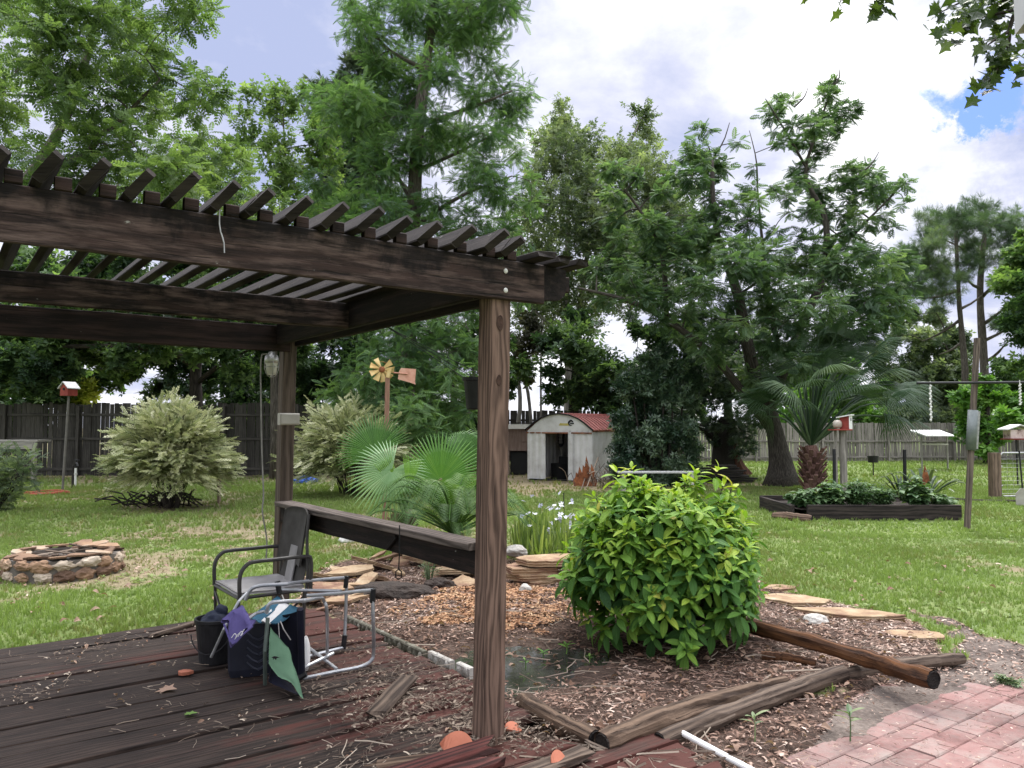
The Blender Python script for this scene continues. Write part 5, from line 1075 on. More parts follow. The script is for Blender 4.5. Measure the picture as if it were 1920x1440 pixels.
def shard(lab, c, r, h, a0, a1, rz, tilt, cat='pot shard'):
    mb = MB(); n = 10; V = []
    for i in range(n + 1):
        a = a0 + (a1 - a0) * i / n; e = sin(pi * i / n)
        for z, rr in ((.0 + .3 * (1 - e) * h, r * .86), (h * (.35 + .65 * e ** .6), r)):
            for th in (0, .012): V.append((cos(a) * (rr - th), sin(a) * (rr - th), z))
    V = np.array(V); V -= V.mean(0); f = []
    for i in range(n): a = i * 4; b = a + 4; f += [[a, b, b + 2, a + 2], [a + 1, a + 3, b + 3, b + 1], [a + 2, b + 2, b + 3, a + 3], [a, a + 1, b + 1, b]]
    f += [[0, 2, 3, 1], [n * 4, n * 4 + 1, n * 4 + 3, n * 4 + 2]]
    ct, s_ = cos(tilt), sin(tilt); V = np.stack([V[:, 0], V[:, 1] * ct - V[:, 2] * s_, V[:, 1] * s_ + V[:, 2] * ct], 1); cz, sz_ = cos(rz), sin(rz)
    mb.add(np.stack([V[:, 0] * cz - V[:, 1] * sz_, V[:, 0] * sz_ + V[:, 1] * cz, V[:, 2]], 1) + np.asarray(c), f, .6); tag(mb.build('pot_shard', TER), lab, cat, 'broken terracotta pot')
shard('large curved orange pot shard leaning on the rotten boards in front of the near post', GP(858, 1400, .045), .17, .13, -1.9, -.75, -.35, -1.05)
shard('small orange pot shard lying just under the large curved one', GP(872, 1408, .02), .10, .09, -2.0, -.5, .5, -1.3)
shard('pointed orange pot shard among the dry twigs at the bottom edge', GP(1050, 1432, .03), .10, .12, -1.8, -.5, .3, -1.1)
shard('pale pink pot shard at the foot of the near post', GP(962, 1365, .01), .09, .07, -1.9, -.7, .2, -1.4)
RRED = woodmat('rotten_red_wood', (.03, .012, .01), (.19, .06, .05), 16.)
def board(lab, pts, w_, h_, m, seg=14, rag=.08, up=(0, 0, 1), t=.4):
    mb = MB(); mb.beam(*pts, w_, h_, up=up, seg=seg, jit=.22, rag=rag, t=t, ch=.01); tag(mb.build('rotten_board', m), lab, 'board', 'rotten boards at the deck end')
board('rotten red stained deck board lying loose left of the near post foot', (W(-.95, -.20, .035), W(-.12, -.17, .05)), .12, .045, RRED)
board('second rotten red board sloping to the bottom edge below the near post', (W(-1.25, -.34, .02), W(-.18, -.31, .035)), .10, .04, RRED, t=.2)
board('dark splintered board at the bottom edge under the pot shards', (W(-.75, -.58, .02), W(.22, -.50, .03)), .11, .04, LOGD)
board('loose grey split board lying askew on the deck left of the near post', (GP(705, 1335, .03), GP(765, 1272, .06)), .11, .03, LOGD, 8, .05, (.2, .1, 1), .25)
board('pale brown broken plank at the bottom edge left of the pot shards', (GP(700, 1440, .02), GP(845, 1418, .03)), .08, .03, LOGT)
board('dark board edge poking out of the litter behind the black bucket', (GP(290, 1190, .015), GP(375, 1165, .02)), .07, .025, LOGD, 6, .05)
MAPL = np.array([(0, 0, 0), (.15, -.12, 0), (.05, -.42, 0), (.34, -.3, 0), (.45, -.55, .03), (.6, -.22, .02), (1, 0, 0), (.6, .22, .02), (.45, .55, .03), (.34, .3, 0), (.05, .42, 0), (.15, .12, 0)], float)
T_STAR = (np.concatenate([MAPL, [(.4, 0, -.05)]]), np.array([[12, 0, 1, 2], [12, 2, 3, 4], [12, 4, 5, 6], [12, 6, 7, 8], [12, 8, 9, 10], [12, 10, 11, 0]]))
mb = MB(); mb.scatter(T_STAR, np.array([GP(345, 1338, .012)]), np.array([[.9, .2, 0]]), np.array([[0, .1, 1.]]), .085, .8); tag(mb.build('fallen_leaf', LF_BRT), 'single pale green leaf lying on the dark deck boards', 'leaf')
mb = MB(); mb.scatter(T_STAR, np.array([GP(298, 1291, .012)]), np.array([[.9, -.2, .05]]), np.array([[0, -.1, 1.]]), .13, .8); tag(mb.build('fallen_leaf', DEAD), 'large reddish brown lobed leaf lying on the dark deck boards', 'leaf')
mb = MB(); mb.slab(GP(346, 1258, .02), .05, .035, .02, 0, 7); tag(mb.build('tile_chip', TER), 'small red brown chip on the deck beside the black bucket', 'chip')
# litter on the patio
mb = MB(); x, y = strew(2600, 1.2, 4.2, 3.6, 5.6); k = inpoly(x, y, PAT); x, y = x[k], y[k]; pz = lambda x, y: np.zeros_like(x) + G + .006
h = len(x) // 3; lay(mb, T_STK, x[:h], y[:h], .02 + .08 * rng.random(h) ** 2, rng.random(h), .15, .003, pz); lay(mb, T_CHIP, x[h:], y[h:], .006 + .022 * rng.random(len(x) - h) ** 2, rng.random(len(x) - h), .3, .003, pz)
go = mb.build('patio_debris', CHIP, origin=(0, 0, 0)); go['kind'] = 'stuff'; tag(go, 'small chips and needles scattered over the red pavers', 'debris')
# ---------- lime green shrub in the bed ----------
sb = thing('lime_shrub', 'large round shrub with big lime green pointed leaves in the planting bed', 'shrub', GP(1240, 1210)); sc0 = np.array([P(1254, 900, 6.3)[0], 6.3, G])
r = np.random.default_rng(21); wd = MB(); lf = MB(); T_L = t_leaf(6, .42, .28, .14)
pos, xd, nd, ss, tt = [], [], [], [], []
ROS = []
for k in range(470):
    a = r.random() * 2 * pi; e = math.asin(r.random() * 1.45 - .45 if r.random() < .9 else r.random()); e = max(e, -.62)
    rad = .90 + .2 * r.random() ** 1.5 if k < 440 else .55 + .3 * r.random()
    d = np.array([cos(a) * cos(e), sin(a) * cos(e), sin(e)]); lump = 1.02 + .62 * (vn(np.array([d * 2.2 + 5]))[0] - .5)
    rx = .70 if e > 0 else .70 + .05 * e
    q = sc0 + [0, 0, .55] + d * np.array([rx, rx, .73 if e > 0 else .74]) * rad * lump; q[2] = max(q[2], G + .07)
    ROS.append((q, d, rad))
    if k % 3 == 0:
        s0 = sc0 + [.12 * cos(a), .12 * sin(a), 0]; wd.tube(spline([s0, (s0 + q) / 2 + [0, 0, .12], q - d * .02], 6), np.linspace(.011, .004, 6), 5, cap=False)
for q, d, rad in ROS:
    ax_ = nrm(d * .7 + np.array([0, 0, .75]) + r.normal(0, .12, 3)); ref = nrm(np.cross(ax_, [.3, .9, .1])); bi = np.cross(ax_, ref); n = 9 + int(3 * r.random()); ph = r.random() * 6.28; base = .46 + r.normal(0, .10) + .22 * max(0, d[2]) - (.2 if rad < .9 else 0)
    for i in range(n):
        lv = i / n; an_ = ph + i * 2.4; el = 1.15 - 1.55 * (1 - lv) ** .9 if lv < .75 else .75 + .5 * (lv - .75) * 4
        dd = nrm(cos(el) * (cos(an_) * ref + sin(an_) * bi) + sin(el) * ax_ + np.array([0, 0, -.18 * (1 - lv)]))
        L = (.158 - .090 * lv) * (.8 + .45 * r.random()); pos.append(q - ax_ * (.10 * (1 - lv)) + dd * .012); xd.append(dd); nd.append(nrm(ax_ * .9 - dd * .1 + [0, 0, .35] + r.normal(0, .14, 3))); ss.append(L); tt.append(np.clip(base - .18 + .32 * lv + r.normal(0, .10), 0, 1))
for k in range(500):   # older leaves inside, hanging
    a = r.random() * 6.28; e = r.random() * 1.5 - .2; d = np.array([cos(a) * cos(e), sin(a) * cos(e), sin(e)]); q = sc0 + [0, 0, .5] + d * np.array([.66, .66, .62]) * (.6 + .32 * r.random()); q[2] = max(q[2], .05)
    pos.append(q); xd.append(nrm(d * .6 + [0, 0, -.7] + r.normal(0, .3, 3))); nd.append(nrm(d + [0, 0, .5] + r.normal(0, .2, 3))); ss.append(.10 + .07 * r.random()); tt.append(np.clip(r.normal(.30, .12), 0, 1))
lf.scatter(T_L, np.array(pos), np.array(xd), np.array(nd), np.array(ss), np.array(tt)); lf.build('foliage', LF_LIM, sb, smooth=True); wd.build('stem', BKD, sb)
# ---------- fan palm ----------
def fan(mb, hub, axis, nv, R, spread=2.9, n=38, droop=.15, split=.55, t=.5, wid=1.0, tdro=0.):
    """palmate leaf: folded segments spreading from the hub; axis = middle segment, nv = face normal"""
    X = nrm(axis); Z = nrm(nv - X * np.dot(nv, X)); Y = np.cross(Z, X); V = []; f = []; T = []; da = spread / n
    for i in range(n):
        a = -spread / 2 + spread * (i + .5) / n; L = R * (.80 + .2 * cos(a * .75)) * (.95 + .08 * rng.random()); hb = len(V)
        for k, s in enumerate((.04, .30, .55, .8, 1.0)):
            w = (L * s * da * .5) if s <= split else L * split * da * .5 * max(.04, (1 - (s - split) / (1 - split)) ** .7); w *= wid
            z = -droop * R * s * s - (tdro * R * max(0, s - split) ** 1.3) + .10 * R * s * (1 - s); dv = cos(a) * X + sin(a) * Y; sv = -sin(a) * X + cos(a) * Y; c = hub + dv * L * s
            gz_ = np.array([0, 0, -1.]) * tdro * R * max(0, s - split) ** 1.6
            for q, zz in ((-w, 0), (0, .7 * w), (w, 0)): V.append(c + sv * q + Z * (z + zz) + gz_)
        for k in range(4): b = hb + k * 3; f += [[b, b + 1, b + 4, b + 3], [b + 1, b + 2, b + 5, b + 4]]
        T += [np.clip(t + rng.normal(0, .06), 0, 1)] * 15
    mb.add(np.array(V), f, np.array(T))
fpm = thing('fan_palm', 'young fan palm with one silvery and several green fan leaves behind the side rail', 'palm', ground_at(757, 10.2)); Z0 = 10.2; tb0 = ground_at(757, Z0); hd = P(757, 962, Z0)
mb = MB(); mb.tube(spline([tb0, (tb0 + hd) / 2, hd], 8), np.linspace(.13, .11, 8), 12, bump=.3); 
for k in range(26): a = k * 2.4; z = .1 + .5 * k / 26; mb.beam(tb0 + [.11 * cos(a), .11 * sin(a), z], tb0 + [.2 * cos(a), .2 * sin(a), z + .10], .05, .015, up=(cos(a), sin(a), .5), t=.7)
mb.build('trunk', BKR, fpm)
def pleaf(hub, axis, nv, R, m, t, par, head, **k):
    mb = MB(); fan(mb, hub, np.asarray(axis, float), np.asarray(nv, float), R, t=t, **k); lo = mb.build('leaf', m, par, smooth=False)
    mb = MB(); mb.tube(spline([head, (head + hub) / 2 + [0, 0, .12 * R], hub + nrm(axis) * .06 * R], 8), np.linspace(.022, .01, 8), 6); mb.build('petiole', m, par)
pleaf(P(735, 882, 9.9), (-.25, -.15, -.35), (.1, -.95, .4), .62, LF_FANS, .5, fpm, hd, spread=5.4, n=50, droop=.14, split=.50, tdro=.12)
pleaf(P(826, 900, 10.2), (.35, .1, 1.), (.15, -.8, .25), .68, LF_FAN, .55, fpm, hd, spread=3.8, n=44, droop=.12, split=.55, tdro=.2)
pleaf(P(705, 850, 10.5), (-.5, .3, 1.), (-.2, -.5, .6), .62, LF_FAN, .3, fpm, hd, spread=3.2, n=40, droop=.12, split=.55)
pleaf(P(860, 850, 10.5), (.7, .2, .75), (.3, -.4, .8), .60, LF_FAN, .3, fpm, hd, spread=3.2, n=40, droop=.2, split=.5, tdro=.5)
pleaf(P(764, 925, 9.9), (.15, -.1, 1.), (.3, -.9, .1), .50, LF_FAN, .75, fpm, hd, spread=.55, n=12, droop=.02, split=.7)
pleaf(P(752, 930, 9.95), (-.45, -.1, .9), (.3, -.9, .1), .55, LF_FAN, .8, fpm, hd, spread=.5, n=10, droop=.02, split=.7)
pleaf(P(775, 925, 10.3), (.1, .6, .8), (.0, -.6, .8), .5, LF_FAN, .4, fpm, hd, spread=3.2, n=36, droop=.2, split=.5, tdro=.4)
mb = MB(); fan(mb, P(742, 955, 10.1), np.array([-.2, -.2, -1.]), np.array([.1, -1., .1]), .5, spread=.8, n=12, droop=.05, t=.3); mb.build('dead_leaf', DEAD, fpm)
# ---------- sago palm ----------
def sago(root, head, n, L, m, seed, el0=.2, el1=1.35, leafl=.16):
    r = np.random.default_rng(seed)
    for k in range(n):
        mb = MB(); a = k * 2.4 + r.random() * .3; el = el0 + (el1 - el0) * (k / n) ** .9; d = np.array([cos(a), sin(a), 0]); l = L * (.8 + .3 * r.random())
        p = spline([head, head + d * l * .45 * cos(el) + [0, 0, l * .5 * sin(el)], head + d * l * .85 * cos(el * .85) + [0, 0, l * .72 * sin(el)], head + d * l * 1.05 * cos(el * .7) + [0, 0, l * .66 * sin(el) - .12 * l]], 16)
        mb.tube(p, np.linspace(.012, .004, 16), 4, cap=False, t=.5); pp = spline(p[2:], 34); tg = nrm(np.gradient(pp, axis=0)); sd = nrm(np.cross(tg, [0, 0, 1.])); upv = np.cross(sd, tg); q, x_, n_, s_ = [], [], [], []
        for i in range(34):
            for s in (-1, 1): q.append(pp[i]); x_.append(tg[i] * .55 + sd[i] * s + upv[i] * .28); n_.append(upv[i] - sd[i] * s * .3); s_.append(leafl * (sin(pi * (.12 +   .8 * i / 34)) ** .5))
        mb.scatter(tq([rhomb((0, 0, 0), (1, 0, -.12), 1., .075)]), np.array(q), np.array(x_), np.array(n_), np.array(s_), np.clip(.42 + r.normal(0, .1) + .3 * (k / n), 0, 1)); mb.build('frond', m, root)
sg = thing('sago_palm', 'low sago palm with arching glossy feather fronds behind the rail by the near post', 'palm', ground_at(850, 9.6)); hd = P(850, 1000, 9.6)
mb = MB(); mb.tube([ground_at(850, 9.6), hd], [.15, .12], 12, bump=.3); mb.build('trunk', BKR, sg); sago(sg, hd, 46, 1.0, LF_SAGO, 5, .28, 1.28, .18)
# ---------- iris clump ----------
ir = thing('iris_clump', 'clump of grassy iris leaves with small white flowers right of the near post', 'flowers', GP(1020, 1068)); r = np.random.default_rng(8); bl, fl = MB(), MB(); pos, xd, nd, s_, t_ = [], [], [], [], []
TB = (np.array([(0, -.018, 0), (0, .018, 0), (.5, .02, .04), (.5, -.02, .04), (.85, .012, -.03), (.85, -.012, -.03), (1, 0, -.14)], float), np.array([[0, 1, 2, 3], [3, 2, 4, 5], [5, 4, 6, 6]]))
TB = (TB[0], TB[1][:2])
for k in range(520):
    c = GP(970 + 110 * r.random(), 1072 - 40 * r.random()); a = r.random() * 6.28; e = r.random() * .75; pos.append(c); xd.append((cos(a) * e, sin(a) * e, 1)); nd.append((cos(a), sin(a), .3)); s_.append(.35 + .4 * r.random()); t_.append(np.clip(r.normal(.55, .2), 0, 1))
bl.scatter(TB, np.array(pos), np.array(xd, float), np.array(nd), np.array(s_), np.array(t_)); bl.build('leaves', greens('iris_leaf', (.05, .09, .03), (.13, .19, .05), (.28, .33, .12), trans=.35), ir)
PET = leafmat('white_petal', [(0, (.45, .45, .6)), (1, (.8, .8, .84))], trans=.3, tcol=(1, 1, 1)); pos = []
for k in range(46):
    c = GP(975 + 105 * r.random(), 1062 - 40 * r.random()) + [0, 0, .40 + .35 * r.random()]
    if r.random() < .5: c = GP(1030 + 50 * r.random(), 1055) + [0, 0, .3 + .3 * r.random()]
    pos.append(c)
fl.scatter(t_cluster(6, .55, .5), np.array(pos), r.normal(size=(46, 3)), np.array([[0, -.3, 1.]] * 46) + r.normal(0, .3, (46, 3)), .035 + .02 * r.random(46), r.random(46)); fl.build('flowers', PET, ir)
mb = MB(); c = GP(1058, 1020); mb.tube([c, P(1057, 924, c[1])], .008, 5); tag(mb.build('metal_rod', BLK), 'thin dark rod standing in the lawn beside the white irises', 'rod')
# ---------- windmill ----------
YEL = mat('faded_yellow_paint', [(.2, (.28, .16, .05)), (.5, (.50, .34, .12)), (.85, (.62, .50, .26))], 9., rough=.7, bmp=.15, tm=.55)
PNK = mat('faded_red_paint', [(.2, (.30, .14, .09)), (.5, (.52, .27, .19)), (.85, (.62, .42, .32))], 9., rough=.7, bmp=.15)
wm = thing('garden_windmill', 'rusty garden windmill with faded yellow wheel and pink tail vane on a brown post', 'windmill', ground_at(722, 11.8)); hb = P(716, 693, 11.8); c = ground_at(722, 11.8)
mb = MB(); mb.beam(c, P(727, 708, 11.8), .075, .06, up=(1, 0, 0), seg=6, jit=.05, t=.6); mb.build('post', mat('post_red_brown', [(.2, (.14, .075, .05)), (.8, (.28, .16, .11))], 4., (2, 14, 14)), wm)
wx = nrm([.86, .5, -.02]); wy = np.array([0, 0, 1.]); wz = nrm(np.cross(wx, wy)); fx = nrm(np.cross(wy, [.45, -.88, .06])); ff = np.array([.35, -.93, .05]); fx = nrm(np.cross(ff, wy)); fy = np.cross(fx, ff) * -1
hub = hb + ff * .0
for k in range(9):
    if k == 2: continue
    a = k * 2 * pi / 9 + .35; d = cos(a) * fx + sin(a) * wy; s = -sin(a) * fx + cos(a) * wy; mb = MB(); z = ff * .03
    mb.prism([hub + d * .045 - s * .015, hub + d * .185 - s * .048 + z, hub + d * .185 + s * .048 - z, hub + d * .045 + s * .015], ff * .004, .2 + .6 * rng.random()); mb.build('blade', YEL, wm)
mb = MB(); mb.lathe(hub - ff * .01, [(.045, 0), (.045, .03), (.02, .045), (0, .045)], 12, axis=ff); an = np.linspace(0, 2 * pi, 25); mb.tube(np.stack([hub + .12 * (cos(q) * fx + sin(q) * wy) - ff * .012 for q in an]), .004, 5); mb.build('hub', RUST, wm)
tl = P(741, 699, 11.9); te = P(779, 703, 12.0); mb = MB(); mb.tube([hub - ff * .02, tl, te - (te - tl) * .4], .012, 6); mb.build('tail_arm', PNK, wm)
mb = MB(); q = lambda px, py: P(px, py, 11.9 + (px - 741) * .003)
mb.prism([q(748, 697), q(752, 690), q(780, 692), q(778, 716), q(779, 721), q(768, 717), q(746, 711)], [.0, .008, 0], .6); mb.build('tail_vane', PNK, wm)
mb = MB(); mb.beam(P(727, 708, 11.78), P(731, 690, 11.78), .06, .05, up=(1, 0, 0), t=.8); mb.build('head_block', YEL, wm)
# ---------- raised bed on the right ----------
BDK = woodmat('bed_timber', (.012, .010, .009), (.07, .055, .047), 14.)
rb = thing('raised_bed', 'raised garden bed of black timbers filled with soil on the right lawn', 'garden bed', GP(1630, 955)); y0 = GP(1640, 975)[1]; xl, xr = P(1488, 970, y0)[0], P(1801, 970, y0)[0]; zt = .24 + G + .03
mb = MB(); mb.beam([xl + .25, y0, zt / 2 + G / 2 + .0], [xr, y0, zt / 2 + G / 2 + .0], .09, zt - G, seg=10, jit=.03, t=.4); mb.build('side_timber', BDK, rb)
mb = MB(); mb.beam([xl, y0 + 1.9, zt / 2 + G / 2], [xr, y0 + 1.9, zt / 2 + G / 2], .09, zt - G, seg=10, jit=.03, t=.4); mb.build('side_timber', BDK, rb)
for x in (xl - .0, xr - .045):
    mb = MB(); mb.beam([x, y0 + .06, zt / 2 + G / 2 - .006], [x, y0 + 1.84, zt / 2 + G / 2 - .006], .08, zt - G - .012, seg=6, jit=.03, t=.4); mb.build('end_timber', BDK, rb)
mb = MB(); xs = np.linspace(xl + .05, xr - .09, 24); ys = np.linspace(y0 + .04, y0 + 1.86, 16); X, Y = np.meshgrid(xs, ys); zz = zt - .07 + (n2(X, Y, 2.5) - .5) * .14; ii = np.arange(X.size).reshape(X.shape)
mb.add(np.stack([X.ravel(), Y.ravel(), zz.ravel()], 1), np.stack([ii[:-1, :-1], ii[:-1, 1:], ii[1:, 1:], ii[1:, :-1]], -1).reshape(-1, 4)); mb.build('soil', bpy.data.materials['dark_soil'], rb)
log('rotten_log', 'split pale rotten log at the left end of the raised bed', [P(1452, 965, 14.3)[0], 14.35, G + .07], [P(1522, 965, 13.9)[0], 13.9, G + .06], .085, .075, LOGT, bump=.3)
VEG = greens('vegetable_leaf', (.035, .08, .03), (.08, .15, .06), (.18, .27, .13), trans=.25)
def leafy(lab, c, w_, h_, nst, tpl, size, m, seed, group=None, name='vegetable_plant', cat='plant', nl=7, up=.55, tb=.5):
    r = np.random.default_rng(seed); rt = thing(name, lab, cat, c, group); wd, lf = MB(), MB(); pos, xd, nd, s_, t_ = [], [], [], [], []
    for k in range(nst):
        a = r.random() * 6.28; rr = w_ * r.random() ** .6; tip = c + [rr * cos(a), rr * sin(a), h_ * (.5 + .55 * r.random()) * (1 - .35 * (rr / w_) ** 2)]; p = spline([c + [.15 * rr * cos(a), .15 * rr * sin(a), 0], c + [.6 * rr * cos(a), .6 * rr * sin(a), (tip[2] - c[2]) * .6], tip], 6); wd.tube(p, np.linspace(.008, .003, 6), 4, cap=False)
        for i in range(nl): f = .3 + .7 * i / nl; j = f * 4.99; q = p[int(j)] * (1 - j % 1) + p[int(j) + 1] * (j % 1); b = r.random() * 6.28; pos.append(q); xd.append((cos(b), sin(b), .35 * r.random())); nd.append((r.normal(0, .3), r.normal(0, .3), 1)); s_.append(size * (.6 + .7 * r.random())); t_.append(np.clip(r.normal(tb, .2), 0, 1))
    lf.scatter(tpl, np.array(pos), np.array(xd), np.array(nd), np.array(s_), np.array(t_)); lf.build('foliage', m, rt); wd.build('stem', m, rt); return rt
gl = np.array([0, 0, zt - .09])
TV = t_cluster(4, .6, .15)
for i, (px, dy, w_, h_, tp, sz_, lab) in enumerate(((1505, .35, .28, .42, TV, .15, 'leafy pale plant at the far left end of the raised bed'), (1560, .3, .30, .55, TV, .16, 'leafy plant just right of the black stake in the raised bed'), (1610, .25, .34, .62, T_CLN, .13, 'bushy dark plant in the middle of the raised bed front'), (1655, .4, .28, .45, T_CLN, .12, 'small leaved plant right of the middle of the raised bed'), (1712, .3, .32, .66, TV, .17, 'tall broad leaved plant at the right of the raised bed'), (1765, .25, .22, .32, TV, .12, 'low pale plant at the right corner of the raised bed'))):
    leafy(lab, np.array([P(px, 950, y0 + dy)[0], y0 + dy, zt - .09]), w_, h_, 26, tp, sz_, VEG, 40 + i, 'vegetables in the raised bed')
def strap(lab, c, n, L, w_, m, seed, name='strap_plant', el=(.5, 1.3), red=False):
    r = np.random.default_rng(seed); rt = thing(name, lab, 'plant', c); mb = MB()
    for k in range(n):
        a = r.random() * 6.28; e = el[0] + (el[1] - el[0]) * r.random(); d = np.array([cos(a) * cos(e), sin(a) * cos(e), sin(e)]); p = spline([c, c + d * L * .5, c + d * L * .9 + [0, 0, -.1 * L], c + d * L + [0.1 * cos(a), .1 * sin(a), -.22 * L]], 7); sd = nrm(np.cross(d, [0, 0, 1.])); ww = w_ * np.array([.5, .8, 1, 1, .8, .5, .06]); V = []
        for q, x in zip(p, ww): V += [q - sd * x / 2, q + [0, 0, -x * .18], q + sd * x / 2]
        f = []
        for i in range(6): b = i * 3; f += [[b, b + 1, b + 4, b + 3], [b + 1, b + 2, b + 5, b + 4]]
        mb.add(np.array(V), f, np.clip(r.normal(.4, .2), 0, 1))
    mb.build('leaves', m, rt); return rt
STP = greens('strap_leaf', (.015, .03, .014), (.04, .07, .03), (.12, .15, .07), trans=.15, rough=.4)
strap('dark strap leaved plant spreading stiff blades at the right back of the raised bed', np.array([P(1735, 930, 15.6)[0], 15.6, zt - .05]), 20, .85, .07, STP, 3)
strap('second spiky plant with thin dark blades behind the middle of the raised bed', np.array([P(1690, 930, 15.7)[0], 15.7, zt - .05]), 30, .7, .035, STP, 4)
strap('clump of ferny drooping dark blades at the back left of the raised bed', np.array([P(1625, 930, 15.7)[0], 15.7, zt - .05]), 34, .45, .05, STP, 6, 'fern_plant', (.2, 1.2))
mb = MB(); c = np.array([P(1737, 900, 15.3)[0], 15.3, zt - .05]); mb.prism([c + [-.06, 0, .25], c + [.08, 0, .25], c + [.05, 0, .5], c + [-.02, 0, .72], c + [-.07, 0, .5]], [0, .015, 0]); tag(mb.build('red_leaf', RUST), 'single upright rust red leaf among the strap leaves of the raised bed', 'leaf')
for px, pyb, pyt, dp, lab in ((1564, 910, 842, 16.4, 'black metal stake standing behind the raised bed left of the birdhouse post'), (1696, 910, 843, 16.2, 'black metal stake standing behind the raised bed under the palm fronds')):
    mb = MB(); mb.beam([*P(px, pyb, dp)[:2], G], P(px, pyt, dp), .06, .05, up=(1, 0, 0)); tag(mb.build('metal_stake', BLK), lab, 'stake')
# ---------- sabal palm ----------
sp_ = thing('sabal_palm', 'fan palm with a stubby booted trunk and a wide spray of drooping fronds', 'palm', ground_at(1522, 20.5)); Z0 = 20.5; c = ground_at(1522, Z0); hd = P(1520, 835, Z0)
mb = MB(); mb.tube(spline([c, (c + hd) / 2, hd], 10), [.22, .21, .21, .22, .22, .22, .20, .18, .15, .12], 14, bump=.3)
for k in range(70): a = k * 2.4; z = .04 + .95 * k / 70; rr = .20; mb.beam(c + [rr * cos(a), rr * sin(a), z], c + [(rr + .16) * cos(a), (rr + .16) * sin(a), z + .20], .10, .03, up=(cos(a), sin(a), .5), t=rng.random())
mb.build('trunk', mat('palm_boots', [(.2, (.05, .025, .02)), (.5, (.16, .085, .07)), (.85, (.28, .18, .14))], 5., (2, 8, 8), bmp=.6), sp_)
r = np.random.default_rng(12)
tips = [(1445, 750, -.6), (1480, 735, -1.2), (1500, 700, .6), (1545, 690, -.5), (1580, 700, .9), (1625, 690, -.8), (1650, 705, .5), (1690, 760, .2), (1670, 745, -1.0), (1610, 740, -1.6), (1440, 780, .8), (1545, 660, .9), (1600, 670, 1.4), (1480, 690, 1.2), (1655, 780, -.6), (1700, 720, .6), (1560, 740, 1.7), (1465, 720, .2), (1520, 725, -.9), (1585, 665, 0), (1640, 720, .9), (1680, 790, .5), (1570, 715, -1.3), (1430, 765, -.2), (1610, 705, -.3), (1660, 735, -.4), (1490, 760, -.8), (1605, 745, .9), (1555, 700, -1.5), (1625, 660, .4), (1685, 735, -.2), (1530, 670, .3), (1450, 735, .6), (1535, 632, .2), (1568, 625, -.5), (1605, 640, .6), (1500, 655, -.3), (1640, 660, -.6)]
for px, py, dz in tips:
    hub = P(px, py, Z0 + dz); d = hub - hd; ax_ = nrm(nrm(d) + np.array([0, 0, -.25]) + r.normal(0, .15, 3)); nv = nrm(np.cross(np.cross(ax_, [0, 0, 1.]), ax_) + r.normal(0, .25, 3))
    mb = MB(); fan(mb, hub, ax_, nv, .85 + .2 * r.random(), 3.3, 40, .12, .40, np.clip(r.normal(.45, .18), 0, 1), 1., .48); mb.build('leaf', LF_PALM, sp_, smooth=False)
    mb = MB(); mb.tube(spline([hd, hd + d * .55 + [0, 0, .16 * np.linalg.norm(d)], hub], 9), np.linspace(.035, .016, 9), 6); mb.build('petiole', LF_PALM, sp_)
# ---------- birdhouse with jar on post ----------
GPO = woodmat('grey_post', (.12, .11, .095), (.36, .33, .29), 12.)
b2 = thing('barn_birdhouse', 'red and white birdhouse with a plastic feeding jar on a grey post', 'birdhouse', ground_at(1580, 18.)); c = ground_at(1580, 18.); tp = P(1580, 807, 18.)
mb = MB(); mb.beam(c, tp, .13, .12, up=(1, 0, 0), seg=5, jit=.03, t=.6); mb.build('post', GPO, b2)
mb = MB(); mb.beam([tp[0] - .15, tp[1] + .04, G], tp + [-.15, .04, .0], .05, .05, up=(1, 0, 0), t=.8); mb.build('brace_post', GPO, b2)
mb = MB(); mb.box(tp + [-.06, 0, .015], (.42, .34, .03)); mb.build('tray', RED, b2)
a0 = nrm([.8, -.6, 0]); b0 = nrm([.6, .8, 0]); o = tp + [.07, 0, .03]
mb = MB(); mb.prism([o - a0 * .1 - b0 * .1, o + a0 * .1 - b0 * .1, o + a0 * .1 - b0 * .1 + up * .3, o - a0 * .1 - b0 * .1 + up * .26], b0 * .22); mb.build('house', RED, b2)
mb = MB(); mb.prism([o + a0 * .102 - b0 * .11, o + a0 * .102 + b0 * .13, o + a0 * .102 + b0 * .13 + up * .30, o + a0 * .102 - b0 * .11 + up * .30], a0 * .012); mb.build('front_panel', WHT, b2)
mb = MB(); mb.lathe(o + a0 * .116 + up * .22, [(.036, 0), (.036, .006), (0, .006)], 14, axis=a0); mb.build('entrance', BLK, b2)
mb = MB(); mb.prism([o - a0 * .17 - b0 * .14 + up * .25, o + a0 * .15 - b0 * .14 + up * .31, o + a0 * .15 - b0 * .14 + up * .335, o - a0 * .17 - b0 * .14 + up * .275], b0 * .30); mb.build('roof', WHT, b2)
mb = MB(); mb.lathe(tp + [-.13, -.03, .06], [(.07, 0), (.095, .03), (.10, .12), (.06, .17), (0, .18)], 16); mb.build('jar', mat('jar_pale', [(.2, (.30, .24, .19)), (.8, (.5, .46, .40))], 6., rough=.3), b2, smooth=True)
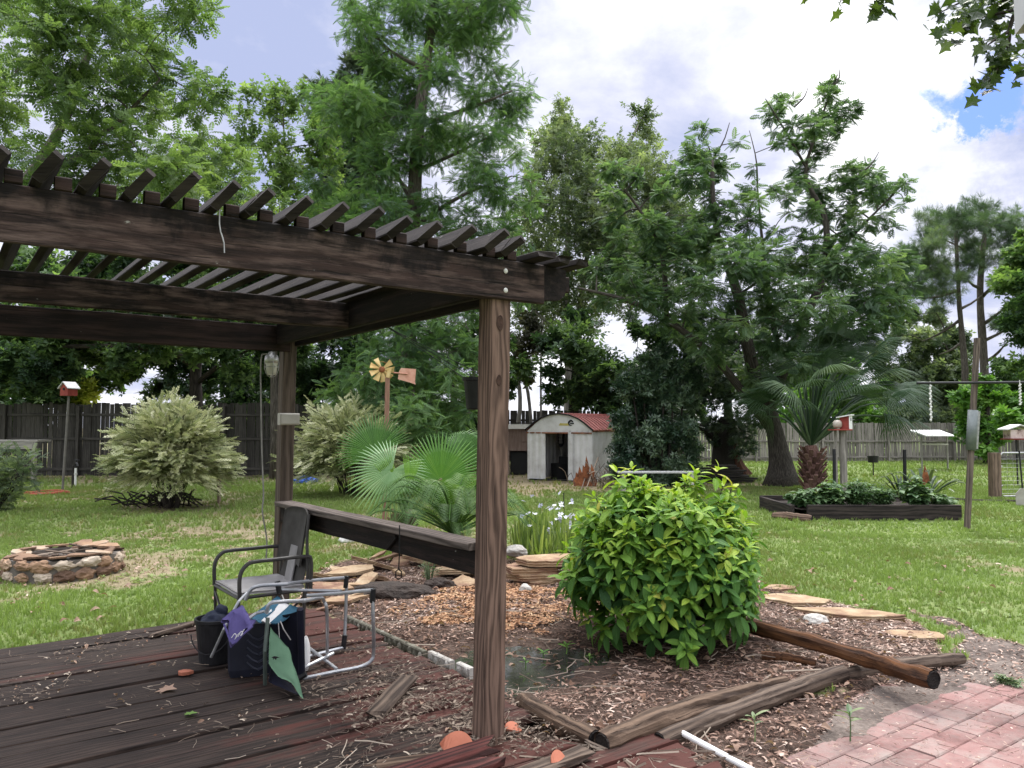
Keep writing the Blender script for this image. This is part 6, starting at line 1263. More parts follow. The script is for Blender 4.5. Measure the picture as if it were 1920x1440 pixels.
# ---------- pole with crossbar ----------
PLM = woodmat('pole_wood', (.05, .04, .033), (.21, .165, .135), 12.); tpole = thing('crossbar_pole', 'tall thin leaning post with a dark crossbar and a grey sleeve on the right lawn', 'pole', GP(1812, 990)); c = GP(1812, 992); d0 = c[1]; tp = P(1832, 634, d0)
mb = MB(); mb.beam(c + [0, 0, -.1], tp, .085, .07, up=(1, 0, 0), seg=8, jit=.02, t=.5); mb.build('post', PLM, tpole)
mb = MB(); L = np.array([P(1731, 718, d0 - .3)[0], d0 - .10, P(1731, 719, d0)[2]]); R_ = np.array([P(1960, 716, d0)[0], d0 - .07, P(1960, 717, d0)[2]]); mb.tube([L, R_], .022, 8); mb.build('crossbar', BLK, tpole)
s0 = c + (tp - c) * .41; s1 = c + (tp - c) * .62; mb = MB(); mb.tube([s0, s1], .078, 14); mb.build('sleeve', mat('galvanised_dull', [(.2, (.10, .12, .12)), (.8, (.24, .26, .26))], 6., rough=.55, metal=.3), tpole, smooth=True)
mb = MB(); mb.beam(s0 + [.085, -.01, .02], s1 + [.085, -.01, -.02], .03, .05, up=(1, 0, 0)); mb.build('sleeve_strap', STL, tpole)
for px, y1_, y2_, lab in ((1744, 722, 790, 'white twisted cord hanging from the left end of the crossbar'), (1912, 720, 760, 'short white cord hanging from the right part of the crossbar')):
    mb = MB(); q = np.array([P(px, 718, d0 - .1)[0], d0 - .1, 0]); z1 = P(px, y1_, d0)[2]; z2 = P(px, y2_, d0)[2]
    for k in range(14): mb.lathe(q + [.006 * (-1) ** k, 0, z1 + (z2 - z1) * (k + 1) / 14], [(.012, 0), (.020, (z1 - z2) / 28), (.012, (z1 - z2) / 14)], 8)
    mb.tube([q + [0, 0, z1 + .06], q + [0, 0, z2]], .008, 5); tag(mb.build('cord', WHT), lab, 'cord')
# feeders in the distance
fd = thing('feeder_table', 'flat white roofed feeder stand in front of the far grey fence', 'bird feeder', ground_at(1745, 30)); 
mb = MB(); a, b, c_, d_ = P(1706, 808, 30.6), P(1762, 808, 31.2), P(1789, 818, 29.6), P(1736, 818, 29.0); mb.prism([a, b, c_, d_][::-1], [0, 0, .04]); mb.build('roof', WHT, fd)
mb = MB(); q = P(1753, 833, 30); mb.box(q, (.75, .5, .05)); mb.build('tray', BXM, fd)
for px, dp in ((1727, 29.6), (1775, 30.2)):
    mb = MB(); e = ground_at(px, dp); mb.tube([e, e + [0, 0, 1.32]], .03, 6); mb.build('leg', PGR, fd)
hb_ = thing('hanging_bucket', 'small black hanging tub seen between the birdhouse post and the palm fronds', 'bucket', P(1637, 867, 27)); q = P(1637, 867, 27)
mb = MB(); mb.lathe(q, [(0, 0), (.16, 0), (.18, .2), (.19, .22), (.17, .22), (.14, .03), (0, .03)], 16); mb.build('tub', BLK, hb_)
mb = MB(); mb.tube([[q[0], q[1], G], q], .02, 6); mb.build('stand', BLK, hb_)
hf = thing('house_feeder', 'small pink and white roofed bird feeder at the right edge', 'bird feeder', ground_at(1905, 22)); q = P(1905, 822, 22)
mb = MB(); mb.tube([ground_at(1905, 22), q], .02, 6); mb.build('pole', BLK, hf)
mb = MB(); mb.box(q + [0, 0, .12], (.5, .34, .24)); mb.build('house', mat('pink_wood', [(.3, (.12, .08, .07)), (.45, (.45, .33, .31)), (.8, (.62, .5, .48))], 6., con=1.6), hf)
mb = MB()
for s in (-1, 1): e = q + [0, -.24, .36]; mb.prism([e, e + [s * .38, 0, -.13], e + [s * .38, 0, -.10], e + [0, 0, .03]][::s], [0, .48, 0])
mb.build('roof', WHT, hf)
mb = MB(); mb.box(q + [0, 0, -.02], (.62, .44, .03)); mb.build('tray', RED, hf)
# post and gate on the right
fpst = MB(); c = GP(1866, 936); fpst.beam(c + [0, 0, -.1], P(1864, 849, c[1]), .21, .19, up=(1, 0, 0), seg=6, jit=.04, t=.5); tag(fpst.build('fence_post', woodmat('post_brown', (.07, .05, .035), (.28, .20, .145), 12.)), 'short thick brown wooden post beside the wire gate on the right', 'post')
gt = thing('wire_gate', 'grey tube framed wire gate at the right edge beside the thick post', 'gate', c + [1.2, .1, 0]); o = c + [.2, .1, 0]
mb = MB(); mb.tube([o + [0, 0, .05], o + [0, 0, 1.0], o + [.06, 0, 1.06], o + [2.2, .3, 1.06], o + [2.2, .3, .06], o + [.05, 0, .06]], .022, 8); mb.build('frame', STL, gt)
mb = MB()
for k in range(14): mb.tube([o + [.02 + 2.16 * k / 14, .3 * k / 14, .06], o + [.02 + 2.16 * k / 14, .3 * k / 14, 1.05]], .003, 4)
for k in range(9): mb.tube([o + [0, 0, .12 + .1 * k], o + [2.2, .3, .12 + .1 * k]], .003, 4)
mb.build('mesh_wire', STL, gt)
mb = MB()
for z in (.3, .75): mb.tube([o + [-.1, 0, z], o + [.04, 0, z]], .02, 6)
mb.build('hinge', STL, gt)
mb = MB(); mb.tube(spline([GP(1740, 922) + [0, 0, .04], GP(1790, 940) + [0, 0, .05], GP(1860, 942) + [0, 0, .03], GP(1900, 944) + [0, 0, .05], GP(1990, 950) + [0, 0, .03]], 20), .035, 7, bump=.2); tag(mb.build('long_branch', BKD), 'long bare dark branch lying on the grass below the thick post', 'branch')
sh2 = thing('dirt_shovel', 'grey shovel with its blade down leaning by the gate at the right edge', 'shovel', GP(1915, 945)); q = GP(1915, 950)
mb = MB(); mb.tube([P(1911, 845, q[1]), P(1917, 915, q[1])], .016, 6); mb.build('handle', BLK, sh2)
mb = MB(); e = P(1917, 915, q[1]); mb.prism([e + [-.03, 0, 0], e + [.03, 0, 0], e + [.14, 0, -.12], e + [.12, 0, -.34], e + [0, 0, -.42], e + [-.14, 0, -.34], e + [-.15, 0, -.12]], [0, .012, 0]); mb.build('blade', BXM, sh2)
# ---------- overhanging branch and the house corner at the top right ----------
LF_GUM = greens('sweetgum_leaf', (.015, .03, .012), (.045, .08, .02), (.11, .16, .035), trans=.35, rough=.35, spec=.4)
gb_ = thing('sweetgum_branch', 'overhanging sweetgum branch with star shaped leaves across the top right corner', 'branch', P(1900, -120, 4.6)); wd, lf = MB(), MB(); r = np.random.default_rng(30); pos, xd, nd, s_, t_ = [], [], [], [], []
brs = [[(2100, -200), (1960, -60), (1900, 30), (1890, 90), (1870, 130), (1850, 160)], [(1960, -60), (1860, -25), (1800, 5), (1760, 25)], [(1900, 20), (1850, 30), (1800, 40), (1775, 55)], [(1860, -25), (1780, -60), (1680, -40), (1630, 25)], [(1680, -40), (1600, -50), (1575, 5)], [(1600, -50), (1530, -40), (1508, 5)], [(1990, -20), (1935, 100), (1925, 160)], [(1890, 60), (1865, 75), (1845, 90)], [(1960, -60), (1900, -10), (1850, 15)]]
for i, b in enumerate(brs):
    dz = [0, -.15, .2, -.1, 0, .1, .2, -.05, .15][i]; p = spline([P(x, y, 4.6 + dz * k / 2) for k, (x, y) in enumerate(b)], 16); wd.tube(p, np.linspace(.012 if i else .02, .003, 16), 5, cap=False)
    for k in range([70, 54, 50, 34, 12, 7, 26, 14, 50][i]):
        lo_ = .3 if i not in (3, 4, 5) else .62
        f = lo_ + (1 - lo_) * r.random(); q = p[min(15, int(f * 15))] + r.normal(0, .05 if i not in (3, 4, 5) else .03, 3); pos.append(q); a = r.random() * 6.28; xd.append((cos(a), sin(a) * .8, -.75)); nd.append((r.normal(0, .5), -.55 + r.normal(0, .5), .6)); s_.append(.05 + .055 * r.random()); t_.append(np.clip(r.normal(.45, .22), 0, 1))
lf.scatter(T_STAR, np.array(pos), np.array(xd), np.array(nd), np.array(s_), np.array(t_)); wd.build('twig', BKD, gb_); lf.build('leaves', LF_GUM, gb_)
# the limb the sprays grow from, and the trunk outside the frame
mb = MB(); mb.tube(spline([P(2100, -200, 4.6), [3.6, 4.8, 4.6], [5.2, 4.6, 4.0], [6.4, 4.5, 1.5], [6.5, 4.5, -.2]], 16), np.linspace(.02, .22, 16), 10, bump=.2); mb.build('limb', BK, gb_)
hs = thing('house_eave', 'corner of the grey house eave with dark gutter at the top right edge', 'eave', P(1960, 40, 2.6)); A = P(1899, -40, 3.0); B = P(1912, 52, 3.0)
GRY = mat('eave_grey', [(.2, (.42, .42, .42)), (.8, (.55, .55, .55))], 4., bmp=.05)
x0 = P(1903, 20, 3.0)[0]; z0 = P(1908, 52, 3.)[2]
mb = MB(); mb.beam([x0 + .02, 3.0, z0 + .24], [x0 + 1.6, 2.6, z0 + .24], .12, .48, t=.6); mb.build('fascia', GRY, hs)
mb = MB(); mb.beam([x0 + .045, 2.98, z0 - .055], [x0 + 1.6, 2.58, z0 - .055], .12, .10, t=.6); mb.build('gutter', BLK, hs)
# ---------- seedlings ----------
SEED = greens('seedling_leaf', (.06, .11, .05), (.14, .20, .10), (.26, .32, .17), trans=.3); T_SL = t_leaf(4, .28, .25)
def seedling(lab, c, h_, n, L, seed, m=SEED):
    r = np.random.default_rng(seed); rt = thing('seedling', lab, 'seedling', c, 'seedlings'); mb = MB(); mb.tube(spline([c, c + [.004, 0, h_ * .5], c + [0, 0, h_]], 5), [.005, .004, .004, .003, .003], 5); mb.build('stem', m, rt); mb = MB()
    a = np.arange(n) * 2.4 + r.random(); q = np.array([c + [0, 0, h_ * (.65 + .35 * k / n)] for k in range(n)]); mb.scatter(T_SL, q, np.stack([np.cos(a), np.sin(a), .35 + .5 * np.arange(n) / n], 1), np.array([[0, 0, 1.]] * n) + r.normal(0, .2, (n, 3)), L * (.7 + .5 * r.random(n)), np.clip(r.normal(.6, .2, n), 0, 1)); mb.build('leaves', m, rt)
seedling('small upright seedling in the mulch between the timbers and the white pipe', GP(1415, 1392), .145, 6, .075, 1); seedling('grey green seedling growing out of a joint of the red pavers', GP(1594, 1390), .16, 6, .10, 2)
seedling('yellow green sprout at the far edge of the puddle', GP(1062, 1226), .07, 9, .07, 3, LF_BRT); seedling('small sprout standing in the middle of the puddle', GP(985, 1262, -.1), .10, 5, .045, 4, LF_BRT); seedling('low sprout at the right edge of the puddle', GP(1018, 1240, -.09), .07, 7, .05, 5, LF_BRT); seedling('tiny sprout between the puddle and the lime shrub', GP(1105, 1243), .05, 6, .05, 6, LF_BRT)
leafy('tuft of green weeds at the edge of the patio sand', GP(1890, 1283), .10, .06, 14, T_CLN, .04, SEED, 77, None, 'weed_tuft', 'weed', 5)
leafy('thin pale weeds standing under the side rail among the flagstones', GP(805, 1098), .10, .42, 10, T_SPR, .08, LF_OLV, 78, None, 'weed_tuft', 'weed', 6)
# ---------- camp chair ----------
CHF = mat('chair_frame_dark', [(.2, (.018, .017, .017)), (.8, (.05, .045, .042))], 10., rough=.45, bmp=.1, spec=.5)
FAB = mat('fabric_charcoal', [(.2, (.035, .033, .03)), (.8, (.085, .08, .075))], 6., rough=.95, bmp=.3, bs=120., bd=.002)
FABL = mat('fabric_grey', [(.2, (.16, .155, .15)), (.8, (.33, .32, .32))], 4., rough=.95, bmp=.3, bs=120., bd=.002)
cc_ = W(-.505, 3.02); cc_ = np.array([-1.90, 6.00, 0.]); fw = -np.array([UX, UY, 0]); sd = np.array([-UY, UX, 0]) 
ch = thing('camp_chair', 'dark folding camp chair with grey seat standing at the back post', 'chair', cc_)
def K(f, s, z): return cc_ + fw * f + sd * s + up * z
hw, hd_ = .285, .24
def sheet(mb, fn, nu, nv_, th=.008, t=.5):
    V = np.array([[fn(i / nu, j / nv_) for j in range(nv_ + 1)] for i in range(nu + 1)]); n1_ = np.cross(V[1, 0] - V[0, 0], V[0, 1] - V[0, 0]); nn = nrm(n1_); A = V.reshape(-1, 3); ii = np.arange(len(A)).reshape(nu + 1, nv_ + 1)
    q = np.stack([ii[:-1, :-1], ii[1:, :-1], ii[1:, 1:], ii[:-1, 1:]], -1).reshape(-1, 4); mb.add(np.concatenate([A, A - nn * th]), np.concatenate([q, q[:, ::-1] + len(A)]), t)
    bd = list(ii[0, :]) + list(ii[1:, -1]) + list(ii[-1, -2::-1]) + list(ii[-2:0:-1, 0]); n = len(A); f = [[bd[k], bd[(k + 1) % len(bd)], bd[(k + 1) % len(bd)] + n, bd[k] + n][::-1] for k in range(len(bd))]
    s = len(mb.V); mb.F.append(np.array(f) + (mb.n - 2 * n)) 
mb = MB(); sheet(mb, lambda a, b: K(-hd_ + 2 * hd_ * a, -hw + 2 * hw * b, .45 - .035 * sin(pi * b) * sin(pi * a) + .012 * vn(np.array([[a * 4, b * 4, 1.]]))[0]), 10, 10, .02, .8); mb.build('seat', FABL, ch, smooth=True)
mb = MB(); sheet(mb, lambda a, b: K(-hd_ + .01 - .06 * b - .04 * sin(pi * a), -hw * .82 + 2 * hw * .82 * a * (1 - .0 * b), .60 + .42 * b - .04 * (abs(a - .5) * 2) ** 4 * b), 10, 8, .014, .4); br_ = mb.build('backrest', FAB, ch, smooth=True)
mb = MB(); sheet(mb, lambda a, b: K(-hd_ + .02 - .06 * b, -.07 + .14 * a, .43 + .3 * b), 4, 5, .01, .5); mb.build('back_panel', FABL, br_)
mb = MB(); sheet(mb, lambda a, b: K(-hd_ + .005 - .055 * b, -hw * .85 + 2 * hw * .85 * a * (1 - .12 * b), .42 + .24 * b), 4, 5, .008, .15); mb.build('lower_panel', FAB, br_)
for s in (-1, 1):
    mb = MB(); mb.tube(spline([K(-hd_, s * hw, .30), K(-hd_ - .03, s * hw * .96, .55), K(-hd_ - .03, s * hw * .88, .80), K(-hd_ - .05, s * hw * .82, .99)], 10), .012, 8); mb.build('back_post', CHF, ch)
    mb = MB(); mb.tube(spline([K(hd_, s * (hw + .02), .44), K(hd_ + .0, s * (hw + .02), .60), K(hd_ - .05, s * (hw + .02), .675), K(hd_ - .12, s * (hw + .02), .69), K(0, s * (hw + .02), .69), K(-hd_ + .02, s * (hw + .02), .69), K(-hd_ - .04, s * (hw + .02), .66), K(-hd_ - .04, s * (hw + .02), .44)], 28), .015, 8); mb.build('armrest', CHF, ch)
    mb = MB(); mb.tube([K(hd_, s * hw, .44), K(hd_ - .01, s * hw, .012)], .012, 8); mb.build('leg', CHF, ch)
    mb = MB(); mb.tube([K(-hd_, s * hw, .44), K(-hd_, s * hw, .012)], .012, 8); mb.build('leg', CHF, ch)
    mb = MB(); mb.tube([K(hd_, s * hw, .44), K(-hd_, s * hw, .44)], .012, 8); mb.build('seat_rail', CHF, ch)
for f in (-hd_, hd_):
    mb = MB(); mb.tube([K(f, -hw, .40), K(f, hw, .06)], .009, 6); mb.tube([K(f, hw, .40), K(f + .02, -hw, .06)], .009, 6); mb.build('cross_brace', CHF, ch)
mb = MB(); mb.tube([K(hd_, -hw, .44), K(hd_, hw, .44)], .012, 8); mb.build('front_rail', CHF, ch)
# ---------- pile in front of the chair ----------
bk = thing('black_bucket', 'black plastic bucket with a dark bag stuffed in it on the deck', 'bucket', GP(403, 1243, 0)); c = GP(403, 1243, 0)
mb = MB(); mb.lathe(c, [(0, .002), (.10, .002), (.105, .02), (.132, .29), (.142, .295), (.142, .315), (.128, .315), (.12, .27), (.10, .04), (0, .03)], 28); mb.build('body', BLK, bk, smooth=False)
mb = MB(); mb.rock(c + [0, 0, .28], (.105, .10, .08), .35, 3, .3); mb.rock(c + [.03, .02, .35], (.05, .045, .05), .3, 2, .3); mb.build('bag', mat('bag_dark_blue', [(.2, (.006, .009, .02)), (.8, (.02, .028, .055))], 6., bmp=.4), bk, smooth=True)
mb = MB(); an = np.linspace(.4, pi - .4, 14); mb.tube([c + [.15 * cos(a) + .0, -.145 * .3 - .13 * sin(a) * .8, .29 - .19 * sin(a)] for a in an], .004, 5); mb.build('handle', BLK, bk)
NVY = mat('navy_plastic', [(.2, (.006, .007, .013)), (.8, (.016, .018, .03))], 8., rough=.5, bmp=.1)
tbn = thing('navy_tub', 'navy plastic tub with a raised chevron tread on its side standing on the deck', 'tub', GP(470, 1272, 0)); c = GP(472, 1262, 0); fx_ = np.array([.97, .24, 0]); fy_ = np.array([-.24, .97, 0])
mb = MB(); pr = [(-.135, -.10), (.135, -.10), (.15, -.085), (.15, .10), (.13, .12), (-.13, .12), (-.15, .10), (-.15, -.085)]; V = []
for z, k in ((0.003, .88), (.05, .96), (.28, 1.0), (.33, .97), (.345, .92)): V += [c + fx_ * a * k + fy_ * b * k + [0, 0, z] for a, b in pr]
f = [[i * 8 + k, i * 8 + (k + 1) % 8, (i + 1) * 8 + (k + 1) % 8, (i + 1) * 8 + k] for i in range(4) for k in range(8)] + [list(range(7, -1, -1)), [32 + k for k in range(8)]]
mb.add(np.array(V), f, .5); mb.build('body', NVY, tbn)
mb = MB()
for k in range(5):
    for s in (-1, 1):
        q = c + fx_ * .045 - fy_ * .104 + [0, 0, .05 + .048 * k]; mb.tube(spline([q, q + fx_ * s * .035 + [0, 0, .018], q + fx_ * s * .07 + fy_ * .002 + [0, 0, .05]], 6), .009, 5)
mb.build('chevron_ribs', mat('navy_rib', [(.2, (.02, .023, .035)), (.8, (.035, .038, .055))], 8., rough=.45, bmp=.1), tbn)
ALU = mat('aluminium_tube', [(.2, (.30, .31, .33)), (.8, (.52, .53, .55))], 14., rough=.38, metal=.6, bmp=.1)
NVF = mat('fabric_navy', [(.2, (.004, .004, .010)), (.8, (.010, .011, .026))], 6., rough=.95, bmp=.3, bs=100., bd=.002)
FTE = mat('fabric_teal', [(.2, (.012, .06, .11)), (.8, (.035, .12, .18))], 5., rough=.9, bmp=.3, bs=100., bd=.002)
FWH = mat('fabric_white', [(.2, (.42, .42, .43)), (.8, (.66, .66, .66))], 5., rough=.9, bmp=.3, bs=100., bd=.002)
FGN = mat('fabric_green', [(.2, (.085, .17, .105)), (.8, (.15, .27, .17))], 4., rough=.9, bmp=.3, bs=100., bd=.002)
FPU = mat('fabric_purple', [(.2, (.05, .04, .14)), (.8, (.12, .10, .26))], 4., rough=.9, bmp=.4, bs=60., bd=.004)
fc_ = thing('folding_chair', 'toppled folding chair with bare aluminium tube frame and torn teal and white sling', 'chair', GP(640, 1240, 0))
d1, d2 = 5.28, 5.95
def Q(px, py, d): return P(px, py, d)
def bentube(pts, r_, n=30): mb = MB(); mb.tube(spline(pts, n), r_, 9); return mb
bl1, br1 = GP(568, 1272, .02), GP(692, 1247, .02)
bentube([bl1, bl1 + (br1 - bl1) * .5, bl1 + (br1 - bl1) * .86, br1 + [0.015, 0, .03], br1 + [.03, 0, .1], Q(700, 1170, 5.38), Q(698, 1112, 5.38), Q(694, 1107, 5.38), Q(640, 1112, 5.32), Q(575, 1117, 5.28)], .0125, 40).build('frame_tube', ALU, fc_)
bl2, br2 = GP(575, 1232, .02), GP(645, 1214, .02)
bentube([bl2, bl2 + (br2 - bl2) * .6, br2], .0125).build('frame_tube', ALU, fc_)
bentube([br2 + [0, 0, -.01], Q(648, 1160, 5.95), Q(650, 1090, 5.95), Q(650, 1086, 5.95)], .0125).build('frame_tube', ALU, fc_)
bentube([Q(526, 1096, 5.9), Q(590, 1088, 5.92), Q(652, 1083, 5.95)], .0125).build('frame_tube', ALU, fc_)
bentube([Q(460, 1125, 5.5), Q(470, 1106, 5.5), Q(490, 1098, 5.5), Q(540, 1095, 5.55)], .0125).build('frame_tube', ALU, fc_)
bentube([Q(566, 1128, 5.3), Q(600, 1121, 5.35), Q(608, 1128, 5.4), Q(613, 1150, 5.42), GP(614, 1236, .02)], .0115).build('frame_tube', ALU, fc_)
bentube([Q(500, 1150, 5.15), Q(506, 1132, 5.15), Q(530, 1128, 5.18), Q(568, 1126, 5.3), Q(602, 1120, 5.45)], .0125).build('frame_tube', ALU, fc_)
for a, b in ((GP(580, 1215, .05), GP(632, 1255, .02)), (GP(570, 1252, .03), GP(625, 1225, .06)), (Q(525, 1106, 5.7), Q(640, 1108, 5.4))):
    mb = MB(); mb.tube([a, b], .011, 8); mb.build('brace', ALU, fc_)
for a, b, r_ in ((Q(650, 1080, 5.95), Q(648, 1102, 5.95), .018), (Q(700, 1104, 5.38), Q(698, 1130, 5.38), .018), (br2 + [-.005, 0, -.01], br2 + [.005, 0, .09], .019), (bl1 + [-.03, -.006, .0], bl1 + [.02, .003, .03], .02), (Q(520, 1090, 5.6), Q(524, 1112, 5.6), .02)):
    mb = MB(); mb.tube([a, b], r_, 8); mb.build('corner_joint', BLK, fc_)
A_, B_, C_, D_ = Q(470, 1158, 5.25), Q(520, 1122, 5.5), Q(562, 1145, 5.25), Q(510, 1175, 5.1)
def patch(p00, p10, p11, p01, sag, nu=10, nv_=10, wr=.02):
    off = rng.random() * 9
    def fn(a, b):
        q = p00 * (1 - a) * (1 - b) + p10 * a * (1 - b) + p11 * a * b + p01 * (1 - a) * b; return q + np.array([0, 0, -sag * sin(pi * a) * sin(pi * b)]) + wr * (fbm(np.array([[a * 3 + off, b * 3, .5], [a * 3, b * 3 + off, 5.]]), 2)[0] - .5) * np.array([.3, 1, .8])
    return fn
mb = MB(); sheet(mb, patch(Q(466, 1160, 5.25), Q(520, 1120, 5.5), Q(535, 1128, 5.45), Q(490, 1168, 5.15), .0, wr=.03), 8, 8, .006, .6); sl_ = mb.build('sling_teal', FTE, fc_, smooth=True)
mb = MB(); sheet(mb, patch(Q(490, 1166, 5.16), Q(522, 1128, 5.46), Q(545, 1136, 5.35), Q(508, 1170, 5.1), .01, wr=.03), 8, 8, .006, .7); mb.build('sling_white', FWH, fc_, smooth=True)
mb = MB(); sheet(mb, patch(Q(506, 1170, 5.1), Q(544, 1135, 5.35), Q(565, 1142, 5.25), Q(520, 1172, 5.06), .02, wr=.03), 8, 8, .006, .5); mb.build('sling_teal', FTE, fc_, smooth=True)
nv = thing('navy_chair', 'folded navy camp chair standing on edge beside the navy tub', 'chair', GP(555, 1268, 0))
mb = MB(); mb.tube([Q(563, 1142, 5.08), GP(566, 1270, .02)], .022, 10); mb.build('frame_tube', NVF, nv)
mb = MB(); sheet(mb, patch(Q(507, 1160, 5.3), Q(563, 1145, 5.1), GP(565, 1262, .03), GP(506, 1262, .03), .0, wr=.06), 10, 10, .006, .3); mb.build('sling', NVF, nv, smooth=True)
mb = MB(); mb.tube([Q(526, 1165, 5.05), Q(532, 1180, 5.0), Q(545, 1200, 5.0)], .004, 5, t=.9); mb.tube([Q(522, 1168, 5.04), Q(524, 1200, 5.0)], .003, 5, t=.9); mb.build('loose_straps', FABL, nv)
mb = MB(); mb.rock(GP(572, 1228, .1), (.035, .05, .13), .15, 2, .8); tag(mb.build('white_bottle', PVC), 'white plastic jug standing behind the navy folded chair', 'jug')
gn = thing('green_chair', 'folded camp chair with a hanging pale green fabric panel at the front of the pile', 'chair', GP(540, 1290, 0))
mb = MB(); sheet(mb, patch(Q(506, 1178, 4.98), Q(541, 1214, 4.99), GP(571, 1308, .01), Q(502, 1248, 4.92), -.0, wr=.05), 10, 12, .006, .6); pn = mb.build('fabric_panel', FGN, gn, smooth=True)
e = Q(516, 1234, 4.90); mb = MB(); mb.prism([e + np.array(q) * .9 for q in ((-.025, 0, .004), (-.008, 0, .014), (.01, 0, .012), (.03, 0, .004), (.012, 0, .002), (.006, 0, -.012), (-.004, 0, 0), (-.014, 0, -.012), (-.012, 0, .001))], [0, -.004, 0]); mb.build('emblem', BLK, pn)
mb = MB(); mb.tube([Q(502, 1158, 5.02), Q(497, 1220, 4.97), GP(497, 1283, .02)], .013, 8); mb.build('frame_tube', mat('tube_green_grey', [(.2, (.06, .08, .07)), (.8, (.12, .15, .13))], 8., rough=.5), gn)
mb = MB(); mb.tube([Q(460, 1164, 5.0), Q(480, 1150, 5.05), Q(496, 1146, 5.05)], .01, 8); mb.tube([Q(396, 1232, 5.2), Q(420, 1180, 5.1), Q(447, 1128, 5.15), Q(462, 1112, 5.3)], .009, 8); mb.build('frame_strut', ALU, gn)
mb = MB(); sheet(mb, patch(Q(508, 1250, 4.95), Q(504, 1278, 4.95), GP(570, 1308, .008), GP(540, 1282, .03), .0, wr=.04), 6, 6, .006, .2); mb.build('underside', NVF, gn, smooth=True)
pb = thing('purple_bag', 'purple padded bag with white scribble draped over the navy tub', 'bag', Q(447, 1205, 4.95)); c = Q(446, 1180, 4.97); r = np.random.default_rng(3)
v, f = ico(3); k = 1 + .5 * (fbm(v * 1.8 + 3, 3) - .5); q = v * k[:, None] * np.array([.105, .06, .115]); q = q + np.outer(-q[:, 2], [.0, 0, 0]) + np.outer(q[:, 2] * .5, [.0, 0, 0]); q[:, 0] += q[:, 2] * -.15 + np.where(q[:, 2] > 0, q[:, 2] * .1, 0)
mb = MB(); sheet(mb, patch(Q(415, 1165, 5.0), Q(452, 1141, 5.1), Q(476, 1172, 4.97), Q(436, 1209, 4.93), -.035, wr=.10), 12, 12, .04, .6); mb.build('body', FPU, pb, smooth=True)
mb = MB(); mb.tube(spline([Q(420, 1170, 4.95), Q(436, 1206, 4.89), Q(455, 1190, 4.9), Q(474, 1174, 4.93)], 12), .007, 6); mb.build('piping', FPU, pb)
mb = MB()
for pts in ([(434, 1196), (440, 1188), (443, 1192), (440, 1199), (446, 1190), (450, 1186)], [(446, 1194), (452, 1184), (455, 1188), (451, 1192), (458, 1180)]): mb.tube(spline([Q(x, y, 4.875) for x, y in pts], 18), .0022, 5)
mb.build('scribble', WHT, pb)
# ---------- sky, sun, camera ----------
w = bpy.data.worlds.new('World'); sc.world = w; w.use_nodes = True; nt = w.node_tree; nt.nodes.clear()
SUN_AZ, SUN_EL = math.radians(22), math.radians(58)
out = N(nt, 'OutputWorld'); bg = N(nt, 'Background'); bg.inputs['Strength'].default_value = .1; nt.links.new(bg.outputs[0], out.inputs[0])
sky = N(nt, 'TexSky'); sky.sky_type = 'NISHITA'; sky.sun_disc = False; sky.sun_elevation = SUN_EL; sky.sun_rotation = SUN_AZ; sky.air_density = 1.; sky.dust_density = 1.5
tc = N(nt, 'TexCoord'); D = tc.outputs['Generated']
sx = N(nt, 'SeparateXYZ'); nt.links.new(D, sx.inputs[0])
zz = math_(nt, 'ADD', math_(nt, 'MAXIMUM', sx.outputs[2], 0.), .22)
cb = N(nt, 'CombineXYZ'); nt.links.new(math_(nt, 'DIVIDE', sx.outputs[0], zz), cb.inputs[0]); nt.links.new(math_(nt, 'DIVIDE', sx.outputs[1], zz), cb.inputs[1])
cv = cb.outputs[0]
wn = N(nt, 'TexNoise'); wn.inputs['Scale'].default_value = 5.; wn.inputs['Detail'].default_value = 9; wn.inputs['Roughness'].default_value = .68; nt.links.new(D, wn.inputs['Vector'])
wv = N(nt, 'VectorMath', operation='MULTIPLY_ADD'); nt.links.new(wn.outputs['Color'], wv.inputs[0]); wv.inputs[1].default_value = (.30, .30, .30); wv.inputs[2].default_value = (-.15, -.15, -.15)
wa = N(nt, 'VectorMath', operation='ADD'); nt.links.new(D, wa.inputs[0]); nt.links.new(wv.outputs[0], wa.inputs[1]); wz = N(nt, 'VectorMath', operation='NORMALIZE'); nt.links.new(wa.outputs[0], wz.inputs[0]); DW = wz.outputs[0]
def blob(px, py, k):
    d = nrm(P(px, py, 10.) - np.array([0, 0, CZ])); n = N(nt, 'VectorMath', operation='DOT_PRODUCT'); nt.links.new(DW, n.inputs[0]); n.inputs[1].default_value = tuple(d)
    return math_(nt, 'EXPONENT', math_(nt, 'MULTIPLY', math_(nt, 'SUBTRACT', n.outputs['Value'], 1.), k))
n1 = noise(nt, cv, 1.1, 7, .55, None, .3); n2_ = noise(nt, cv, 2.3, 8, .6, None, .2)
def madd(a, k, b): return math_(nt, 'MULTIPLY_ADD', a, k, b)
cov = math_(nt, 'ADD', madd(n1, 1.5, .12), madd(noise(nt, cv, 5., 8, .62, None, .5), .9, -.2))
for px, py, k, a in ((1890, 160, 900, -.55), (1810, 190, 1500, -.5), (1720, 210, 1800, -.5), (1650, 205, 2000, -.4), (1610, 165, 1800, -.3), (1740, 60, 600, -.12), (620, 380, 400, -.40), (560, 120, 60, .5), (1250, 150, 40, .5), (1880, 420, 60, .5), (1500, 120, 160, .35), (1700, 290, 900, .4)):
    cov = madd(blob(px, py, k), a, cov)
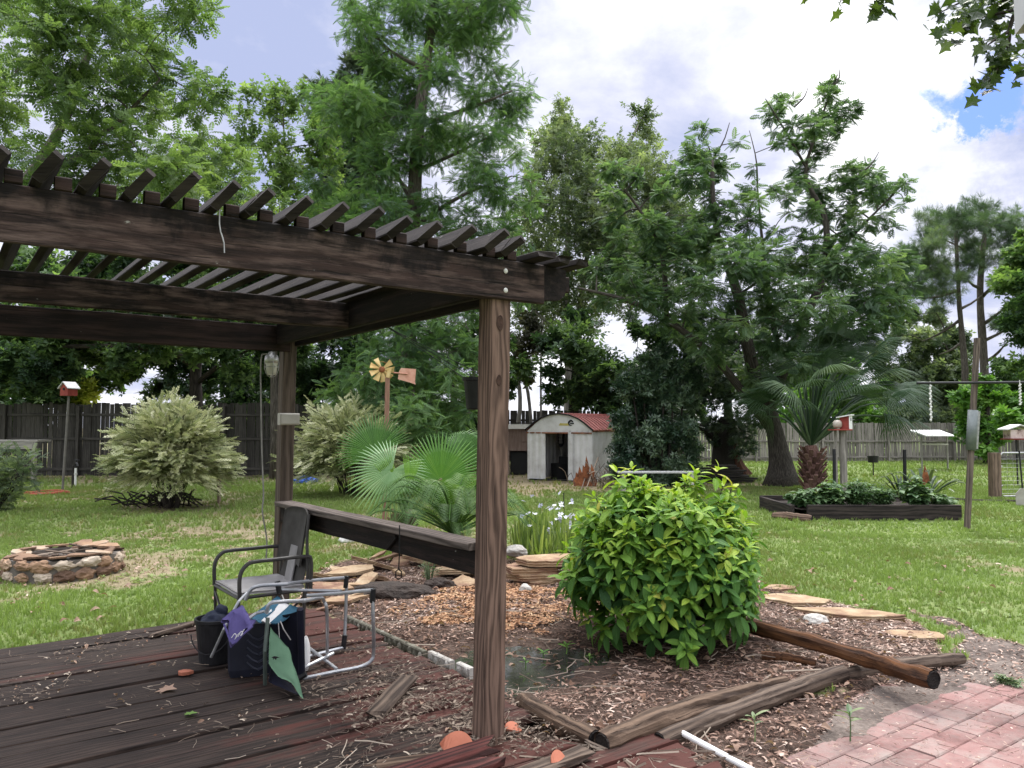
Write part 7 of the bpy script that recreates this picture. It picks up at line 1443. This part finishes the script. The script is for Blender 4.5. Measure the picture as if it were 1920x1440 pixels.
cov = ramp(nt, cov, [(.62, 0.), (.95, 1.)], 'EASE')
sh = madd(n2_, 1.6, -.16)
for px, py, k, a in ((480, 60, 22, -.60), (1220, 190, 60, -.42), (1900, 360, 60, -.34), (1820, 110, 120, -.22), (1850, 245, 500, .45), (1010, 30, 300, -.3), (1480, 330, 120, -.15), (1420, 40, 60, .3), (1030, 100, 70, .35), (1620, 240, 200, .45)):
    sh = madd(blob(px, py, k), a, sh)
cc = ramp(nt, sh, [(.12, (3.2, 3.65, 5.4)), (.40, (4.9, 5.1, 6.3)), (.60, (6.5, 6.65, 7.4)), (.85, (10, 10, 10.3))])
skc = mixc(nt, 1., sky.outputs[0], (.50, .66, 1.2), 'MULTIPLY')
fin = mixc(nt, 1., mixc(nt, cov, skc, cc), ramp(nt, sx.outputs[2], [(.5, 1.), (.85, 3.2)]), 'MULTIPLY')
nt.links.new(fin, bg.inputs['Color'])
sl = bpy.data.lights.new('sun', 'SUN'); sl.energy = 2.2; sl.angle = math.radians(20); sl.color = (1, .96, .9)
so = bpy.data.objects.new('sun', sl); col.objects.link(so); so.location = (0, 0, 30)
so.rotation_euler = Vector((-sin(SUN_AZ) * cos(SUN_EL), -cos(SUN_AZ) * cos(SUN_EL), -sin(SUN_EL))).to_track_quat('-Z', 'Y').to_euler()
cd = bpy.data.cameras.new('camera'); co = bpy.data.objects.new('camera', cd); col.objects.link(co)
co.location = (0, 0, CZ); co.rotation_euler = (pi / 2 + TH, 0, 0); cd.sensor_width = 36; cd.lens = F / 1920 * 36; cd.clip_start = .05; cd.clip_end = 2000
sc.camera = co
sc.view_settings.view_transform = 'Standard'; sc.view_settings.look = 'None'; sc.view_settings.exposure = EXPO; sc.view_settings.gamma = 1; sc.view_settings.use_curve_mapping = False
sc.cycles.max_bounces = 5; sc.cycles.transparent_max_bounces = 4; sc.cycles.diffuse_bounces = 3; sc.cycles.glossy_bounces = 2; sc.cycles.transmission_bounces = 4
for o in bpy.data.objects:
    if '_w' in o: del o['_w']
